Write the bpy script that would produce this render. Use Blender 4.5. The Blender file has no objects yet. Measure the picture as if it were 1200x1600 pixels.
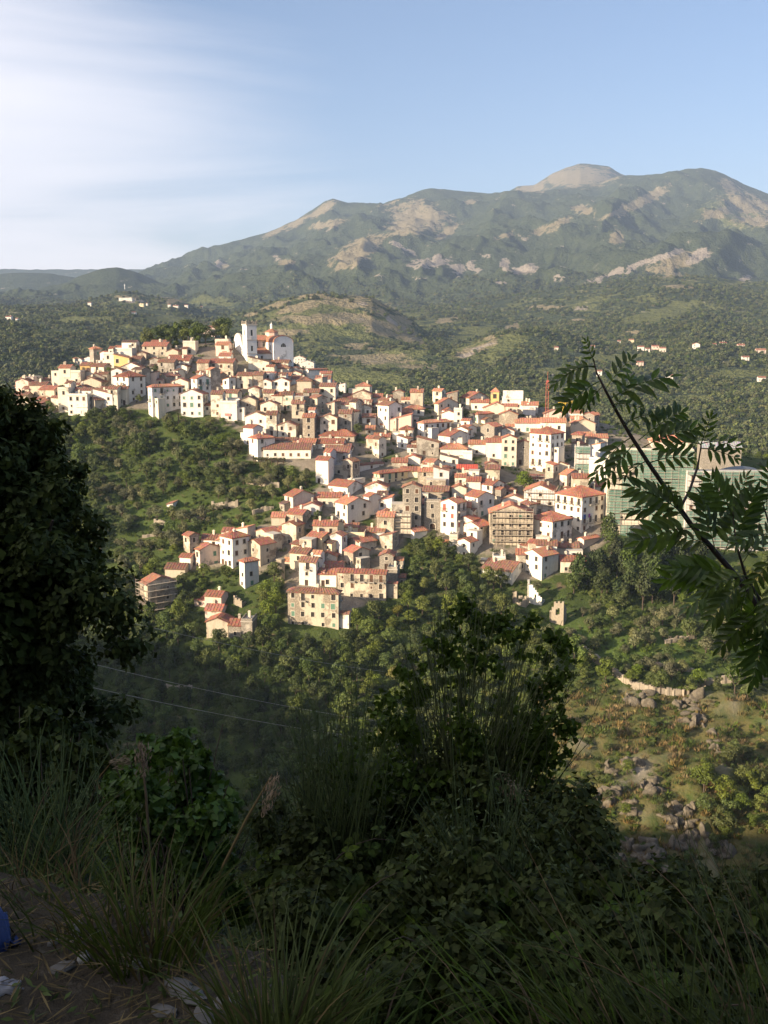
import bpy, math, random
import numpy as np
from mathutils import Vector, Matrix

random.seed(7)
rng = np.random.default_rng(7)
scene = bpy.context.scene
R = math.radians

# ------------------------------------------------------------------ camera
PITCH = R(9.93)
cam_d = bpy.data.cameras.new('camera')
cam_d.sensor_fit = 'VERTICAL'; cam_d.sensor_height = 36.0; cam_d.lens = 36.0
cam_d.clip_start = 0.05; cam_d.clip_end = 60000
cam = bpy.data.objects.new('camera', cam_d)
scene.collection.objects.link(cam)
cam.location = (0, 0, 0)
cam.rotation_euler = (R(90) - PITCH, 0, 0)
scene.camera = cam

# ------------------------------------------------------------------ sun, sky, exposure
SUN_AZ = R(58); SUN_EL = R(17)                     # behind the camera, to its left
HAZE_DENSITY = 7.5e-5
S = Vector((-math.sin(SUN_AZ) * math.cos(SUN_EL), -math.cos(SUN_AZ) * math.cos(SUN_EL), math.sin(SUN_EL)))
sun_d = bpy.data.lights.new('sun', 'SUN')
sun_d.energy = 5.0; sun_d.angle = R(0.5); sun_d.color = (1.0, 0.81, 0.57)
sun = bpy.data.objects.new('sun', sun_d)
scene.collection.objects.link(sun)
sun.rotation_euler = S.to_track_quat('Z', 'Y').to_euler()

world = bpy.data.worlds.new('World'); scene.world = world; world.use_nodes = True
wn, wl = world.node_tree.nodes, world.node_tree.links
wn.clear()
sky = wn.new('ShaderNodeTexSky'); sky.sky_type = 'NISHITA'; sky.sun_disc = False
sky.sun_elevation = SUN_EL; sky.sun_rotation = math.atan2(S.x, S.y)
sky.altitude = 500; sky.air_density = 1.0; sky.dust_density = 1.2; sky.ozone_density = 1.6
bg = wn.new('ShaderNodeBackground'); bg.inputs['Strength'].default_value = 0.066
out = wn.new('ShaderNodeOutputWorld')
geo = wn.new('ShaderNodeTexCoord')
sep = wn.new('ShaderNodeSeparateXYZ'); wl.new(geo.outputs['Generated'], sep.inputs[0])
def wmath(op, a, b=None, c=None, clamp=False):
    n = wn.new('ShaderNodeMath'); n.operation = op; n.use_clamp = clamp
    for i, v in enumerate((a, b, c)):
        if v is None: continue
        if isinstance(v, (int, float)): n.inputs[i].default_value = v
        else: wl.new(v, n.inputs[i])
    return n.outputs[0]
# thin cirrus: noise on a flat layer overhead (direction divided by its height), the same all round the sky
zc = wmath('MAXIMUM', wmath('ADD', sep.outputs['Z'], 0.10), 0.06)
cx = wmath('DIVIDE', sep.outputs['X'], zc); cy = wmath('DIVIDE', sep.outputs['Y'], zc)
comb = wn.new('ShaderNodeCombineXYZ'); wl.new(cx, comb.inputs[0]); wl.new(cy, comb.inputs[1])
mp = wn.new('ShaderNodeMapping'); wl.new(comb.outputs[0], mp.inputs['Vector'])
mp.inputs['Rotation'].default_value = (0, 0, R(28)); mp.inputs['Scale'].default_value = (0.60, 1.0, 1)
mp.inputs['Location'].default_value = (CLOUD_OFF := (2.35, 0.4, 0))
n1 = wn.new('ShaderNodeTexNoise'); n1.inputs['Scale'].default_value = 0.6; n1.inputs['Detail'].default_value = 10; n1.inputs['Roughness'].default_value = 0.58
n1.inputs['Distortion'].default_value = 0.5
wl.new(mp.outputs[0], n1.inputs['Vector'])
# the bank of cloud lies to the left of the view; a slow term fades it out towards the right
side = wmath('MULTIPLY_ADD', wmath('ARCTAN2', sep.outputs['X'], sep.outputs['Y']), -1.15, 0.02)
side = wmath('SUBTRACT', side, wmath('MULTIPLY', wmath('MAXIMUM', wmath('SUBTRACT', sep.outputs['Z'], 0.20), 0), 1.7))
side = wmath('MINIMUM', side, 0.45)
cl = wmath('ADD', n1.outputs['Fac'], side)
ramp = wn.new('ShaderNodeMapRange'); ramp.interpolation_type = 'SMOOTHSTEP'
wl.new(cl, ramp.inputs['Value'])
ramp.inputs['From Min'].default_value = 0.46; ramp.inputs['From Max'].default_value = 0.98
ramp.inputs['To Max'].default_value = 0.80
mixc = wn.new('ShaderNodeMix'); mixc.data_type = 'RGBA'
wl.new(ramp.outputs[0], mixc.inputs['Factor'])
tint = wn.new('ShaderNodeMix'); tint.data_type = 'RGBA'; tint.blend_type = 'MULTIPLY'; tint.inputs['Factor'].default_value = 1.0
wl.new(sky.outputs[0], tint.inputs['A']); tint.inputs['B'].default_value = (0.98, 1.0, 1.12, 1)
wl.new(tint.outputs['Result'], mixc.inputs['A'])
mixc.inputs['B'].default_value = (8.6, 8.1, 8.2, 1)
wl.new(mixc.outputs['Result'], bg.inputs['Color'])
wl.new(bg.outputs[0], out.inputs['Surface'])

scene.view_settings.view_transform = 'Standard'
scene.view_settings.look = 'None'
scene.view_settings.exposure = 1.3
scene.view_settings.gamma = 1.0
scene.view_settings.use_curve_mapping = False
scene.render.engine = 'CYCLES'
scene.cycles.max_bounces = 5; scene.cycles.diffuse_bounces = 2; scene.cycles.glossy_bounces = 1
scene.cycles.transmission_bounces = 3; scene.cycles.transparent_max_bounces = 8; scene.cycles.volume_bounces = 0
scene.cycles.use_denoising = True
scene.cycles.caustics_reflective = False; scene.cycles.caustics_refractive = False

# ------------------------------------------------------------------ pixel <-> place
CP, SP = math.cos(PITCH), math.sin(PITCH)
def ray(px, py):
    u = (px - 600) / 1600; w = (800 - py) / 1600
    return np.array((u, CP + w * SP, -SP + w * CP))          # one unit of forward depth
def at(px, py, D):
    return ray(px, py) * D
def pix(x, y, z):
    D = y * CP - z * SP
    D = np.where(np.abs(D) < 1e-6, 1e-6, D)
    return 600 + 1600 * x / D, 800 - 1600 * (y * SP + z * CP) / D, D

# ------------------------------------------------------------------ noise
def _hash(ix, iy, seed):
    h = (ix.astype(np.int64) * 374761393 + iy.astype(np.int64) * 668265263 + seed * 974711) & 0x7fffffff
    h = ((h ^ (h >> 13)) * 1274126177) & 0x7fffffff
    return ((h ^ (h >> 16)) & 0xffff) / 65535.0
def vnoise(x, y, seed=0):
    ix, iy = np.floor(x), np.floor(y)
    fx, fy = x - ix, y - iy
    fx = fx * fx * (3 - 2 * fx); fy = fy * fy * (3 - 2 * fy)
    a, b = _hash(ix, iy, seed), _hash(ix + 1, iy, seed)
    c, d = _hash(ix, iy + 1, seed), _hash(ix + 1, iy + 1, seed)
    return (a + (b - a) * fx) * (1 - fy) + (c + (d - c) * fx) * fy
def fbm(x, y, seed=0, octv=5, gain=0.5):
    s = 0; a = 1; t = 0
    for i in range(octv):
        s = s + a * (vnoise(x, y, seed + i * 17) - 0.5); t += a
        x = x * 2.03 + 11.3; y = y * 2.03 - 7.7; a *= gain
    return s / t * 2                                          # about -1..1
def ridged(x, y, seed=0, octv=4):
    s = 0; a = 1; t = 0
    for i in range(octv):
        s = s + a * (1 - np.abs(2 * vnoise(x, y, seed + i * 13) - 1)); t += a
        x = x * 2.1 + 3.1; y = y * 2.1 + 5.7; a *= 0.5
    return s / t

# ------------------------------------------------------------------ objects
col = scene.collection
def tag(o, label=None, cat=None, group=None, kind=None):
    if label: o['label'] = label
    if cat: o['category'] = cat
    if group: o['group'] = group
    if kind: o['kind'] = kind
    return o
def link(name, me, parent=None, loc=None, rot=None, scl=None):
    o = bpy.data.objects.new(name, me); col.objects.link(o)
    if parent is not None: o.parent = parent
    if loc is not None: o.location = loc
    if rot is not None: o.rotation_euler = rot
    if scl is not None: o.scale = scl
    return o
def empty(name, loc, rz=0):
    o = bpy.data.objects.new(name, None); col.objects.link(o)
    o.location = loc; o.rotation_euler = (0, 0, rz)
    o.empty_display_size = 0.3
    return o
def npmesh(name, V, F, mat=None, smooth=False):
    """mesh from numpy arrays; F is (n,3) or (n,4)"""
    V = np.asarray(V, np.float32); F = np.asarray(F, np.int32)
    me = bpy.data.meshes.new(name)
    n, k = F.shape
    me.vertices.add(len(V)); me.vertices.foreach_set('co', V.ravel())
    me.loops.add(n * k); me.loops.foreach_set('vertex_index', F.ravel())
    me.polygons.add(n); me.polygons.foreach_set('loop_start', np.arange(0, n * k, k, dtype=np.int32))
    try: me.polygons.foreach_set('loop_total', np.full(n, k, np.int32))
    except Exception: pass
    if smooth: me.polygons.foreach_set('use_smooth', np.ones(n, bool))
    if mat: me.materials.append(mat)
    me.update(calc_edges=True)
    return me
class MB:
    """collects polygons with a material slot each, then makes one mesh"""
    def __init__(s): s.v = []; s.f = []; s.m = []
    def quad(s, a, b, c, d, m=0):
        n = len(s.v); s.v += [tuple(a), tuple(b), tuple(c), tuple(d)]; s.f.append((n, n + 1, n + 2, n + 3)); s.m.append(m)
    def tri(s, a, b, c, m=0):
        n = len(s.v); s.v += [tuple(a), tuple(b), tuple(c)]; s.f.append((n, n + 1, n + 2)); s.m.append(m)
    def poly(s, pts, m=0):
        n = len(s.v); s.v += [tuple(p) for p in pts]; s.f.append(tuple(range(n, n + len(pts)))); s.m.append(m)
    def box(s, x0, x1, y0, y1, z0, z1, m=0):
        n = len(s.v)
        s.v += [(x0, y0, z0), (x1, y0, z0), (x1, y1, z0), (x0, y1, z0), (x0, y0, z1), (x1, y0, z1), (x1, y1, z1), (x0, y1, z1)]
        for f in ((0, 3, 2, 1), (4, 5, 6, 7), (0, 1, 5, 4), (1, 2, 6, 5), (2, 3, 7, 6), (3, 0, 4, 7)):
            s.f.append(tuple(n + i for i in f)); s.m.append(m)
    def prism(s, pts, off, m=0):
        """closed solid: polygon pts swept by the vector off"""
        k = len(pts); n = len(s.v)
        s.v += [tuple(p) for p in pts] + [tuple(np.add(p, off)) for p in pts]
        s.f.append(tuple(n + i for i in range(k))[::-1]); s.m.append(m)
        s.f.append(tuple(n + k + i for i in range(k))); s.m.append(m)
        for i in range(k):
            j = (i + 1) % k
            s.f.append((n + i, n + j, n + k + j, n + k + i)); s.m.append(m)
    def tube(s, pts, rad, k=6, m=0, cap=True):
        pts = [Vector(p) for p in pts]; n0 = len(s.v)
        if not hasattr(rad, '__len__'): rad = [rad] * len(pts)
        for i, p in enumerate(pts):
            d = (pts[min(i + 1, len(pts) - 1)] - pts[max(i - 1, 0)]).normalized()
            a = d.cross(Vector((0.13, 0.21, 0.97)) if abs(d.z) < 0.9 else Vector((1, 0.1, 0))).normalized(); b = d.cross(a)
            for j in range(k):
                t = 2 * math.pi * j / k
                s.v.append(tuple(p + (a * math.cos(t) + b * math.sin(t)) * rad[i]))
        for i in range(len(pts) - 1):
            for j in range(k):
                q = (j + 1) % k
                s.f.append((n0 + i * k + j, n0 + i * k + q, n0 + (i + 1) * k + q, n0 + (i + 1) * k + j)); s.m.append(m)
        if cap:
            s.f.append(tuple(n0 + j for j in range(k))[::-1]); s.m.append(m)
            s.f.append(tuple(n0 + (len(pts) - 1) * k + j for j in range(k))); s.m.append(m)
    def lathe(s, prof, k=12, c=(0, 0, 0), m=0, half=None):
        """profile [(r,z)] turned round a vertical axis through c"""
        n0 = len(s.v)
        for r, z in prof:
            for j in range(k):
                t = 2 * math.pi * j / k
                s.v.append((c[0] + r * math.cos(t), c[1] + r * math.sin(t), c[2] + z))
        for i in range(len(prof) - 1):
            for j in range(k):
                q = (j + 1) % k
                s.f.append((n0 + i * k + j, n0 + i * k + q, n0 + (i + 1) * k + q, n0 + (i + 1) * k + j)); s.m.append(m)
        s.f.append(tuple(n0 + (len(prof) - 1) * k + j for j in range(k))); s.m.append(m)
    def mesh(s, name, *mats, smooth=False):
        me = bpy.data.meshes.new(name); me.from_pydata(s.v, [], s.f)
        for m in mats: me.materials.append(m)
        if len(mats) > 1: me.polygons.foreach_set('material_index', s.m)
        if smooth: me.polygons.foreach_set('use_smooth', [True] * len(s.f))
        me.update(); return me
    def build(s, name, mats, parent=None, loc=None, rot=None, smooth=False):
        if not isinstance(mats, (list, tuple)): mats = [mats]
        return link(name, s.mesh(name, *mats, smooth=smooth), parent, loc, rot)

# ------------------------------------------------------------------ materials
class NT:
    def __init__(s, name):
        s.mat = bpy.data.materials.new(name); s.mat.use_nodes = True
        s.t = s.mat.node_tree; s.n = s.t.nodes; s.l = s.t.links; s.n.clear()
        s.out = s.n.new('ShaderNodeOutputMaterial')
    def node(s, typ, **kw):
        n = s.n.new(typ)
        for k, v in kw.items(): setattr(n, k, v)
        return n
    def set(s, sock, v):
        if v is None: return
        if hasattr(v, 'is_output'): s.l.new(v, sock)
        elif hasattr(v, '__len__') and len(v) == 3 and sock.type == 'RGBA': sock.default_value = (*v, 1)
        else: sock.default_value = v
    def pos(s): return s.node('ShaderNodeNewGeometry').outputs['Position']
    def rnd(s): return s.node('ShaderNodeObjectInfo').outputs['Random']
    def mapv(s, v, scale):
        n = s.node('ShaderNodeMapping'); s.l.new(v, n.inputs['Vector'])
        n.inputs['Scale'].default_value = scale if hasattr(scale, '__len__') else (scale,) * 3
        return n.outputs[0]
    def noise(s, v, scale, detail=4, rough=0.55, dist=0):
        n = s.node('ShaderNodeTexNoise'); s.set(n.inputs['Vector'], v)
        n.inputs['Scale'].default_value = scale; n.inputs['Detail'].default_value = detail
        n.inputs['Roughness'].default_value = rough; n.inputs['Distortion'].default_value = dist
        return n.outputs['Fac']
    def math(s, op, a, b=None, clamp=False):
        n = s.node('ShaderNodeMath', operation=op, use_clamp=clamp); s.set(n.inputs[0], a); s.set(n.inputs[1], b); return n.outputs[0]
    def rng(s, v, a, b, c=0, d=1):
        n = s.node('ShaderNodeMapRange'); s.set(n.inputs['Value'], v)
        for k, q in zip(('From Min', 'From Max', 'To Min', 'To Max'), (a, b, c, d)): n.inputs[k].default_value = q
        return n.outputs[0]
    def mix(s, f, a, b, mode='MIX'):
        n = s.node('ShaderNodeMix', data_type='RGBA', blend_type=mode)
        s.set(n.inputs['Factor'], f); s.set(n.inputs['A'], a); s.set(n.inputs['B'], b); return n.outputs['Result']
    def attr(s, name): return s.node('ShaderNodeAttribute', attribute_name=name).outputs['Fac']
    def bump(s, h, strength=0.5, dist=0.1):
        n = s.node('ShaderNodeBump'); s.set(n.inputs['Height'], h)
        n.inputs['Strength'].default_value = strength; n.inputs['Distance'].default_value = dist; return n.outputs[0]
    def pbsdf(s, colr, rough=0.9, spec=0.1, normal=None, **kw):
        p = s.node('ShaderNodeBsdfPrincipled'); s.set(p.inputs['Base Color'], colr)
        s.set(p.inputs['Roughness'], rough); p.inputs['Specular IOR Level'].default_value = spec
        if normal is not None: s.l.new(normal, p.inputs['Normal'])
        for k, v in kw.items(): s.set(p.inputs[k.replace('_', ' ')], v)
        s.l.new(p.outputs[0], s.out.inputs['Surface']); return s.mat
def simple(name, c, rough=0.8, spec=0.2, var=0.25, scale=3.0, **kw):
    t = NT(name); n = t.noise(t.pos(), scale, 4)
    d = tuple(x * (1 - var) for x in c); u = tuple(min(1, x * (1 + var)) for x in c)
    return t.pbsdf(t.mix(n, d, u), rough, spec, **kw)
def leaf_mat(name, c, var=0.35, trans=0.25, rough=0.55, spec=0.25, nscale=0.0):
    """leaf: varies from leaf clump to leaf clump and from plant to plant"""
    t = NT(name)
    isl = t.node('ShaderNodeNewGeometry').outputs['Random Per Island']
    r = t.rnd()
    a = tuple(x * (1 - var) for x in c); b = (c[0] * (1 + var * 1.2), c[1] * (1 + var), c[2] * (1 + var * 0.6))
    base = t.mix(isl, a, b)
    hs = t.node('ShaderNodeHueSaturation'); t.set(hs.inputs['Color'], base)
    t.set(hs.inputs['Hue'], t.rng(r, 0, 1, 0.477, 0.513)); t.set(hs.inputs['Value'], t.rng(t.math('FRACT', t.math('MULTIPLY', r, 7.31)), 0, 1, 0.72, 1.3))
    t.set(hs.inputs['Saturation'], t.rng(t.math('FRACT', t.math('MULTIPLY', r, 3.7)), 0, 1, 0.8, 1.1))
    p = t.node('ShaderNodeBsdfPrincipled'); t.set(p.inputs['Base Color'], hs.outputs[0])
    p.inputs['Roughness'].default_value = rough; p.inputs['Specular IOR Level'].default_value = spec
    tr = t.node('ShaderNodeBsdfTranslucent'); t.set(tr.inputs['Color'], t.mix(1.0, hs.outputs[0], (1.15, 1.1, 0.6), 'MULTIPLY'))
    m = t.node('ShaderNodeMixShader'); m.inputs[0].default_value = trans
    t.l.new(p.outputs[0], m.inputs[1]); t.l.new(tr.outputs[0], m.inputs[2]); t.l.new(m.outputs[0], t.out.inputs['Surface'])
    return t.mat
def wall_mat(name, c, stain, stone, peel=0.35, streak=0.6):
    """old plaster: run-off streaks, blotches, places where it has come off the stone"""
    t = NT(name); P = t.pos(); r = t.rnd()
    big = t.noise(P, 0.22, 5, 0.6); fine = t.noise(P, 1.7, 5, 0.6)
    st = t.noise(t.mapv(P, (1.0, 1.0, 0.13)), 1.1, 4, 0.6)
    cc = t.mix(t.rng(fine, 0.3, 0.7), tuple(x * 0.88 for x in c), tuple(min(1, x * 1.05) for x in c))
    cc = t.mix(t.math('MULTIPLY', t.rng(st, 0.5, 0.75), streak), cc, stain)
    msk = t.math('ADD', big, t.math('MULTIPLY', t.math('SUBTRACT', r, 0.5), 0.18))
    msk = t.math('ADD', msk, t.math('MULTIPLY', t.math('SUBTRACT', fine, 0.5), 0.25))
    msk = t.rng(msk, 0.68 - peel * 0.4, 0.76 - peel * 0.4)
    sn = t.node('ShaderNodeTexVoronoi'); t.set(sn.inputs['Vector'], P); sn.inputs['Scale'].default_value = 2.4
    sc = t.mix(t.rng(sn.outputs['Distance'], 0.1, 0.6), stone, tuple(x * 0.55 for x in stone))
    cc = t.mix(t.math('MULTIPLY', msk, 0.85), cc, sc)
    hs = t.node('ShaderNodeHueSaturation'); t.set(hs.inputs['Color'], cc); t.set(hs.inputs['Value'], t.rng(r, 0, 1, 0.86, 1.1))
    return t.pbsdf(hs.outputs[0], 0.92, 0.1, t.bump(t.math('ADD', fine, msk), 0.4, 0.05))
W = {
 'W': wall_mat('white_plaster', (0.78, 0.735, 0.65), (0.48, 0.44, 0.38), (0.46, 0.41, 0.33), 0.16, 0.42),
 'C': wall_mat('cream_plaster', (0.70, 0.63, 0.51), (0.40, 0.35, 0.28), (0.40, 0.35, 0.28), 0.35, 0.5),
 'B': wall_mat('beige_plaster', (0.60, 0.52, 0.40), (0.33, 0.28, 0.22), (0.38, 0.32, 0.25), 0.55, 0.6),
 'G': wall_mat('grey_stone', (0.47, 0.425, 0.355), (0.24, 0.21, 0.18), (0.34, 0.30, 0.25), 0.7, 0.65),
 'Y': wall_mat('pale_yellow_plaster', (0.74, 0.62, 0.40), (0.45, 0.37, 0.26), (0.42, 0.36, 0.28), 0.2, 0.4),
 'O': wall_mat('ochre_plaster', (0.66, 0.46, 0.20), (0.42, 0.30, 0.17), (0.42, 0.36, 0.28), 0.15, 0.4),
 'P': wall_mat('pinkish_plaster', (0.74, 0.57, 0.47), (0.45, 0.36, 0.30), (0.42, 0.36, 0.28), 0.2, 0.4),
 'L': wall_mat('greyish_white_plaster', (0.68, 0.655, 0.63), (0.42, 0.40, 0.38), (0.42, 0.38, 0.33), 0.2, 0.4),
}
def roof_mat(name, c, c2, grey):
    t = NT(name); P = t.pos(); r = t.rnd()
    n = t.noise(P, 0.8, 5, 0.65); f = t.noise(P, 5.0, 3, 0.6)
    v = t.node('ShaderNodeTexVoronoi'); t.set(v.inputs['Vector'], P); v.inputs['Scale'].default_value = 2.2
    cc = t.mix(t.rng(n, 0.3, 0.72), c, c2)
    cc = t.mix(t.math('MULTIPLY', t.rng(f, 0.5, 0.75), 0.55), cc, grey)
    cc = t.mix(0.35, cc, v.outputs['Color'], 'SOFT_LIGHT')
    hs = t.node('ShaderNodeHueSaturation'); t.set(hs.inputs['Color'], cc); t.set(hs.inputs['Value'], t.rng(r, 0, 1, 0.8, 1.2))
    return t.pbsdf(hs.outputs[0], 0.85, 0.15, t.bump(v.outputs['Distance'], 0.6, 0.08))
RF = {
 'r': roof_mat('red_clay_tiles', (0.36, 0.150, 0.096), (0.25, 0.112, 0.08), (0.30, 0.205, 0.15)),
 'o': roof_mat('orange_clay_tiles', (0.43, 0.205, 0.13), (0.34, 0.16, 0.105), (0.40, 0.27, 0.18)),
 'b': roof_mat('brown_clay_tiles', (0.27, 0.135, 0.09), (0.185, 0.10, 0.075), (0.26, 0.20, 0.155)),
 'd': roof_mat('dark_weathered_tiles', (0.15, 0.09, 0.07), (0.10, 0.07, 0.06), (0.17, 0.14, 0.12)),
 'g': roof_mat('grey_metal_sheet', (0.33, 0.33, 0.32), (0.26, 0.26, 0.26), (0.2, 0.2, 0.2)),
 'v': roof_mat('bright_red_sheet', (0.55, 0.12, 0.08), (0.48, 0.10, 0.07), (0.40, 0.15, 0.10)),
}
M = dict(
 glass=simple('window_glass', (0.05, 0.048, 0.045), 0.25, 0.5, 0.75, 0.35),  # brightness varied by noise, lighter panes imitating sky reflections
 frame=simple('stone_window_surround', (0.58, 0.52, 0.43), 0.9, 0.1),
 shutter_b=simple('brown_shutter', (0.12, 0.065, 0.04), 0.8, 0.2),
 shutter_g=simple('green_shutter', (0.12, 0.22, 0.16), 0.8, 0.2),
 shutter_r=simple('red_shutter', (0.35, 0.10, 0.07), 0.8, 0.2),
 door=simple('dark_wood', (0.08, 0.05, 0.035), 0.8, 0.2),
 reddoor=simple('red_paint', (0.55, 0.05, 0.04), 0.6, 0.3),
 iron=simple('dark_iron', (0.05, 0.045, 0.04), 0.6, 0.4),
 slab=simple('balcony_slab', (0.5, 0.45, 0.38), 0.9, 0.1),
 steel=simple('scaffold_steel', (0.32, 0.26, 0.21), 0.6, 0.4),
 plank=simple('scaffold_plank', (0.42, 0.36, 0.28), 0.9, 0.1),
 bark=simple('bark', (0.085, 0.066, 0.05), 0.95, 0.1, 0.35, 8),
 crane_r=simple('red_crane_paint', (0.40, 0.10, 0.07), 0.6, 0.3),
 crane_y=simple('yellow_crane_paint', (0.66, 0.45, 0.05), 0.6, 0.3),
 white=simple('white_marble', (0.8, 0.79, 0.76), 0.7, 0.2, 0.08),
 drystone=simple('dry_stone', (0.31, 0.265, 0.205), 0.95, 0.1, 0.4, 1.6),
 concrete=simple('pale_concrete', (0.48, 0.44, 0.38), 0.95, 0.1, 0.2, 1.0),
 blue_cloth=simple('blue_cloth', (0.07, 0.12, 0.33), 0.9, 0.1),
 purple_cloth=simple('purple_cloth', (0.35, 0.12, 0.36), 0.9, 0.1),
 white_cloth=simple('white_cloth', (0.75, 0.73, 0.70), 0.9, 0.1),
 red_cloth=simple('red_cloth', (0.65, 0.06, 0.05), 0.9, 0.1),
)
def net_mat():
    t = NT('green_scaffold_net'); P = t.pos()
    n = t.noise(t.mapv(P, (0.5, 0.5, 1.0)), 0.5, 4, 0.6)
    c = t.mix(t.rng(n, .3, .7), (0.09, 0.20, 0.155), (0.26, 0.39, 0.32))
    p = t.node('ShaderNodeBsdfPrincipled'); t.set(p.inputs['Base Color'], c); p.inputs['Roughness'].default_value = 0.9; p.inputs['Specular IOR Level'].default_value = 0.1
    tp = t.node('ShaderNodeBsdfTransparent'); m = t.node('ShaderNodeMixShader'); m.inputs[0].default_value = 0.5
    t.l.new(p.outputs[0], m.inputs[1]); t.l.new(tp.outputs[0], m.inputs[2]); t.l.new(m.outputs[0], t.out.inputs['Surface'])
    return t.mat
M['net'] = net_mat()
# ================================================================== THE GROUND
# ---- the hill with the town and the ravine before it: thin-plate surface through surveyed points
SURVEY = {
 -150: [(640,440),(700,410),(800,365),(900,330),(1000,300),(1100,275),(1250,245),(1400,225)],
 0:   [(632,436),(700,400),(800,360),(900,330),(1000,300),(1100,275),(1250,245),(1400,225)],
 150: [(570,462),(650,412),(750,376),(850,345),(950,318),(1050,292),(1200,258),(1400,225)],
 300: [(533,490),(600,440),(660,408),(760,368),(860,338),(900,325),(960,310),(1050,288),(1200,255),(1400,222)],
 450: [(560,474),(620,432),(680,398),(740,372),(800,350),(860,332),(920,316),(980,302),(1080,278),(1200,252),(1400,220)],
 600: [(628,438),(680,405),(740,376),(800,354),(860,336),(940,312),(1050,284),(1200,250),(1400,218)],
 750: [(625,448),(680,408),(740,378),(800,355),(860,336),(940,312),(1050,282),(1200,248),(1400,215)],
 900: [(652,432),(700,402),(760,374),(820,350),(880,330),(960,306),(1050,280),(1200,246),(1400,212)],
 1050:[(695,410),(760,375),(840,345),(940,312),(1060,278),(1150,256),(1280,228),(1400,210)],
 1200:[(725,396),(800,360),(900,325),(1000,295),(1060,278),(1200,245),(1400,212)],
 1400:[(740,392),(800,362),(900,326),(1000,296),(1060,279),(1200,246),(1400,212)],
}
pts = []
for px, rows in SURVEY.items():
    for i, (py, D) in enumerate(rows):
        p = at(px, py, D); pts.append(p)
        if i == 0:                                            # behind the crest the hill falls away
            for f, dz in (((30, -6), (75, -34), (150, -75), (240, -120)) if px < 850 else ((30, -3), (75, -12), (150, -26), (240, -70))):
                pts.append((p[0] * (1 + f / 500), p[1] + f, p[2] + dz))
    x = (px - 600) / 1600
    for y, z in ((160, -128), (110, -150), (60, -165), (-40, -175)):
        pts.append((x * 240, y, z))
for x in (-330, 330):
    for y, z in ((0, -170), (160, -130), (260, -96), (360, -62), (430, -40), (540, -90), (640, -140)): pts.append((x, y, z))
pts = np.array(pts)
C0 = np.array((0, 300.)); SC = 200.0
def _tps(A, B):
    d2 = ((A[:, None, :] - B[None, :, :]) ** 2).sum(-1)
    return 0.5 * d2 * np.log(d2 + 1e-9)
Q = (pts[:, :2] - C0) / SC
n = len(Q); K = _tps(Q, Q) + np.eye(n) * 1.5e-3
Pm = np.c_[np.ones(n), Q]
A = np.block([[K, Pm], [Pm.T, np.zeros((3, 3))]])
sol = np.linalg.solve(A, np.r_[pts[:, 2], 0, 0, 0])
NX0, NX1, NY0, NY1, ST = -440.0, 340.0, -170.0, 650.0, 2.0
gx = np.arange(NX0, NX1 + .1, ST); gy = np.arange(NY0, NY1 + .1, ST)
cxg = np.arange(NX0, NX1 + 8.1, 8.0); cyg = np.arange(NY0, NY1 + 8.1, 8.0)     # solve coarse, interpolate fine
CX, CY = np.meshgrid(cxg, cyg)
G = np.c_[CX.ravel(), CY.ravel()]; G = (G - C0) / SC
CZ = (_tps(G, Q) @ sol[:n] + np.c_[np.ones(len(G)), G] @ sol[n:]).reshape(CX.shape)
def bil(Z, x, y, x0, y0, st):
    fx = np.clip((x - x0) / st, 0, Z.shape[1] - 1.001); fy = np.clip((y - y0) / st, 0, Z.shape[0] - 1.001)
    ix = fx.astype(int); iy = fy.astype(int); fx = fx - ix; fy = fy - iy
    return (Z[iy, ix] * (1 - fx) + Z[iy, ix + 1] * fx) * (1 - fy) + (Z[iy + 1, ix] * (1 - fx) + Z[iy + 1, ix + 1] * fx) * fy
X, Y = np.meshgrid(gx, gy)
Z = bil(CZ, X, Y, NX0, NY0, 8.0)
PX, PY, PD = pix(X, Y, Z)
Z += fbm(X / 38, Y / 38, 3, 4) * 2.2 + fbm(X / 9, Y / 9, 5, 3) * 0.7
rocky = np.clip((PX - 830) / 90, 0, 1) * np.clip((PY - 1050) / 60, 0, 1) * (Y > 120)       # the rocky slope and its crags
crag = ridged(X / 16 + fbm(X / 25, Y / 25, 9) * .6, Y / 11, 21, 4)
crag = np.clip((crag - 0.66) / 0.2, 0, 1) * rocky
Z += crag * 3.0 + rocky * fbm(X / 6, Y / 6, 31, 3) * 1.1
low = np.clip((PY - 1255) / 50, 0, 1) * np.clip((PX - 880) / 60, 0, 1) * (Y > 120)
Z -= low * 5 * (0.5 + fbm(X / 14, Y / 14, 77, 3))
# terraces on the olive slope between the rows of houses
terr = np.clip((PY - 690) / 40, 0, 1) * np.clip((900 - PY) / 30, 0, 1) * np.clip((450 - PX) / 40, 0, 1) * np.clip((PX - 150) / 40, 0, 1)
zz = (Z + fbm(X / 50, Y / 50, 40, 2) * 2) / 3.4; fr = zz - np.floor(zz)
Z += terr * 3.4 * ((np.clip((fr - 0.62) / 0.38, 0, 1)) - fr) * 0.75
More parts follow.
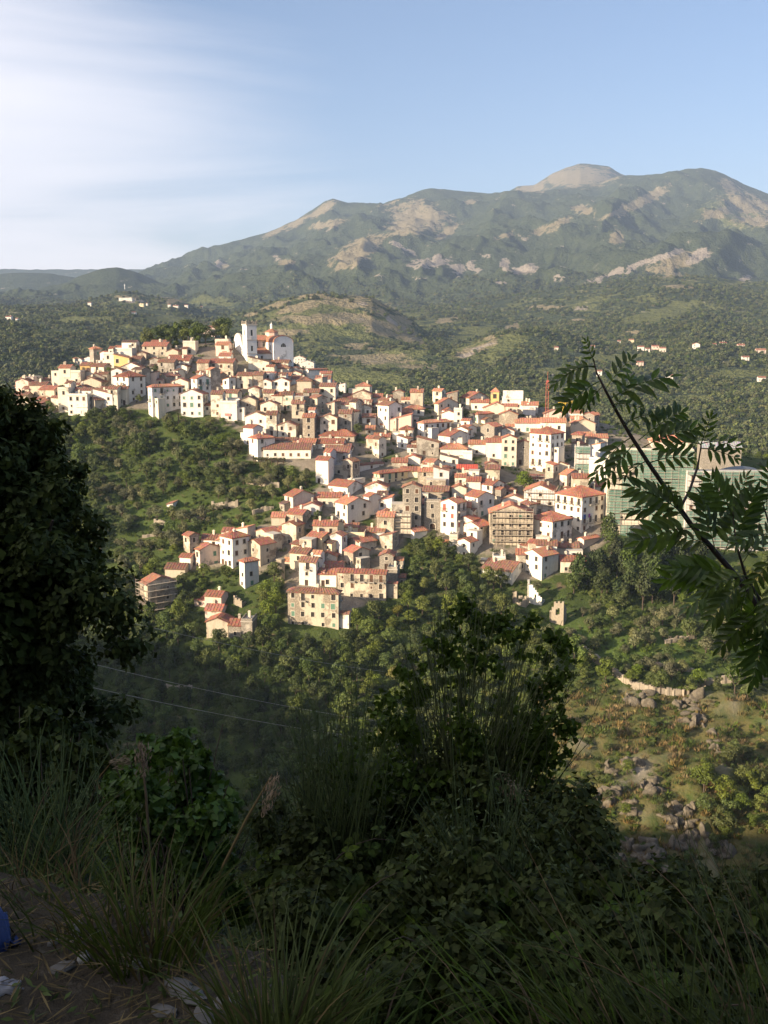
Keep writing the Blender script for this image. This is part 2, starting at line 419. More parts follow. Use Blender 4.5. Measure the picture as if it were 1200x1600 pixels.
# ---- the hillside the camera stands on: a bank dropping away in front, rising behind and to the left
def verge_edge(x):
    return np.interp(x, [-9, -2.0, -.9, -.35, .0, .5, 1.2, 9], [3.6, 3.3, 3.05, 2.75, 2.2, 1.75, 1.6, 1.5])
def verge_base(x, y):
    d = np.maximum(0, y - verge_edge(x))
    return -1.75 - .02 * np.minimum(y, 3) - 1.15 * np.minimum(d, 1.4) - .80 * np.maximum(d - 1.4, 0)
bank = verge_base(X, Y)
sxy = np.array((S.x, S.y)) / math.hypot(S.x, S.y); tanel = math.tan(SUN_EL)
ED = [(120,1000),(300,1003),(400,1045),(500,1095),(560,1150),(700,1215),(830,1262),(950,1292),(1200,1300)]      # where its shade ends across the ravine
ca, cb = np.array((-430., 150.)), np.array((-95., -62.)); cdir = (cb - ca) / np.linalg.norm(cb - ca); clen = np.linalg.norm(cb - ca)
cp = []
for px, py in ED:
    r = ray(px, py); t = np.arange(180, 420, 0.5)
    hit_t = t[np.argmax(r[2] * t < bil(CZ, r[0] * t, r[1] * t, NX0, NY0, 8.0))]
    p = r * hit_t
    # along p + k*sxy meet the crest line
    m = np.array(((sxy[0], -cdir[0]), (sxy[1], -cdir[1])))
    k, s_ = np.linalg.solve(m, ca - p[:2]); cp.append((s_, p[2] + k * tanel))
cp.sort(); cs = np.array([c[0] for c in cp]); ch = np.array([c[1] for c in cp])
cs = np.r_[cs, clen * 0.93, clen + 40, clen + 120]; ch = np.r_[ch, max(ch[-1] + 10, 34), 62, 75]
o_ = np.argsort(cs); cs, ch = cs[o_], ch[o_]
sl = (X - ca[0]) * cdir[0] + (Y - ca[1]) * cdir[1]
nrm = np.array((cdir[1], -cdir[0])); nrm = nrm if nrm @ np.array((1, 1)) > 0 else -nrm   # towards the valley
dl = (X - ca[0]) * nrm[0] + (Y - ca[1]) * nrm[1]
crest_h = np.interp(sl, cs, ch)
ridge = crest_h - np.where(dl > 0, dl * 0.62, -dl * 0.25)
ridge += fbm(X / 30, Y / 30, 51, 4) * np.clip(np.abs(dl) / 20, 0.05, 1) * 2.5
hold = np.clip((np.hypot(X, Y - 3) - 9) / 25, 0, 1)                          # nothing of it on the verge itself
ridge = np.where(hold < 1, np.minimum(ridge, -1.75 + 60 * hold ** 1.5), ridge)
inview = (Y > 2) & (np.abs(X) < 0.44 * Y + 6)
Zc = np.maximum(bank, np.where(inview, -999, ridge))
Zc = np.where((Y > 190) & (ridge < bank), -999, Zc)
NZ = np.maximum(Z, Zc)
NZ = np.where((np.hypot(X, Y) < 16), NZ - 0.35, NZ)                            # the verge has its own finer ground on top
def near_z(x, y): return bil(NZ, np.asarray(x, float), np.asarray(y, float), NX0, NY0, ST)

# ---- the country beyond: rows of hills, each with its crest
def px_of(u): return 600 + 1632 * u
def z_at(py, y): return y * np.tan(np.arctan((800 - py) / 1600) - PITCH)
us = np.r_[np.linspace(-0.9, -0.41, 60, endpoint=False), np.linspace(-0.41, 0.41, 520), np.linspace(0.41, 0.9, 61)[1:]]
ys = np.r_[np.geomspace(470, 3000, 250, endpoint=False), np.geomspace(3000, 9600, 190), [9700, 9800, 9850]]
U, FY = np.meshgrid(us, ys); FX = U * FY; FP = px_of(U)
base = np.interp(FY, [470, 600, 680, 800, 1000, 1300, 1700, 2200, 3200, 5000, 9000, 14000], [-160, -128, -98, -80, -66, -40, -8, 28, 80, 110, 60, -100])
base = base + np.clip((FP - 800) / 250, 0, 1) * np.interp(FY, [470, 560, 640, 760, 950, 1200], [50, 45, 25, 12, 5, 0])
base = base + fbm(FX / 160, FY / 160, 61, 4) * 14 * np.clip((FY - 600) / 600, 0, 1) + ridged(FX / 420, FY / 420, 66, 3) * 22 - 14
def layer(pts, D, front, back, namp, nsc, seed, bulge=0.0, pfront=1.0):
    p = np.array(pts, float)
    cpy = np.interp(FP, p[:, 0], p[:, 1]); Dl = np.interp(FP, p[:, 0], p[:, 2]) if p.shape[1] > 2 else D
    cz = z_at(cpy, Dl)
    d = Dl - FY
    nz = fbm(FX / nsc, FY / nsc, seed, 5)
    rg = ridged(FX / (nsc * 1.3) + FY / (nsc * 4), FY / (nsc * 3.2), seed + 3, 4) - 0.5
    amp = namp * np.clip(np.abs(d) / (nsc * 1.5), 0.06, 1)
    return cz - np.where(d > 0, front * np.abs(d) ** pfront, back * -d) + amp * (nz * 0.7 + rg * 1.1)
LA = []
LA.append(layer([(-600,470),(-250,440),(0,429),(40,425),(80,427),(115,434),(150,446),(240,480),(330,520),(420,600)], 5200, .20, .5, 45, 420, 100))
LA.append(layer([(-100,520),(40,470),(90,450),(130,430),(160,419),(185,416),(215,424),(250,441),(290,457),(330,472),(420,520),(520,620)], 4100, .22, .5, 22, 380, 120))
LA.append(layer([(60,520),(100,480),(130,471),(165,461),(195,455),(215,457),(235,462),(265,464),(285,470),(305,481),(340,500),(420,560)], 2300, .22, .4, 10, 160, 140))
LA.append(layer([(230,560),(330,505),(365,490),(400,479),(440,467),(480,459),(500,457),(540,461),(580,464),(612,480),(650,505),(672,540),(690,575),(760,640)], 1750, .30, .5, 34, 170, 160))
LA.append(layer([(520,600),(600,530),(640,503),(700,477),(760,466),(820,461),(880,450),(930,442),(1000,434),(1050,430),(1100,430),(1150,438),(1200,441),(1400,452),(2000,470)], 2700, .14, .4, 32, 260, 180))
LA.append(layer([(620,640),(680,578),(705,562),(740,536),(775,518),(800,514),(840,512),(900,524),(960,545),(1100,560),(1300,575),(1700,600)], 1500, .2, .3, 16, 130, 200))
LA.append(layer([(-700,500),(-150,482),(0,479),(60,480),(130,478),(200,481),(300,496),(400,520),(520,560)], 2000, .085, .3, 14, 200, 220))
LA.append(layer([(-700,520),(-150,505),(0,505),(60,512),(110,528),(150,556),(200,590),(260,640)], 1250, .16, .25, 14, 130, 240))
# the main range: spurs run down from the crest, hollows between them
cr = np.array([(-400,560),(0,500),(150,462),(205,440),(222,427),(232,422),(300,396),(365,378),(420,362),(460,345),(490,326),(508,314),(522,309),(545,316),(600,318),(628,309),(650,300),(670,294),(700,296),(750,300),(800,303),(850,298),(900,291),(930,285),(960,273),(1000,272),(1040,270),(1065,265),(1085,262),(1108,266),(1125,273),(1150,286),(1200,305),(1300,330),(1500,392),(1900,470)], float)
Dm = 6700.0
cz = z_at(np.interp(FP, cr[:, 0], cr[:, 1]), Dm); zf = z_at(476.0, 3300.0)
tt = np.clip((Dm - FY) / (Dm - 3000.0), 0, 4)
skew = FP + (tt * 190) * (0.2 + 0.8 * np.clip((FP - 420) / 300, 0, 1))                                      # spurs trail down towards the left
spur = ridged(skew / 240 + fbm(FX / 900, FY / 900, 305) * .30, tt * 0.6, 300, 2) * .7 + ridged(skew / 95, tt * 1.6 + 3, 330, 3) * .3
spur = np.clip((spur - 0.35) / 0.6, 0, 1)
pw = 1.42 - 0.52 * spur
mz = zf + (cz - zf) * np.clip(1 - tt, 0, 1) ** pw - np.clip(tt - 1, 0, 4) * 900
mz += (fbm(FX / 330, FY / 330, 340, 5) * 60 + ridged(FX / 300 + FY / 900, FY / 520, 350, 5) * 125 - 74 + ridged(FX / 95, FY / 170, 360, 3) * 26 - 13) * np.clip(tt * 7, 0.06, 1)
mz = np.where(FY > Dm, cz - (FY - Dm) * 0.35, mz)
LA.append(mz)
LA.append(layer([(600,420),(720,345),(780,304),(805,291),(830,288),(845,279),(860,269),(880,260),(900,255),(922,256),(945,260),(965,272),(1010,292),(1100,350)], 8000, .32, .4, 30, 600, 380))
kk = np.clip(FY / 150, 6, 30)
mx = base.copy()
for L in LA: mx = np.maximum(mx, L)
FZ = kk * np.log(sum(np.exp(np.clip((L - mx) / kk, -60, 0)) for L in [base] + LA)) + mx
FZ = np.where(np.isfinite(FZ), FZ, mx)
FZ += fbm(FX / 60, FY / 60, 400, 3) * np.clip(FY / 700, 0, 5)
del LA
NU, NV = len(us), len(ys)
_lu = np.arange(NU, dtype=float); _lv = np.arange(NV, dtype=float)
def far_z(x, y):
    x = np.asarray(x, float); y = np.asarray(y, float)
    fu = np.clip(np.interp(x / np.maximum(y, 1), us, _lu), 0, NU - 1.001); fv = np.clip(np.interp(y, ys, _lv), 0, NV - 1.001)
    iu = fu.astype(int); iv = fv.astype(int); fu = fu - iu; fv = fv - iv
    return (FZ[iv, iu] * (1 - fu) + FZ[iv, iu + 1] * fu) * (1 - fv) + (FZ[iv + 1, iu] * (1 - fu) + FZ[iv + 1, iu + 1] * fu) * fv
def ground_z(x, y):
    x = np.asarray(x, float); y = np.asarray(y, float)
    a = np.where((x > NX0) & (x < NX1) & (y < NY1 - 1), near_z(x, y), -1e4)
    b = np.where(y > 471, far_z(x, y), -1e4)
    return np.maximum(a, b)
_T1 = np.r_[np.arange(170, 700, 0.25), np.arange(700, 3000, 2.0), np.arange(3000, 9000, 8.0)]
def hit(px, py, t0=190, t1=9000):
    r = ray(px, py); t = _T1[(_T1 >= t0) & (_T1 <= t1)]
    d = r[2] * t - ground_z(r[0] * t, r[1] * t)
    i = int(np.argmax(d < 0)) if (d < 0).any() else int(np.argmin(d))
    return r * t[i], t[i]

def grid_mesh(name, X, Y, Z, mat, attrs=None):
    h, w = X.shape
    V = np.c_[X.ravel(), Y.ravel(), Z.ravel()]
    i = np.arange(h * w).reshape(h, w)
    F = np.c_[i[:-1, :-1].ravel(), i[:-1, 1:].ravel(), i[1:, 1:].ravel(), i[1:, :-1].ravel()]
    me = npmesh(name, V, F, mat, smooth=True)
    for k, a in (attrs or {}).items():
        at_ = me.attributes.new(k, 'FLOAT', 'POINT'); at_.data.foreach_set('value', a.astype(np.float32).ravel())
    return me

# ---- materials of the land
def land_near():
    t = NT('hillside_soil_and_grass'); P = t.pos()
    n = t.noise(P, 0.12, 6, 0.65); f = t.noise(P, 1.3, 5, 0.65)
    g = t.mix(t.rng(n, .35, .65), (0.045, 0.065, 0.02), (0.075, 0.10, 0.03))
    dry = t.mix(f, (0.085, 0.082, 0.030), (0.150, 0.130, 0.055))
    soil = t.mix(f, (0.10, 0.075, 0.048), (0.20, 0.155, 0.10))
    rock = t.mix(t.noise(P, 0.9, 6, 0.7), (0.16, 0.14, 0.12), (0.42, 0.37, 0.30))
    c = t.mix(t.rng(t.noise(P, 0.3, 5, 0.6), .58, .72), g, soil)
    meadow = t.mix(f, (0.060, 0.095, 0.022), (0.095, 0.135, 0.035))
    c = t.mix(t.attr('meadow'), c, meadow)
    dr = t.math('MULTIPLY', t.attr('dry'), t.rng(t.noise(P, 0.22, 5, 0.65), .36, .56))
    c = t.mix(dr, c, dry)
    c = t.mix(t.attr('rock'), c, rock)
    paved = t.mix(t.noise(P, 0.5, 5, .65), (0.12, 0.10, 0.08), (0.34, 0.295, 0.23))
    c = t.mix(t.math('MULTIPLY', t.attr('paved'), t.rng(t.noise(P, .13, 4, .6), .34, .5)), c, paved)
    return t.pbsdf(c, 0.95, 0.05, t.bump(t.math('ADD', f, n), 0.7, 0.5))
def land_far():
    t = NT('far_woods_and_pasture'); P = t.pos()
    n = t.noise(P, 0.006, 7, 0.65); m = t.noise(P, 0.035, 5, 0.7); f = t.noise(P, 0.11, 3, 0.7)
    wood = t.mix(t.rng(m, .35, .68), (0.040, 0.056, 0.034), (0.088, 0.104, 0.056))  # woods paled and blued, so distant haze is partly in the colour
    wood = t.mix(t.rng(f, .42, .72), wood, (0.070, 0.090, 0.036))
    past = t.mix(m, (0.20, 0.17, 0.095), (0.33, 0.28, 0.18))
    gras = t.mix(m, (0.105, 0.125, 0.045), (0.18, 0.185, 0.075))
    rock = t.mix(f, (0.25, 0.215, 0.175), (0.42, 0.365, 0.30))
    n2 = t.noise(P, 0.013, 6, 0.7)
    e = t.math('ADD', t.math('MULTIPLY', t.math('SUBTRACT', m, 0.5), 1.5), t.math('MULTIPLY', t.math('SUBTRACT', n2, 0.5), 2.6))
    gr = t.rng(t.math('ADD', t.attr('grass'), t.math('ADD', e, t.math('MULTIPLY', t.math('SUBTRACT', n, .5), .6))), .42, .60)
    c = t.mix(gr, wood, gras)
    br = t.rng(t.math('ADD', t.attr('bare'), t.math('ADD', e, t.math('MULTIPLY', t.math('SUBTRACT', f, .5), .5))), .46, .66)
    c = t.mix(br, c, past)
    rk = t.rng(t.math('ADD', t.attr('rock'), t.math('MULTIPLY', e, 1.2)), .50, .66)
    c = t.mix(rk, c, rock)
    return t.pbsdf(c, 0.95, 0.03, t.bump(t.math('ADD', f, m), 1.0, 14.0))
# land cover of the near hill
PX, PY, PD = pix(X, Y, np.maximum(NZ, -400)); vis = (Y > 130)
meadow = np.zeros_like(X)
for (a, b, rx, ry) in ((1000,1010,120,45),(1090,1065,60,14),(930,995,60,25),(1170,1030,60,25),(860,990,40,30),(330,815,60,20),(420,770,40,20),(330,735,90,22),(250,800,60,30)):
    meadow = np.maximum(meadow, np.clip(1.5 - np.hypot((PX - a) / rx, (PY - b) / ry), 0, 1))
meadow *= vis * np.where(PX < 520, .45, 1)
dry = np.clip((PX - 820 + (PY - 1100) * .2) / 70, 0, 1) * np.clip((PY - 1065) / 30, 0, 1) * vis
rock = crag * np.clip(.2 + fbm(X / 4, Y / 4, 92, 3), 0, .6)
for (a, b, rx, ry) in ((970,1250,55,40),(1080,1115,38,28),(1010,1085,45,14),(1045,1320,60,45),(940,1330,40,40),(1000,1210,25,30),(1120,1170,18,14)):
    rock = np.maximum(rock, np.clip(np.maximum(1.25 - np.hypot((PX - a) / rx, (PY - b) / ry), 0) * 0.9 * (0.0 + 1.6 * fbm(X / 5, Y / 5, 91, 4)), 0, 1) * vis)
def _inpoly(x, y, poly):
    c = np.zeros(x.shape, bool); n = len(poly)
    for i in range(n):
        (x1, y1), (x2, y2) = poly[i], poly[(i + 1) % n]
        c ^= ((y1 > y) != (y2 > y)) & (x < (x2 - x1) * (y - y1) / (y2 - y1 + 1e-9) + x1)
    return c
TOWNG = [(25,590),(110,562),(210,545),(330,535),(470,550),(540,605),(600,620),(780,610),(950,645),(1100,690),(960,830),(920,880),(850,905),(760,905),(745,870),(690,845),(640,825),(615,890),(600,930),(530,970),(450,970),(445,890),(420,890),(375,915),(383,870),(340,888),(280,890),(285,865),(380,838),(445,795),(495,765),(500,738),(390,718),(385,682),(330,648),(170,635),(90,640),(25,625)]
paved = _inpoly(PX, PY, TOWNG) & (Y > 250) & (Y < 500)
paved = paved.astype(float)
near = link('terrain', grid_mesh('terrain', X, Y, NZ, land_near(), dict(meadow=meadow, dry=dry, rock=rock, paved=paved)))
tag(near, kind='structure')
# land cover of the far country
FPX, FPY, FD = pix(FX, FY, FZ)
nz = fbm(FX / 90, FY / 90, 501, 4); nz2 = fbm(FX / 400, FY / 400, 502, 4)
def patch(lst, ylo=0, yhi=1e9):
    a = np.zeros_like(FX)
    for (x, y, rx, ry, rot) in lst:
        c, s = math.cos(R(rot)), math.sin(R(rot))
        dx, dy = FPX - x, FPY - y
        a = np.maximum(a, np.clip(1.35 - np.hypot((dx * c + dy * s) / rx, (-dx * s + dy * c) / ry), 0, 1))
    return a * (FY > ylo) * (FY < yhi)
bare = patch([(655,338,58,26,12),(640,352,40,20,0),(560,392,52,20,-30),(545,405,30,14,-30),(505,326,36,7,-32),(470,345,36,6,-26),(430,362,25,5,-25),  # the narrow strip by the left peak paints its sunlit slope
   (512,350,34,8,-8),(600,372,30,6,-30),(700,362,30,7,-30),(860,355,42,8,-22),(790,368,26,5,-18),(1010,312,62,9,-30),(975,326,40,6,-25),(900,276,75,20,0),(830,292,32,10,0),(1140,292,22,12,30),(1165,318,48,18,15),
   (1120,332,40,9,-15),(1060,408,55,16,-18),(910,328,20,9,0),(925,338,18,5,20),(735,316,12,4,0),(1180,345,40,9,0),(965,372,14,14,-60),(450,410,20,5,0),(350,415,8,6,0),(1050,430,40,4,0)], 2600)
bare = np.maximum(bare, patch([(560,472,80,16,6),(530,498,70,12,0),(600,510,50,10,12),(470,480,40,8,-14),(440,520,50,7,0),(560,560,70,8,4),(450,500,40,8,-10),(660,575,50,8,0),(590,486,40,10,10),(430,478,30,6,-14),(480,462,22,4,-10),(625,498,26,7,25),(620,560,60,9,5),(560,540,30,8,0),(480,500,30,8,0),(390,492,18,6,-20),(590,520,60,8,8),
   (740,548,42,12,-22),(770,530,20,7,-20),(800,510,24,5,-10),(640,528,30,8,20),(850,480,40,5,0),(200,463,40,5,0),(270,470,24,6,0),(900,500,18,5,0),(700,500,25,5,-10),(1060,448,40,5,0),(990,520,20,5,0)], 600, 2900) * .92)
grass = patch([(1040,490,62,16,-16),(1000,500,40,10,-10),(960,560,70,8,0),(1150,585,60,10,0),(330,470,40,6,0),(130,500,60,7,0),(80,520,40,6,0),(500,590,80,14,0),(440,520,60,14,0),(580,590,90,12,8),(740,520,50,12,-20),(880,580,60,8,0),(250,500,60,8,0),(1150,335,60,20,10),(520,480,70,12,0),(1080,620,50,6,0)], 600)
grass = np.maximum(grass, patch([(530,510,150,40,4),(760,545,90,24,-14),(620,560,80,24,0)], 600, 2900) * (.80 + .45 * nz))
grass = np.maximum(grass, np.clip(0.34 + nz2 * 0.55 + nz * .25, 0, .55) * (FY < 3000))
rockm = patch([(672,411,40,8,-6),(682,404,10,12,0),(715,421,14,9,0),(735,416,8,8,0),(790,412,9,12,15),(822,420,26,8,-8),(745,422,12,6,0),(985,418,80,6,-20),(1090,400,22,12,-30),(1040,400,50,5,-20),(870,436,10,5,0),(1165,435,12,7,0),(343,413,9,7,0),(432,402,8,6,0),(625,385,30,6,30),(760,400,10,4,0),(650,435,10,3,0),(785,442,14,3,0)], 2600)
rockm = np.maximum(rockm, patch([(575,474,22,5,10),(730,556,30,5,-20),(745,545,20,5,-20),(640,560,26,4,0),(610,500,14,5,40),(255,463,20,5,0),(205,470,30,3,0),(760,540,14,4,-20)], 600, 2900) * .8)
FZm = FZ.copy()
far = link('hills', grid_mesh('hills', FX, FY, FZm, land_far(), dict(bare=bare, grass=grass, rock=rockm)))
tag(far, kind='structure')
# wide ground under and beyond everything, out to the horizon
pl = MB(); pl.quad((-9400, -880, -190), (9400, -880, -190), (9400, 9880, -190), (-9400, 9880, -190))
tag(pl.build('ground', simple('distant_lowland', (0.06, 0.075, 0.035), 0.95, 0.05)), kind='structure')
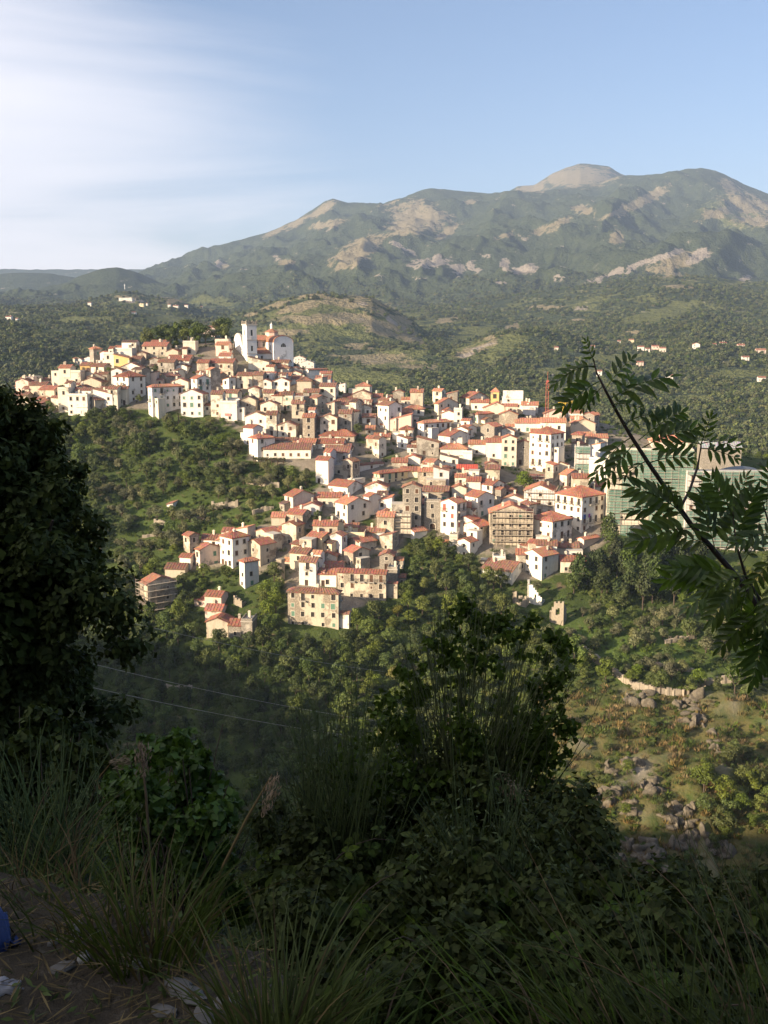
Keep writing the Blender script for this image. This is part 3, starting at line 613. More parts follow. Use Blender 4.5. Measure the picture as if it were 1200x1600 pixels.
# ================================================================== THE TOWN
# x0 xs x1 : sides of the silhouette and the corner between the two faces seen ('-': seen square on)
# ye yb    : eaves and foot;  roof shape, wall, roof tiles, flags | what it looks like
#   roof  ge eaves to the front, gf gable to the front, hip, flat, sl / sr lean-to falling left / right
#   flags b balcony, c chimney, 0-3 how many windows, a arches at the foot, p parapet
TOWN = '''
30 - 54 594 611 ge C b 1 | low cream house at the outermost tip of the upper row, brown roof
54 63 86 594 606 gf W b 1 | small house with a bright white gable beside the outermost tip of the upper row
27 - 46 601 613 ge C b 1 | small cream house just below the outermost tip of the upper row
46 - 74 602 622 ge B b 1 | beige brown-roofed house second in from the tip of the upper row
60 86 93 609 634 ge B r 2 | stained beige three-storey house with red-brown roof above the low long-roofed annexe
22 - 45 618 634 ge B b 1 | small brown-roofed house peeping over the dark oak crown
45 61 88 633 652 ge B b 1 | low house with a long brown side roof just above the hillside scrub
92 - 112 575 599 ge C r 1 | cream house with a tall blank front and red roof near the ochre strip
111 - 128 582 600 flat C b 1 | low flat-topped extension with a terrace beside a tall blank-fronted house
125 - 142 571 584 ge O b 0 | thin ochre strip of a house tucked under a brown roof
141 163 169 573 592 ge C b 1b | cream house with small balcony left of the dark garden trees
147 - 175 553 561 ge C r 0 | low cream house with long pinkish red roof on the skyline
131 - 146 560 569 gf W b 0 | tiny white gable on the skyline beside a pinkish red roof
118 - 130 562 570 gf W r 0 | tiny white house standing lowest along the upper skyline
176 - 214 546 556 ge W r 1 | red-roofed white house crowning the skyline with a white dormer gable
179 - 208 547 563 flat W r 1 | plain white block below the dormer-gabled red roof
162 - 180 554 575 flat W r 2 | narrow white house with dark windows beside an ochre gable
178 - 204 560 580 sr O b 1 | ochre house with a lean-to roof falling to one side
190 - 221 573 590 gf W b 1 | bright cream gable-fronted house just below the ochre lean-to house
221 - 236 580 596 flat C r 1 | small cream house behind the arcaded palazzo
222 - 262 541 557 ge B r 2 | long stone house with a brick-red end under the hilltop trees
214 - 230 553 563 gf B b 0 | small blank stone gable below the hilltop trees
205 - 222 561 573 ge G b 1 | dim grey stone house below the long brick-ended house
260 - 280 549 558 gf B b 0 | blank beige gable beside the cream block under the hilltop trees
246 - 274 566 584 ge G b 2 | greenish grey stone house with many windows at mid height of the upper row
234 - 250 562 572 gf G b 0 | grey stone gable next to the greenish stone house
174 202 222 589 630 hip W r 2 | big white three-storey house with hipped red-brown roof, lit flank blank
246 261 280 588 601 gf C b 1 | cream gable with its roof running back, above the arcaded palazzo
230 239 281 605 652 hip L o 3ab | arcaded greyish white palazzo with five top windows and dark arches at its foot
110 - 145 609 622 gf G b 0 | dark grey gable hung with a red cloth over a roof terrace
106 - 139 619 650 flat W b 3b | white house of stacked balconies with a red door, at the scrub edge
91 - 110 609 644 flat C b 2b | pale cream house with a loggia on top and a balcony below
125 - 160 597 608 gf B b 1 | low stone gable right above the red-cloth terrace
136 - 165 591 599 gf G b 0 | grey lean gable below the balcony house near the dark garden trees
138 149 163 625 647 gf B b 1 | beige gable house with roof running back, at the edge of the scrub
146 - 178 616 642 sr W b 1 | jumbled white house with mono-pitch roof next to a beige gable house
169 - 186 608 642 ge C b 1 | narrow tall cream house wedged against the big hipped white house
180 - 201 608 634 ge C b 1 | cream house clinging to the foot of the big hipped white house
120 - 138 637 650 flat W b 1 | little white outhouse on the lowest edge of the upper row
267 - 296 597 610 gf C b 1b | broad cream gable with a balcony, right of the arcaded palazzo
273 - 294 573 584 gf W b 1 | white pediment-like gable house amid stone roofs
261 - 299 561 570 ge C r 1 | long cream house with red roof under the cream block
275 - 297 566 573 ge W r 0 | low white strip with red roof above the white pediment house
286 - 307 536 554 flat C b 1 | cream flat-roofed block at the edge of the hilltop trees
282 - 319 616 652 gf L b 3b | greyish gable-fronted house on its own arch, beside a tall balconied house
297 309 328 592 634 ge W r 3b | tall white balconied house with red roof behind a greyish gable
308 - 328 567 592 ge B r 2 | stone end house of the long red-brown-roofed terrace below the church
327 - 366 567 590 ge B r 3 | long stone house with four windows in a row below the church steps
310 - 343 512 527 ge P r 1 | pink house alone among the trees on the very hilltop
336 - 358 533 547 flat P b 0 | flat-topped pinkish house hard against the church front
337 - 359 539 558 ge P o 1 | salmon house with one window and orange roof, against the church front
342 - 362 556 567 ge W r 1 | small white red-roofed house below the salmon house
388 - 422 566 582 sr C d 1 | broad pale house with one long slanting roofline under the bell tower
423 - 452 567 578 ge C b 1 | cream house directly under the lunette gable of the church
423 - 453 575 587 hip C b 2 | low cream house with dark hipped roof, second below the lunette gable
451 - 474 578 588 gf C b 0 | plain cream gable right of the dark hipped roof
470 - 492 567 579 gf W d 1 | white house with dark roof on the skyline right of the church
477 482 511 578 592 gf W b 0 | broad white gable on the skyline, largest right of the church
371 - 390 585 597 gf C b 0 | little white gable under the slanting-roofed pale house
370 - 396 587 608 ge C b 1 | cream house half in shade below a little white gable
396 - 413 586 612 ge B b 1 | tall stained beige house in the middle of the slope below the bell tower
410 - 431 586 597 ge C r 1 | cream red-roofed house above the smaller of two white gables
430 - 456 587 597 ge C r 1 | cream red-roofed house above the brighter of two white gables
404 - 426 597 615 gf W b 1 | smaller of two white gables side by side below the church
426 - 454 596 616 gf W b 2 | larger brighter of two white gables side by side below the church
452 - 472 584 593 gf C b 1 | cream gable upper right of the twin white gables
456 - 473 592 603 ge W b 1 | white brown-roofed house right beside the twin white gables
489 - 523 597 604 ge C r 1 | wide red-roofed house near the skyline dip right of the church
499 524 528 604 630 ge C b 2 | tall cream house with attic window facing the skyline dip
525 - 541 602 614 sl W b 1 | small white lean-to house on the skyline dip
474 - 500 613 634 ge G b 2b | dim grey stone house with balconies, shaded by its neighbour
453 - 474 605 614 gf B b 0 | blank beige gable between twin white gables and the dim balconied house
536 - 551 621 630 ge B b 1 | small beige house in the dip between the two hills
520 - 558 632 646 ge W b 0 | long white wall under a dark roof in the dip between the two hills
411 - 430 614 642 ge C b 1 | cream house of three storeys under the smaller white gable
425 - 443 618 642 ge C r 1 | narrow cream house in the crowded middle slope under the larger white gable
441 - 459 617 642 ge C b 1 | cream house beside the dim one, in the crowded middle slope
456 - 477 631 662 ge B b 2b | beige house with green-railed balcony at mid slope
376 - 402 625 653 gf B d 1b | stone gable house with stepped side roof at the scrub edge of the slope
400 412 427 631 648 gf C d 1 | pale gable house with dark flank next to a stone gable
349 - 373 614 632 ge C b 1b | cream balconied house above the pink-laundry house
345 - 372 630 659 flat W b 2b | white house with a balcony of pink laundry by the scrub
330 - 350 616 652 ge C b 1 | cream house on the bank above the scrub, palm beside it
383 - 419 651 678 gf W b 1 | large pale gable-fronted house, lowest before the green gully
416 - 434 648 682 ge C b 1 | tall cream house with curved pediment beside the large pale gable
434 - 464 665 685 gf C b 1 | white gable with balconies lit below the crowded middle slope
473 - 493 652 686 ge B r 3 | tower-like beige house with four windows one above another
492 - 501 656 676 ge G b 0 | sliver of a dim house beside the tower-like beige house
500 - 528 653 680 gf C b 2b | cream gable house with a green door and dark balcony
529 - 551 646 677 ge G b 2 | dim grey stone house beside a leafy tree in the dip
387 403 428 685 722 hip W r 1 | dazzling white house on the corner above the pergola
411 - 487 702 717 ge W b 3 | long low white house with one long brown roof over the pergola
458 - 494 692 704 ge C r 1 | cream house with red roof behind the long low white house
499 - 555 681 692 hip C r 2 | wide cream house with a red hipped roof, fronted by small trees
496 - 538 693 708 ge W r 1 | long white house with bare front and red roof above a dim gable
508 - 549 701 714 ge L b 1 | pale house with red-brown roof just left of the apse building
509 - 547 707 738 ge L b 2 | greyish white house with small windows, next to the narrow buttress house
493 513 521 719 758 ge W r 0 | narrow tall white house like a buttress above the green gully
519 - 541 731 744 flat C b 1 | small flat-topped cream box beside the buttress-like white house
556 561 600 728 738 gf W b 1 | white gable with red-brown roof at the foot of the apse building
584 593 645 740 760 hip Y r 3b | pale yellow house with two tall balcony doors and red hipped roof
551 - 581 616 633 gf B b 1 | beige gable on the dip near the bright white tall house
555 - 582 605 616 ge C r 1 | cream red-roofed house highest in the dip between the two hills
581 - 599 621 630 ge C r 1 | cream house with red roof stepping down towards the white tall house
560 - 581 636 648 gf C b 1 | cream gable in the hollow left of the bright white tall house
566 - 588 652 665 ge W b 1 | white brown-roofed house above the leafy tree in the dip
590 607 628 634 674 ge W b 2 | bright white tall house with chimneys at the start of the second hill
606 - 644 645 662 ge P o 1 | pale pink house with an orange roof right of the bright white tall house
609 - 644 656 680 sl P r 1b | pinkish white house with balcony below the orange roof
633 - 664 639 650 hip W o 1 | white house with orange hipped roof on the second skyline
571 - 587 672 681 ge C o 1 | small orange-roofed house in the hollow by the leafy tree
584 - 611 685 693 ge C r 0 | low cream red-roofed house behind the apse building
625 - 646 671 692 hip W r 2 | white house with pale green shutters and dark red hipped roof
653 662 707 661 686 hip L o 3b | large white house with a broad orange hipped roof and long balcony
679 685 717 631 649 ge C r 2 | cream house with an ochre band on the second hilltop
720 733 766 622 640 ge C r 2 | cream red-roofed long house joined to the yellow bell turret
736 - 765 629 642 ge W r 1 | white house right below the long house by the yellow bell turret
755 - 798 638 652 gf C r 1 | cream gable with wide red roofs under the yellow bell turret
786 - 818 622 640 sl W g 1p | bright white house with stepped parapet crowning the second hill
815 - 842 633 646 ge W o 2 | white house with orange roof next to the stepped white house
817 - 838 642 650 flat L b 0 | lavender-white strip of wall beneath the orange roof by the stepped house
850 - 883 647 659 gf P b 0 | blank pinkish gable under the yellow crane
740 747 773 647 662 hip C r 2 | cream house with shallow hipped roof in front of the second hilltop
709 - 723 641 664 flat W b 1 | slim white house between the ochre-banded house and the steps
690 - 712 646 657 gf W r 1 | little white gable beside the slim white house
780 - 810 648 670 gf B r 1 | beige gable with shuttered windows below the wide red roofs
752 772 787 667 692 gf G r 1b | grey stone gable with balcony and roof running back to one side
777 - 805 674 685 gf W r 0 | white blank gable between the grey stone gable and the long white houses
709 731 740 672 692 gf W r 1 | white gable with its roof running back below the little garden tree
686 703 736 682 702 ge W r 2 | white house with red roof and three windows above a pergola
688 - 731 701 717 hip W o 1 | white house under a wide pale orange hipped roof
732 - 760 694 712 ge W o 2 | white house with two dark doors and orange roof
724 - 739 708 720 flat W b 1 | little white cube with a red shutter
687 - 717 717 737 sr W d 1 | white house with slanting top and red shutters
651 - 687 692 714 sr G b 1 | ruinous grey house with sloping broken top
805 - 846 661 678 ge W o 2 | long white house with orange roof behind the big hipped white block
845 - 885 660 690 ge W o 2 | long white house with orange roof on the far side of the big hipped white block
830 859 885 678 742 hip W r 3ab | big white block with hipped red-brown roof and one glaring lit flank
784 - 808 685 731 gf C r 3 | tall cream gable house with a column of three windows
807 - 831 693 728 gf G b 1 | derelict greenish grey house with a large blind arch
759 - 785 691 718 ge W r 1 | white house with a long outer staircase running down beside it
758 - 778 725 747 gf B b 1 | small stone gable house at the foot of the long staircase
714 - 747 733 744 ge C v 0 | house under a vivid red sheet roof
746 769 790 758 780 ge W r 1 | white house with red roof and dim flank above a small garden
729 - 752 752 773 ge W r 1 | white red-roofed house joined to one with a dim flank
713 - 728 743 760 flat Y b 0 | tiny pale yellow cube with a roof terrace
677 - 703 736 762 sr L b 2 | greyish white house with slanting roof and a dark balcony window
653 - 678 737 760 ge B o 1 | beige house with faded orange roof and one balcony door
626 - 654 737 747 ge C r 0 | house of low red roofs between the yellow balcony house and the beige one
633 - 658 718 727 gf W r 0 | little white gable with red roof over the yellow balcony house
612 - 638 723 733 ge C r 0 | low red-roofed house behind the yellow balcony house
629 - 659 761 830 gf G b 3 | grey stone tower house of four storeys, tallest of the lower town
659 - 702 768 788 ge B b 3 | beige house with brown roof and three windows beside the grey stone tower house
663 - 690 784 828 flat G b 2a | grey stone house with an arched cellar, right of the tower house
689 713 730 786 843 gf W o 3b | tall white four-storey house with orange-shuttered balconies
728 746 774 777 811 ge W r 2 | white house with stepped red roofs in front of the scaffolded gable
785 - 821 781 794 gf W b 1 | small white gable with a red door
779 - 807 767 778 hip C b 1 | cream hipped-roof cottage beside the round tree
820 866 877 768 806 gf L r 2 | scaffolded gable house with bare grey front
826 - 851 748 768 ge L b 1 | scaffolded upper house right behind the scaffolded gable
876 885 912 742 764 ge P o 1 | pinkish house with orange roof below the big hipped white block
863 - 889 727 742 gf C b 0 | cream gable under the corner of the big hipped white block
831 862 898 814 860 hip W r 3b | square white house with bright red hipped roof and two rows of balconies
765 - 833 802 853 gf B r 3 | long beige house wrapped in bare scaffolding
706 - 730 763 778 gf C r 0 | blank cream gable beside the tiny pale yellow cube
443 458 489 776 800 ge C r 1 | pale house under a cluster of red roofs at the top of the lower spur
424 - 447 808 821 ge B o 0 | small beige orange-roofed house on the outer edge of the lower spur
447 473 484 804 825 ge B r 1b | beige house with red roof and side balcony on the lower spur
440 463 474 821 854 gf B r 1 | tall beige gable with a cellar arch, on the lower spur
474 - 501 791 808 gf L r 1 | grey-white gable with red roof beside small dark garden trees
496 - 535 777 793 ge C r 1 | cream house with pale green shutters and red roof on the upper spur
512 543 565 761 779 ge W r 0 | white house with a plain front and grey flank on the upper spur
523 543 577 788 824 ge W o 1 | white house with long orange roof and grey flank of small windows
570 - 606 761 778 gf W r 1 | white gable with an orange awning at the top of the spur
583 - 614 784 806 sl L o 1 | greyish house with orange lean-to roof beside the tower house
589 - 617 807 842 ge B o 2 | buttressed beige house with orange roof under the lean-to
616 - 643 807 841 flat C b 2 | pale house with an unfinished scaffolded top storey
634 647 668 831 847 gf W o 0 | small white gable with orange roof above the bramble-dark gully
489 - 529 821 853 ge B r 1 | large stained beige house with red roof in the middle of the spur
479 503 521 840 866 ge Y r 1b | pale yellow house with grey gable flank in the middle of the spur
531 - 571 836 853 flat Y b 1 | flat-roofed yellowish house with a terrace of crates
542 560 588 848 868 gf B r 1 | beige gable house with red roof below the crate terrace
537 552 577 863 889 ge B r 1 | beige house with a blank lit gable flank above the long red-brown roof
504 - 538 890 899 ge C r 0 | low house of red-brown roof between the white corner house and the beige gable
497 - 527 869 882 gf C r 0 | cream gable peeping above the white corner house
452 480 492 865 898 ge B b 2b | beige house with a wooden gallery on the lower spur edge
467 494 501 878 918 ge W b 2b | white corner house of three storeys with a flower ledge
495 - 527 897 918 ge W r 2 | low white house between the white corner house and the long beige block
527 603 606 896 940 ge B r 3b | long beige block of three storeys with many windows and red-brown roof
449 529 532 926 985 hip B b 3b | lowest beige block of the spur, four storeys with small iron balconies
605 - 622 890 916 flat G b 0 | grey roofless stone shell right of the long beige block
593 - 616 868 892 gf G b 1 | grey ruined gable above the roofless stone shell
560 - 601 833 844 ge B b 0 | low house of dark brown roofs sunk in the gully below the orange lean-to
257 - 291 889 903 ge B b 0 | low brown-roofed barn among olives at the end of the lower row
280 298 304 871 891 ge W r 1 | little white red-roofed house beside the low barn
304 313 342 859 893 ge P r 2 | pinkish white house with side arch on a stone base
314 - 342 843 858 ge W b 3 | white house with a row of four small arched windows
341 364 387 840 890 hip W r 2 | tall white house with hipped red roof, highest of the lower row end
384 407 429 851 886 gf B r 2 | beige gable house with dark door next to the slim hipped tower house
373 383 403 877 921 hip L r 2 | slim hipped tower house standing in front of a beige gable
398 418 437 833 858 gf B r 1 | beige stone gable under the outermost orange roof of the spur
319 346 353 932 954 ge P r 0 | plain pinkish house with lean red roof, upper of the isolated pair in the scrub
320 - 348 954 968 ge P r 0 | low pinkish house under the plain one in the scrub
322 - 358 972 996 gf B r 1 | isolated beige gable house with a balcony low in the scrub
357 - 378 977 998 ge G r 1 | dark stone house joined to the isolated gable house
377 - 396 971 999 flat G b 1 | broken-topped stone house at the end of the isolated group
215 232 269 912 962 ge B o 2 | beige orange-roofed house wrapped in scaffolding beside the dark oak
715 738 751 813 842 gf W r 1b | white gable house with a plant-filled balcony
725 748 769 823 849 gf C r 1 | cream gable with brown roof running back below the balcony plants
715 734 748 847 874 gf W r 2 | lowest white gable of the middle slope with five little windows
702 - 716 839 862 flat C b 0 | flat cream annexe clinging to the lowest white gable
873 908 951 776 834 hip W r 3b | large white house with peeling end wall and laundry on a line
755 800 828 893 915 ge W b 3b | wide white house with brown roof and three windows above the ruins
770 - 791 873 890 flat W b 1 | white rooftop block behind the wide white house
820 846 876 869 908 gf W o 2b | white gable house with orange side roof and open loggia
806 - 822 866 893 ge C r 1 | cream red-roofed house left of the open loggia house
876 - 916 877 897 ge C r 1 | plain cream barn-like house with red roof and white chimney
904 912 941 843 858 gf P r 1 | pinkish gable below the laundry house
868 - 906 858 868 ge C b 0 | house of low brown roofs between the square red-roofed house and the pinkish gable
890 - 912 645 662 ge W o 2 | white villa with orange roof, left one of two on the skyline behind the crane
908 - 937 650 664 ge W o 2 | white two-storey villa with balcony, right one of two on the skyline behind the crane
893 - 931 662 684 gf B o 0 | blank stone gable below the two skyline villas
898 - 926 681 694 ge C o 0 | orange-roofed house behind the green netted tower
919 - 951 684 696 ge C o 0 | low orange-roofed house beside the rowan stem
921 945 954 719 757 flat W b 2 | white flat-roofed house squeezed beside the green netting
911 - 949 760 772 ge W r 2 | small white red-roofed house below the flat-roofed white house
'''
FARMS = '''
923 - 931 541 546 ge W o 1 | white farmhouse highest up the wooded slope behind the rowan tip
965 - 971 533 538 ge W r 1 | tiny white farmhouse on the wooded slope, above the hamlet
983 - 992 531 537 ge Y o 1 | pale yellow farmhouse on the wooded slope above the hamlet
997 - 1008 542 548 ge W r 1 | long white house at the start of the hamlet on the wooded slope
1009 - 1017 545 551 ge W r 1 | white house in front of the hamlet on the wooded slope
1019 - 1031 541 549 ge P r 2 | pinkish house in the middle of the hamlet
1031 - 1042 544 550 ge C r 1 | cream house at the far end of the hamlet
1083 - 1095 538 545 gf W r 1 | lone white gable house on the wooded slope
1114 - 1121 538 542 ge L r 0 | small grey-white house between the lone gable and the treeline farms
1125 - 1137 536 542 ge W r 1 | long white farmhouse on the wooded slope past the lone gable
1153 - 1165 539 545 ge P r 1 | pink farmhouse near the edge of the wooded slope
1182 - 1198 547 554 ge P o 2 | large pinkish farm at the outer edge of the wooded slope
1160 - 1172 558 564 ge W r 1 | white house a little below the pink farmhouses
995 - 1007 566 572 ge P r 1 | pinkish farm lower down the wooded slope by the rowan leaves
933 - 942 580 588 ge W r 1 | white farm seen between rowan leaflets
1041 - 1053 587 594 ge W r 1 | white farm just above the rowan twig, lowest on the wooded slope
1185 - 1198 590 596 ge W r 1 | white farm at the lower outer edge of the wooded slope
866 - 874 543 548 ge C r 1 | small cream farm on the wooded slope behind the crane
8 - 19 495 500 ge W r 1 | white farm in the far wooded valley at the outer edge
24 - 29 498 502 ge W r 0 | tiny white shed near the white farm in the far valley
185 - 208 466 471 flat W r 1 | long white terrace building below the hilltop statue
217 - 226 475 480 flat Y o 1 | squat ochre house on the slope below the statue
137 - 144 473 479 ge W r 0 | white house at the foot of the statue hill
228 - 232 474 478 ge W r 0 | tiny white house beside the squat ochre house
262 - 268 476 481 ge W r 0 | tiny white cottage along the ridge past the statue
270 - 280 478 482 ge W r 0 | low white cottages row on the ridge past the statue
288 - 295 477 482 ge W r 0 | white house higher on the ridge past the statue
313 - 318 479 483 ge W r 0 | outermost white house on the ridge past the statue
205 - 213 488 491 ge W r 0 | white farm in the fields below the statue hill
262 - 272 794 800 sl W b 0 | small white hut among the terraced olives
'''
WSIZES = {'s': (0.9, 1.15), 'm': (1.05, 1.5), 'd': (1.15, 2.2), 't': (0.65, 0.8), 'l': (1.3, 1.7)}
REV = 0.24
_wm, _pm, _sm = {}, {}, {}
for k, (w, h) in WSIZES.items():
    b = MB(); f = 0.13
    b.box(-w/2 - f, -w/2, -0.05, REV - .03, -0.03, h + f); b.box(w/2, w/2 + f, -0.05, REV - .03, -0.03, h + f)
    b.box(-w/2, w/2, -0.05, REV - .03, h, h + f)
    if k != 'd': b.box(-w/2 - .2, w/2 + .2, -0.14, REV - .03, -0.15, -0.03)
    _wm[k] = b.mesh('window', M['frame'])
    p = MB(); p.box(-w/2, w/2, REV - .02, REV + .03, 0, h); p.box(-.03, .03, REV - .05, REV - .02, 0, h, 1); p.box(-w/2, w/2, REV - .05, REV - .022, h * .55, h * .55 + .05, 1)
    _pm[k] = p.mesh('pane', M['glass'], M['door'])
    for c in 'bgr':
        q = MB(); q.box(-w/2 - .08, w/2 + .08, -0.015, 0.03, 0.02, h - .02)
        for z in np.arange(.12, h - .1, .16): q.box(-w/2, w/2, -0.03, -0.016, z, z + .07)
        _sm[k + c] = q.mesh('shutter', M['shutter_' + c])
_bal = {}
def balcony_mesh(w):
    w = round(w * 2) / 2
    if w in _bal: return _bal[w]
    b = MB(); b.box(-w/2, w/2, -0.9, 0.0, -0.16, 0)
    for x in np.arange(-w/2 + .04, w/2, .22): b.box(x - .014, x + .014, -0.88, -0.86, 0, 0.95, 1)
    for s in (-1, 1):
        for y in np.arange(-.86, -.05, .22): b.box(s * (w/2 - .03) - .014, s * (w/2 - .03) + .014, y, y + .02, 0, .95, 1)
        b.box(s * (w/2 - .03) - .02, s * (w/2 - .03) + .02, -.88, -.02, .95, 1.0, 1)
    b.box(-w/2, w/2, -0.9, -0.85, .95, 1.0, 1)
    b.box(-w/2 + .2, -w/2 + .36, -.7, 0, -.42, -.16); b.box(w/2 - .36, w/2 - .2, -.7, 0, -.42, -.16)
    _bal[w] = b.mesh('balcony', M['slab'], M['iron']); return _bal[w]
def chimney_mesh():
    b = MB(); b.box(-.35, .35, -.35, .35, -1.2, 1.1); b.box(-.45, .45, -.45, .45, 1.1, 1.25); b.box(-.3, .3, -.12, .12, 1.25, 1.5)
    return b.mesh('chimney', W['C'])
CHIM = chimney_mesh()
_dm = MB(); _dm.box(-.55, .55, REV - .03, REV + .05, 0, 2.2); _dm.box(-.03, .03, REV - .05, REV - .031, 0, 2.15); DOOR = _dm.mesh('door', M['door'])
_dm = MB(); _dm.box(-.55, .55, REV - .03, REV + .05, 0, 2.2); _dm.box(-.03, .03, REV - .05, REV - .031, 0, 2.15); DOORR = _dm.mesh('door', M['reddoor'])

def face(mb, o, ux, W_, z0, z1, ops, m=0):
    """wall from o along ux (unit vector), W_ long, z0..z1, with real openings; ops = [(u0,u1,v0,v1)]. Outward normal is ux x up."""
    ux = np.array(ux); nrm = np.array((ux[1], -ux[0], 0)); o = np.array(o, float)
    P = lambda u, v, d=0: tuple(o + ux * u + np.array((0, 0, v)) - nrm * d)
    us_ = sorted({0, W_, *[x for q in ops for x in q[:2]]}); vs = sorted({z0, z1, *[x for q in ops for x in q[2:4]]})
    for a, b in zip(us_[:-1], us_[1:]):
        run = None
        for c, d in zip(vs[:-1], vs[1:]):
            solid = not any(q[0] - 1e-6 <= a and b <= q[1] + 1e-6 and q[2] - 1e-6 <= c and d <= q[3] + 1e-6 for q in ops)
            if solid: run = (run[0], d) if run else (c, d)
            if (not solid or d == vs[-1]) and run:
                mb.quad(P(a, run[0]), P(b, run[0]), P(b, run[1]), P(a, run[1]), m); run = None
    for q in ops:
        a, b, c, d = q[:4]; e = REV + .06
        mb.quad(P(a, c), P(a, c, e), P(a, d, e), P(a, d), m); mb.quad(P(b, c, e), P(b, c), P(b, d), P(b, d, e), m)
        mb.quad(P(a, c), P(b, c), P(b, c, e), P(a, c, e), m); mb.quad(P(a, d, e), P(b, d, e), P(b, d), P(a, d), m)
        mb.quad(P(a, c, e), P(b, c, e), P(b, d, e), P(a, d, e), m)

def roof_slab(mb, a, b, c, d, th=0.2):
    """roof plane a-b along the eaves, c-d along the ridge, as a slab, with its rows of cover tiles as ribs"""
    a, b, c, d = [np.array(p, float) for p in (a, b, c, d)]
    n = np.cross(b - a, d - a); n = n / np.linalg.norm(n)
    if n[2] < 0: n = -n
    mb.prism([a, b, c, d], n * th)
    L = np.linalg.norm(b - a); k = max(2, int(L / 0.85))
    for i in range(1, k):
        f = i / k; p, q = a + (b - a) * f, d + (c - d) * f
        if np.linalg.norm(q - p) < .5: continue
        w = (b - a) / L * 0.16
        mb.prism([p - w + n * (th - .002), p + w + n * (th - .002), p + n * (th + .12)], q - p)

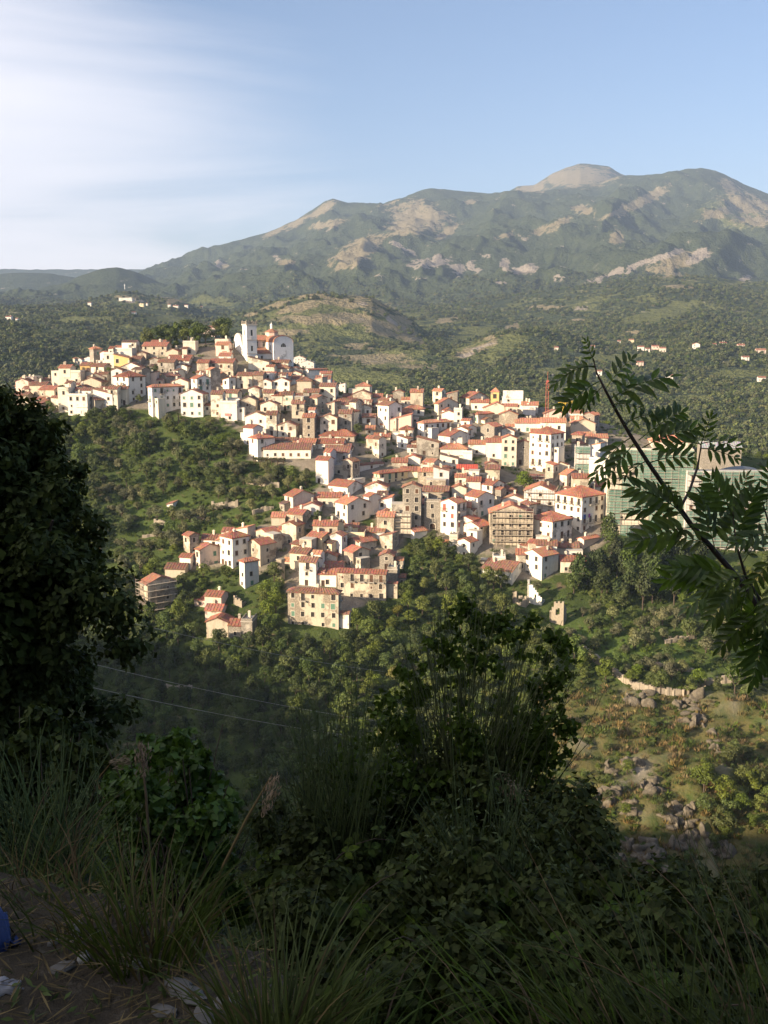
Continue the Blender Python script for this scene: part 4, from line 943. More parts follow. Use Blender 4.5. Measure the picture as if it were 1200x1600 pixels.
HOUSES = []           # (x, y, radius)
def build_house(line, far=False, name='house', group=None):
    spec, label = [s.strip() for s in line.split('|')]
    x0, xs, x1, ye, yb, rt, wc, rc, fl = spec.split()
    x0, x1, ye, yb = map(float, (x0, x1, ye, yb))
    rs = random.Random(label)
    front = xs == '-'
    if front:
        a = R(rs.uniform(3, 9)); xs_ = x1 - 1.5
    else:
        xs_ = float(xs); a = min(max(math.atan2((x1 - xs_), (xs_ - x0) + 1e-3), R(10)), R(52))
    # where the foot of the corner stands on the hill
    P, D = hit(xs_, yb, 600 if far and yb < 700 else 230); P[2] = min(P[2], float(ground_z(P[0], P[1])) + .3)
    mpp = D / 1600
    wA = max((xs_ - x0) * mpp / math.cos(a), 2.2)
    wB = min(max(wA * 0.75, 6.0), 9.0) if front else max(min((x1 - xs_) * mpp / math.sin(a), 20), 4)
    H = max((yb - ye) * mpp, 2.6)
    foot = 7.0
    root = empty(name, P, -a)
    tag(root, label, 'house', group)
    yaw = np.array((math.cos(-a), math.sin(-a)))
    cxy = P[:2] + yaw * (-wA / 2) + np.array((-yaw[1], yaw[0])) * (wB / 2)
    HOUSES.append((cxy[0], cxy[1], max(wA, wB) * .62 + 1.2))
    dens = int(next((c for c in fl if c.isdigit()), '1'))
    ov = 0.4; pitch = 0.40
    # openings: rows by storey, columns by width, some missing as on the old fronts
    def layout(Wd, gable, d):
        ops = []
        if d == 0 or Wd < 2.6: return ops
        ns = max(1, int(round(H / 3.05))); nc = max(1, int(Wd / (3.3 if d < 3 else 2.7)))
        keep = {1: .62, 2: .82, 3: .95}[d]
        sh = H / ns
        for s in range(ns):
            k = 's' if s == 0 or (rs.random() < .2) else ('d' if 'b' in fl and rs.random() < .45 else 'm')
            if sh < 2.3: k = 's'
            k0 = k
            for c in range(nc):
                if rs.random() > keep: continue
                k = k0 if rs.random() < .68 else rs.choice('stml'); k = 's' if sh < 2.3 and k in 'ml' else k
                w, h = WSIZES[k]; u = Wd * (c + .5) / nc + (rs.uniform(-.35, .35) if d < 3 else rs.uniform(-.12, .12))
                v = s * sh + (0.25 if k == 'd' else min(.95, max(.3, sh - h - .35)))
                if v + h > H - .15: v = H - .2 - h
                if v < 0.1: continue
                ops.append((u - w/2, u + w/2, v, v + h, k))
        if s == 0 and not ops: pass
        return ops
    opA, opB = layout(wA, rt == 'gf', dens), layout(wB, rt != 'gf', max(0, dens - 1) if front else dens)
    if 'a' in fl:                                                             # arched openings at the foot, on the wider face
        opA = [o for o in opA if o[2] > 3.3]; opB = [o for o in opB if o[2] > 3.3]
        tgt, Wd = (opB, wB) if wB > wA * 1.2 else (opA, wA)
        for c in range(2 if Wd > 7 else 1):
            u = Wd * (c + .5) / (2 if Wd > 7 else 1); tgt.append((u - .9, u + .9, 0.0, 2.3, 'a'))
    elif H > 4 and not far:                                                   # a street door
        tgt, Wd = (opA, wA)
        if Wd > 4:
            u = Wd * rs.uniform(.25, .75)
            if not any(o[2] < 2.6 and o[0] < u + .8 and o[1] > u - .8 for o in tgt): tgt.append((u - .55, u + .55, 0.05, 2.25, 'D'))
    mb = MB(); top = H
    A0 = (-wA, 0, 0)
    hr = {'sl': wA * .24, 'sr': wA * .24}.get(rt, 0)
    face(mb, A0, (1, 0, 0), wA, -foot, top, [o[:4] for o in opA])
    face(mb, (0, 0, 0), (0, 1, 0), wB, -foot, top, [o[:4] for o in opB])
    face(mb, (0, wB, 0), (-1, 0, 0), wA, -foot, top, [])
    face(mb, (-wA, wB, 0), (0, -1, 0), wB, -foot, top, [])
    rb = MB(); t = 0.0
    if rt == 'ge':
        h = min(wB * .5 * pitch, 2.6); ty = wB / 2
        mb.tri((0, 0, H), (0, wB, H), (0, ty, H + h)); mb.tri((-wA, wB, H), (-wA, 0, H), (-wA, ty, H + h))
        s = ov * h / ty
        roof_slab(rb, (-wA - .25, -ov, H - s), (.25, -ov, H - s), (.25, ty, H + h), (-wA - .25, ty, H + h))
        roof_slab(rb, (.25, wB + ov, H - s), (-wA - .25, wB + ov, H - s), (-wA - .25, ty, H + h + .003), (.25, ty, H + h + .003))
        rz = lambda x, y: H + h * (1 - abs(y - ty) / ty)
    elif rt == 'gf':
        h = min(wA * .5 * pitch, 3.0); tx = wA / 2
        mb.tri((-wA, 0, H), (0, 0, H), (-tx, 0, H + h)); mb.tri((0, wB, H), (-wA, wB, H), (-tx, wB, H + h))
        s = ov * h / tx
        roof_slab(rb, (ov, -.25, H - s), (ov, wB + .25, H - s), (-tx, wB + .25, H + h), (-tx, -.25, H + h), .16)
        roof_slab(rb, (-wA - ov, wB + .25, H - s), (-wA - ov, -.25, H - s), (-tx, -.25, H + h + .003), (-tx, wB + .25, H + h + .003), .16)
        rz = lambda x, y: H + h * (1 - abs(x + tx) / tx)
    elif rt == 'hip':
        h = min(min(wA, wB) * .5 * pitch * 1.05, 3.0); i = min(wA, wB) / 2 * .92; ty = wB / 2
        e = ov; s = e * h / i
        c = [(-wA - e, -e, H - s), (e, -e, H - s), (e, wB + e, H - s), (-wA - e, wB + e, H - s)]
        if wA >= wB: r1, r2 = (-wA + i, ty, H + h), (-i, ty, H + h)
        else: r1, r2 = (-wA / 2, i, H + h), (-wA / 2, wB - i, H + h)
        if wA >= wB:
            roof_slab(rb, c[0], c[1], r2, r1); roof_slab(rb, c[1], c[2], r2, r2); roof_slab(rb, c[2], c[3], r1, r2); roof_slab(rb, c[3], c[0], r1, r1)
        else:
            roof_slab(rb, c[0], c[1], r1, r1); roof_slab(rb, c[1], c[2], r2, r1); roof_slab(rb, c[2], c[3], r2, r2); roof_slab(rb, c[3], c[0], r1, r2)
        rb.box(-wA - e + .1, e - .1, -e + .1, wB + e - .1, H - s - .12, H - s - .001)
        rz = lambda x, y: H + h * .5
    elif rt in ('sl', 'sr'):
        h = hr
        if rt == 'sr':
            mb.tri((-wA, 0, H), (0, 0, H), (-wA, 0, H + h)); mb.tri((0, wB, H), (-wA, wB, H), (-wA, wB, H + h))
            mb.quad((-wA, wB, H), (-wA, 0, H), (-wA, 0, H + h), (-wA, wB, H + h))
            roof_slab(rb, (.3, -.2, H - .07), (.3, wB + .2, H - .07), (-wA - .25, wB + .2, H + h + .06), (-wA - .25, -.2, H + h + .06))
        else:
            mb.tri((-wA, 0, H), (0, 0, H), (0, 0, H + h)); mb.tri((0, wB, H), (-wA, wB, H), (0, wB, H + h))
            mb.quad((0, 0, H), (0, wB, H), (0, wB, H + h), (0, 0, H + h))
            roof_slab(rb, (-wA - .3, wB + .2, H - .07), (-wA - .3, -.2, H - .07), (.25, -.2, H + h + .06), (.25, wB + .2, H + h + .06))
        rz = lambda x, y: H + h * .5
    else:
        rb.box(-wA - .15, .15, -.15, wB + .15, H - .02, H + .2)
        mb.box(-wA, .0, 0, .25, H + .2, H + .95); mb.box(-wA, -wA + .25, .25, wB, H + .2, H + .95); mb.box(-.25, 0, .25, wB, H + .2, H + .95)
        rz = lambda x, y: H + .8
    if 'p' in fl:
        mb.box(-wA - .1, .1, -.3, -.02, H - .6, H + hr + 1.2)
    mb.build('wall', W[wc], root)
    ro = rb.build('roof', RF[rc] if rt != 'flat' else M['concrete'], root)
    if not far or wA > 9:
        for _ in range(rs.choice((0, 1, 1, 2)) if wA > 5 else rs.choice((0, 1))):
            x, y = -rs.uniform(.2, .8) * wA, rs.uniform(.35, .8) * wB
            link('chimney', CHIM, ro, (x, y, rz(x, y) + .1))
    # later additions: a lower block at one side or in front, a taller one behind
    def annexe(x0_, x1_, y0_, y1_, h_, slope):
        b = MB(); ops = []; n_ = max(1, int((x1_ - x0_) / 2.8)); Lw = x1_ - x0_
        for c in range(n_):
            if rs.random() < .75 and h_ > 2.2: w_, hh_ = WSIZES['s']; u_ = Lw * (c + .5) / n_; v_ = max(.4, h_ - hh_ - rs.uniform(.5, .9)); ops.append((u_ - w_/2, u_ + w_/2, v_, v_ + hh_, 's'))
        face(b, (x0_, y0_, 0), (1, 0, 0), Lw, -foot, h_, [o[:4] for o in ops]); face(b, (x1_, y0_, 0), (0, 1, 0), y1_ - y0_, -foot, h_, []); face(b, (x1_, y1_, 0), (-1, 0, 0), Lw, -foot, h_, []); face(b, (x0_, y1_, 0), (0, -1, 0), y1_ - y0_, -foot, h_, [])
        q = MB(); e = .25; d_ = y1_ - y0_
        if slope == 'front':
            z_ = min(1.3, d_ * .3); b.tri((x1_, y0_, h_), (x1_, y1_, h_), (x1_, y1_, h_ + z_)); b.tri((x0_, y1_, h_), (x0_, y0_, h_), (x0_, y1_, h_ + z_)); b.quad((x1_, y1_, h_), (x0_, y1_, h_), (x0_, y1_, h_ + z_), (x1_, y1_, h_ + z_))
            roof_slab(q, (x0_ - e, y0_ - e, h_ - e * z_ / d_), (x1_ + e, y0_ - e, h_ - e * z_ / d_), (x1_ + e, y1_ - .01, h_ + z_), (x0_ - e, y1_ - .01, h_ + z_), .15)
        elif slope == 'gable':
            z_ = min(1.6, d_ * .2); my = (y0_ + y1_) / 2; b.tri((x1_, y0_, h_), (x1_, y1_, h_), (x1_, my, h_ + z_)); b.tri((x0_, y1_, h_), (x0_, y0_, h_), (x0_, my, h_ + z_)); s_ = e * z_ / (d_ / 2)
            roof_slab(q, (x0_ - .2, y0_ - e, h_ - s_), (x1_ + .2, y0_ - e, h_ - s_), (x1_ + .2, my, h_ + z_), (x0_ - .2, my, h_ + z_), .15); roof_slab(q, (x1_ + .2, y1_ + e, h_ - s_), (x0_ - .2, y1_ + e, h_ - s_), (x0_ - .2, my, h_ + z_ + .003), (x1_ + .2, my, h_ + z_ + .003), .15)
        else:
            q.box(x0_ - .1, x1_ + .1, y0_ - .1, y1_ + (.1 if slope == 'flat' else 0), h_ - .02, h_ + .16)
        an = b.build('annexe', W[wc if rs.random() < .55 else rs.choice('WCBGL')], root)
        q.build('annexe_roof', RF[rc if rs.random() < .6 else rs.choice('rbod')] if slope != 'flat' else M['concrete'], an)
        for o in ops: link('window', _wm['s'], an, (x0_ + (o[0] + o[1]) / 2, y0_, o[2])); link('pane', _pm['s'], an, (x0_ + (o[0] + o[1]) / 2, y0_, o[2]))
    if not far and H > 2.9 and group and 'restoration' not in label and 'scaffold' not in label and 'net' not in label and 'bell turret' not in label and 'crane' not in label and 'stepped' not in label:
        p_ = rs.random()
        if p_ < .42:
            w_ = rs.uniform(2.6, 4.2); g_ = rs.uniform(.5, 1.6); left = rs.random() < .6
            if left: annexe(-wA - w_, -wA - .003, g_, min(wB - .3, g_ + rs.uniform(3.5, 5.5)), H * rs.uniform(.45, .8), rs.choice(('gable', 'flat', 'gable')))
            else: annexe(.003, w_ * .8, g_ + .4, min(wB - .3, g_ + rs.uniform(3.5, 5.5)), H * rs.uniform(.4, .75), rs.choice(('gable', 'flat')))
        if .30 < p_ < .72 and wA > 4.5:
            w_ = rs.uniform(.45, .85) * wA; o_ = rs.uniform(0, wA - w_); annexe(-wA + o_, -wA + o_ + w_, wB + .004, wB + rs.uniform(3.5, 5.5), H + rs.uniform(1.2, 3.4), rs.choice(('gable', 'gable', 'flat')))
        if p_ > .86 and wA > 5 and 'a' not in fl and 'b' not in fl:
            w_ = rs.uniform(.35, .6) * wA; annexe(-wA + .2, -wA + .2 + w_, -rs.uniform(1.8, 2.8), -.004, min(2.8, H * .5), 'front')
    sc_ = 'r' if ('red shutter' in label or 'orange-shutter' in label) else rs.choice('bbbgg')
    def fit(ops, FW, org, rz_):
        for o in ops:
            u = (o[0] + o[1]) / 2; v = o[2]; loc = (org[0] + FW[0] * u, org[1] + FW[1] * u, v)
            if o[4] == 'D':
                link('door', DOORR if 'red door' in label else DOOR, root, loc, (0, 0, rz_)); continue
            if o[4] == 'a':
                b = MB(); n = 8
                pts = [(-.9, 0), (.9, 0)] + [(.9 * math.cos(t), 1.35 + .9 * math.sin(t)) for t in np.linspace(0, math.pi, n)]
                outer = [(1.15 * math.cos(t), 1.35 + 1.15 * math.sin(t)) for t in np.linspace(0, math.pi, n)]
                inner = [(.9 * math.cos(t), 1.35 + .9 * math.sin(t)) for t in np.linspace(0, math.pi, n)]
                for i in range(n - 1):
                    q = [inner[i], outer[i], outer[i + 1], inner[i + 1]]
                    b.prism([(x, -.06, z) for x, z in q], (0, .28, 0))
                b.box(.9, 1.15, -.06, .22, 0, 1.35); b.box(-1.15, -.9, -.06, .22, 0, 1.35)
                for s in (-1, 1):                                             # spandrels close the square opening above the curve
                    b.prism([(s * .9, .05, 1.4), (s * .9, .05, 2.3), (s * .2, .05, 2.3), (s * .62, .05, 2.0)], (0, .15, 0))
                ar = b.build('arch', M['frame'], root, loc, (0, 0, rz_))
                d_ = MB(); d_.box(-.9, .9, REV, REV + .05, 0, 2.28); d_.build('door', M['door'], ar); continue
            wo = link('window', _wm[o[4]], root, loc, (0, 0, rz_))
            link('pane', _pm[o[4]], wo)
            if rs.random() < (.22 if not far else .1): link('shutter', _sm[o[4] + sc_], wo)
            if o[4] == 'd' and v > 2.4: link('balcony', balcony_mesh(2.0), root, loc, (0, 0, rz_))
    fit(opA, (1, 0), (-wA, 0), 0); fit(opB, (0, 1), (0, 0), math.pi / 2)
    return root, dict(P=P, a=a, wA=wA, wB=wB, H=H, mpp=mpp)
BY = {}
for ln in TOWN.strip().splitlines():
    r_, d_ = build_house(ln, group='old houses of the hill town'); BY[ln.split('|')[1].strip()] = (r_, d_)
for ln in FARMS.strip().splitlines():
    build_house(ln, True, 'farmhouse', 'houses scattered over the country around the town')
# ================================================================== LANDMARKS
# ---- the church: facade, nave, aisle, transept, dome, bell tower
def church():
    P, D = hit(386.5, 566, 230); a = R(60)
    k = D * .29 / 464 / .29 / 1.0 * .29 * 464 / D                       # metres per pixel the plan was measured with
    root = empty('church', P, -a)
    tag(root, 'white church with a square bell tower and small orange dome on top of the town', 'church')
    HOUSES.append((P[0], P[1] + 6, 20)); HOUSES.append((P[0] + 10, P[1] + 8, 12)); HOUSES.append((P[0] - 6, P[1] + 2, 10))
    wm = wall_mat('church_whitewash', (0.82, 0.80, 0.75), (0.62, 0.59, 0.54), (0.60, 0.56, 0.50), 0.02, 0.22); ft = 8.0
    # facade with its swept shoulders
    prof = [(-21.6, -ft), (-21.6, 4.0), (-20.0, 4.5), (-18.4, 5.8), (-17.2, 7.8), (-16.4, 10.2), (-15.4, 11.7), (-14.0, 12.4), (-12.3, 12.8), (-10.6, 12.4), (-9.2, 11.7), (-8.2, 10.2), (-7.4, 8.2), (-6.2, 6.6), (-4.83, 5.8), (-4.83, -ft)]
    mb = MB(); mb.prism([(x, .6, z) for x, z in prof], (0, .9, 0)); fa = mb.build('facade', wm, root)
    mb = MB(); mb.prism([(x * 1 + (x + 12.3) * .01, .5, z + .05) for x, z in prof[1:-1]] + [(x - (x + 12.3) * .03, .5, z - .28) for x, z in prof[1:-1]][::-1], (0, 1.05, 0)); mb.build('coping', M['frame'], fa)
    for (x, z) in ((-6.2, 3.6),):
        link('window', _wm['s'], root, (x, .58 - REV + .02, z)); 
    dr = MB(); dr.box(-13.3, -11.3, .45, .62, 0, 3.4); dr.box(-13.7, -13.3, .35, .62, 0, 3.6); dr.box(-11.3, -10.9, .35, .62, 0, 3.6); dr.box(-13.8, -10.8, .3, .62, 3.6, 4.0)
    dr.build('door', M['frame'], root)
    # nave and aisle
    mb = MB()
    ops = [(6.2, 7.5, 6.6, 9.0), (9.6, 10.9, 6.6, 9.0)]
    face(mb, (-8.4, 1.5, 0), (0, 1, 0), 22, -ft, 9.6, ops)
    face(mb, (-16.2, 23.5, 0), (0, -1, 0), 22, -ft, 9.6, [])
    mb.quad((-8.4, 23.5, -ft), (-16.2, 23.5, -ft), (-16.2, 23.5, 9.6), (-8.4, 23.5, 9.6)); mb.tri((-8.4, 23.5, 9.6), (-16.2, 23.5, 9.6), (-12.3, 23.5, 11.7))
    na = mb.build('nave', W['P'], root)  # pinkish plaster paints in the warm light on this cream side
    for o in ops:
        wo = link('window', _wm['m'], root, (-8.4, 1.5 + (o[0] + o[1]) / 2, 6.75), (0, 0, math.pi / 2)); link('pane', _pm['m'], wo, None, None, (1.2, 1, 1.45))
    rb = MB()
    roof_slab(rb, (-8.0, 1.5, 9.4), (-8.0, 23.8, 9.4), (-12.3, 23.8, 11.75), (-12.3, 1.5, 11.75)); roof_slab(rb, (-16.6, 23.8, 9.4), (-16.6, 1.5, 9.4), (-12.3, 1.5, 11.753), (-12.3, 23.8, 11.753))
    rb.build('nave_roof', RF['o'], root)
    mb = MB()
    face(mb, (-2.2, 1.5, 0), (0, 1, 0), 11.2, -ft, 3.9, [(6, 7.1, 1.2, 2.7)])
    mb.quad((-2.2, 12.7, -ft), (-8.4, 12.7, -ft), (-8.4, 12.7, 6.0), (-2.2, 12.7, 3.9)); mb.quad((-8.4, 1.5, -ft), (-2.2, 1.5, -ft), (-2.2, 1.5, 3.9), (-8.4, 1.5, 6.0))
    mb.build('aisle', W['L'], root)
    link('pane', _pm['m'], root, (-2.2, 8.05, 1.2), (0, 0, math.pi / 2))
    rb = MB(); roof_slab(rb, (-1.7, 1.4, 3.7), (-1.7, 12.65, 3.7), (-8.38, 12.65, 6.1), (-8.38, 1.4, 6.1)); rb.build('aisle_roof', RF['o'], root)
    # transept with rounded gable and lunette
    y0, y1, xe = 12.6, 22.4, 0.5
    mb = MB(); n = 10; ym = (y0 + y1) / 2; r = (y1 - y0) / 2
    top = [(ym + r * math.cos(t), 8.6 + 2.9 * math.sin(t) ** .9) for t in np.linspace(0, math.pi, n)]
    rad = 1.35; lz = 6.6
    lun = [(ym + rad * math.cos(t), lz + rad * 1.25 * math.sin(t)) for t in np.linspace(0, math.pi, n)]
    for i in range(n - 1): mb.quad((xe, lun[i][0], lun[i][1]), (xe, top[i][0], top[i][1]), (xe, top[i + 1][0], top[i + 1][1]), (xe, lun[i + 1][0], lun[i + 1][1]))
    mb.quad((xe, y1, -ft), (xe, y1, 8.6), (xe, ym + rad, lz), (xe, ym, -ft)); mb.quad((xe, y0, 8.6), (xe, y0, -ft), (xe, ym, -ft), (xe, ym - rad, lz)); mb.tri((xe, ym, -ft), (xe, ym + rad, lz), (xe, ym - rad, lz))
    for i in range(n - 1): mb.quad((xe, lun[i][0], lun[i][1]), (xe, lun[i + 1][0], lun[i + 1][1]), (xe - .4, lun[i + 1][0], lun[i + 1][1]), (xe - .4, lun[i][0], lun[i][1]))
    face(mb, (-8.4, y0, 0), (1, 0, 0), xe + 8.4, -ft, 8.6, [(4.6, 5.7, 5.0, 7.4)])
    mb.quad((xe, y1, -ft), (-16.2, y1, -ft), (-16.2, y1, 8.6), (xe, y1, 8.6))
    mb.build('transept', wm, root)
    lu = MB(); lu.poly([(xe - .3, q[0], q[1]) for q in lun]); 
    lo = lu.build('lunette_window', M['glass'], root)
    lu = MB()
    for s in (-.42, .42): lu.box(xe - .29, xe - .15, ym + s - .08, ym + s + .08, lz, lz + 1.5)
    lu.box(xe - .29, xe - .15, ym - rad, ym + rad, lz - .12, lz); lu.build('mullion', M['frame'], lo)
    wo = link('window', _wm['m'], root, (-3.25, y0, 5.2)); link('pane', _pm['m'], wo, None, None, (1, 1, 1.4))
    rb = MB()
    for i in range(n - 1):
        p, q = top[i], top[i + 1]
        rb.prism([(xe + .25, p[0], p[1] + .02), (xe + .25, q[0], q[1] + .02), (xe + .25, q[0], q[1] + .24), (xe + .25, p[0], p[1] + .24)], (-12.0, 0, 0))
    rb.build('transept_roof', RF['o'], root)
    # dome on its drum
    c = (-12.3, 17.4, 0)
    mb = MB(); mb.lathe([(3.1, 8.5), (3.1, 12.9), (3.35, 12.95), (3.35, 13.2), (2.9, 13.22)], 8, c); mb.build('drum', W['P'], root)
    mb = MB(); mb.lathe([(3.6, 13.2), (2.7, 13.75), (1.6, 14.3), (0.7, 14.75), (0.05, 14.8)], 8, c)
    dm = mb.build('dome', RF['o'], root)
    mb = MB(); mb.lathe([(.62, 14.5), (.62, 16.3), (.8, 16.35), (.8, 16.5), (.35, 16.9), (.12, 17.4), (.05, 18.0), (.01, 18.05)], 8, c); mb.build('lantern', wm, dm)
    # bell tower
    tw = 4.8; H = 16.6; mb = MB()
    oA = [(1.9, 2.9, 4.9, 7.2), (1.9, 2.9, 11.6, 14.2)]
    for o, ux in (((-tw, 0, 0), (1, 0, 0)), ((0, 0, 0), (0, 1, 0)), ((0, tw, 0), (-1, 0, 0)), ((-tw, tw, 0), (0, -1, 0))): face(mb, o, ux, tw, -ft, H, oA)
    to = mb.build('bell_tower', wm, root)
    pm = MB(); pm.box(-.5, .5, REV, REV + .05, 0, 2.6)  # dark panels stand for the shade within the belfry
    pm = pm.mesh('belfry_dark_panel', M['glass'])
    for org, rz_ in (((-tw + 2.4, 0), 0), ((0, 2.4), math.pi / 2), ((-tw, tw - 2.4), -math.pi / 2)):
        for z, s in ((4.9, .885), (11.6, 1)): link('belfry_dark_panel', pm, to, (org[0], org[1], z), (0, 0, rz_), (1, 1, s))
    cm = MB()
    for z, e, h in ((3.6, .14, .3), (9.6, .14, .35), (H - .35, .35, .4)):
        cm.box(-tw - e, e, -e, -.004, z, z + h); cm.box(-tw - e, e, tw + .004, tw + e, z, z + h); cm.box(.004, e, -.002, tw + .002, z, z + h); cm.box(-tw - e, -tw - .004, -.002, tw + .002, z, z + h)
    cm.box(-tw - .3, .3, -.3, tw + .3, H + .06, H + .22)
    cm.build('cornice', M['frame'], to)
    pr = MB(); dk = MB()
    for x in (-tw, 0):
        for y in (0, tw): pr.box(x - .3, x + .3, y - .3, y + .3, H + .22, H + 1.5); pr.lathe([(.25, 1.5 + H), (.02, H + 2.1)], 6, (x, y, 0))
    for i in range(7):
        t_ = -tw + .7 + i * .57
        for y in (-.1, tw + .1): pr.box(t_ - .09, t_ + .09, y - .09, y + .09, H + .22, H + 1.1)
        for x in (-tw - .1, .1): pr.box(x - .09, x + .09, t_ + tw - .09, t_ + tw + .09, H + .22, H + 1.1)
    for y in (-.1, tw + .1): pr.box(-tw, 0, y - .13, y + .13, H + 1.1, H + 1.3)
    for x in (-tw - .1, .1): pr.box(x - .13, x + .13, 0, tw, H + 1.1, H + 1.301)
    pr.build('balustrade', W['G'], to)
    cr_ = MB(); c_ = (-tw / 2, tw / 2, 0)
    cr_.lathe([(.9, H + .2), (.8, H + 1.2), (.3, H + 1.9), (.1, H + 2.0), (.09, H + 3.2)], 8, c_); cr_.box(c_[0] - .08, c_[0] + .08, c_[1] - .08, c_[1] + .08, H + 3.2, H + 4.3); cr_.box(c_[0] - .42, c_[0] + .42, c_[1] - .06, c_[1] + .06, H + 3.75, H + 3.9)
    cr_.build('cross', M['iron'], to)
    ck = MB(); ck.lathe([(.75, 0), (.75, .06)], 16); ck.build('clock_face', W['L'], to, (.0, 2.4, 10.75), (0, math.pi / 2, 0))
church()

# ---- yellow bell turret on the second hilltop
P, D = hit(782, 632, 230)
P = at(774, 626, D + 4)
tr = empty('bell_turret', (P[0], P[1], P[2]), R(-14)); tag(tr, 'ochre bell turret with open arches and pyramid roof on the second hilltop', 'bell turret')
mb = MB(); w = 3.6; oo = [(1.0, 2.6, 1.0, 3.0)]
for o, ux in (((-w/2, -w/2, 0), (1, 0, 0)), ((w/2, -w/2, 0), (0, 1, 0)), ((w/2, w/2, 0), (-1, 0, 0)), ((-w/2, w/2, 0), (0, -1, 0))): face(mb, o, ux, w, -7, 3.9, oo)
mb.build('wall', W['O'], tr)
mb = MB(); mb.box(-.8, .8, REV, REV + .06, 0, 2.0); om = mb.mesh('opening', M['glass'])  # dark panel set in each open arch as its shaded inside
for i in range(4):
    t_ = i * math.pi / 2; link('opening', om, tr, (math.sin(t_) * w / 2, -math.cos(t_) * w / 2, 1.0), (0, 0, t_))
mb = MB(); mb.lathe([(2.9, 3.85), (2.95, 4.0), (.05, 5.9)], 4); mb.build('roof', RF['o'], tr, rot=(0, 0, math.pi / 4))
HOUSES.append((P[0], P[1], 4))

# ---- the block under restoration, and what stands round it
RESTORE = '''
950 - 1078 706 848 flat C b 2 | huge building under restoration, pale front wholly behind scaffolding and green netting
1070 - 1204 740 862 flat L b 2 | darker green-netted block joined to the huge building under restoration
1020 - 1083 690 708 hip C o 1 | pale upper storey with tan hipped roof above the green-netted front
1096 - 1158 700 742 ge G g 0 | top block under a pale metal roof, highest behind the rowan leaves
1118 - 1188 769 806 hip B o 0 | small beige block with an orange hipped roof among the green nets
1040 - 1066 690 706 ge W g 0 | white penthouse under grey roof seen through rowan leaves
898 - 922 701 748 flat L b 1 | slim tower-like house shrouded in green netting beside a white flat-roofed house
'''
for ln in RESTORE.strip().splitlines():
    r_, d_ = build_house(ln, group='old houses of the hill town'); BY[ln.split('|')[1].strip()] = (r_, d_)
P = at(1155, 745, 352)
cn = empty('canopy', P, R(-8)); tag(cn, 'dark grey curved metal canopy above the orange hipped roof among green nets', 'canopy')
mb = MB(); n = 9; q = [(-6.5 + 13 * i / (n - 1), 2.6 * math.sin(math.pi * (.10 + .62 * i / (n - 1)))) for i in range(n)]
q = [(x, z) for x, z in q][::-1]
for i in range(n - 1): mb.prism([(q[i][0], 0, q[i][1]), (q[i+1][0], 0, q[i+1][1]), (q[i+1][0], 0, q[i+1][1] + .18), (q[i][0], 0, q[i][1] + .18)], (0, 8, 0))
mb.build('roof_sheet', simple('dark_metal_sheet', (0.10, 0.105, 0.11), .5, .4), cn)
mb = MB()
for x in (-6, -2, 2, 6):
    for y in (.4, 7.6): mb.box(x - .1, x + .1, y - .1, y + .1, -9, .9)
mb.build('post', M['steel'], cn)

# ---- scaffolding, one thing per building, each pole, rail and deck a part
_pole = MB(); _pole.tube([(0, 0, 0), (0, 0, 1)], .055, 5); _pole = _pole.mesh('pole', M['steel'])
_rail = MB(); _rail.tube([(0, 0, 0), (1, 0, 0)], .05, 5); _rail = _rail.mesh('rail', M['steel'])
_deck = MB(); _deck.box(0, 1, -.42, .42, 0, .09); _deck = _deck.mesh('deck', M['plank'])
_net = MB(); _net.box(0, 1, -.015, .015, 0, 1); _net = _net.mesh('net', M['net'])
def scaffold(key, label, faces, net=(), top=.5, step=2.0, over=0.0):
    r_, d_ = BY[key]; wA, wB, H = d_['wA'], d_['wB'], d_['H'] + over
    root = empty('scaffolding', d_['P'], -d_['a']); tag(root, label, 'scaffolding', 'scaffolding on buildings being restored')
    for f in faces:
        L, org, rz_ = (wA, (-wA, -1.3), 0) if f == 'A' else (wB, (1.3, 0), math.pi / 2)
        c, s = math.cos(rz_), math.sin(rz_)
        pl_ = lambda u, v: (org[0] + c * u - s * v, org[1] + s * u + c * v)
        n = max(2, int(round(L / 2.3))); lv = np.arange(1.6, H + top, step)
        for i in range(n + 1):
            for v in ((0, .9) if L < 16 else (0,)):
                x, y = pl_(L * i / n, v); link('pole', _pole, root, (x, y, -6), None, (1, 1, H + top + 6.6))
        for z in lv:
            x, y = pl_(-.3, 0); link('rail', _rail, root, (x, y, z + 1.0), (0, 0, rz_), (L + .6, 1, 1))
            x, y = pl_(0, .45); link('deck', _deck, root, (x, y, z), (0, 0, rz_), (L, 1, 1))
        if f in net:
            nn = max(1, int(round(L / 4.6))); rn = random.Random(label)
            for i in range(nn):
                for j, z in enumerate(lv[::2]):
                    if rn.random() < .16: continue
                    x, y = pl_(L * i / nn + .05, .35 + rn.uniform(-.3, .3)); hh = min(2 * step, H + top - z + .6) - rn.uniform(.05, .5)
                    link('net', _net, root, (x, y, z + .1), (rn.uniform(-.03, .03), 0, rz_), (L / nn - .1, 1, hh))
ks = list(BY)
K = lambda s: next(k for k in ks + list(BY) if s in k)
scaffold(K('scaffolded gable house with bare'), 'bare scaffolding on the grey gable house, green net on its flank', 'AB', 'B', .3, 2.1)
scaffold(K('scaffolded upper house'), 'bare scaffolding on the upper house behind the grey gable', 'A', '', 1.2)
scaffold(K('wrapped in bare scaffolding'), 'bare scaffolding across the long beige house at the wood edge', 'A', '', 1.2, 2.0)
scaffold(K('unfinished scaffolded top'), 'bare scaffolding round the unfinished top storey over the gully', 'A', '', 1.2)
scaffold(K('wrapped in scaffolding beside the dark oak'), 'bare scaffolding on the orange-roofed house by the dark oak', 'AB', '', .2, 2.0)
scaffold(K('huge building under restoration, pale'), 'green-netted scaffolding over the huge pale front', 'A', 'A', .4, 2.0)
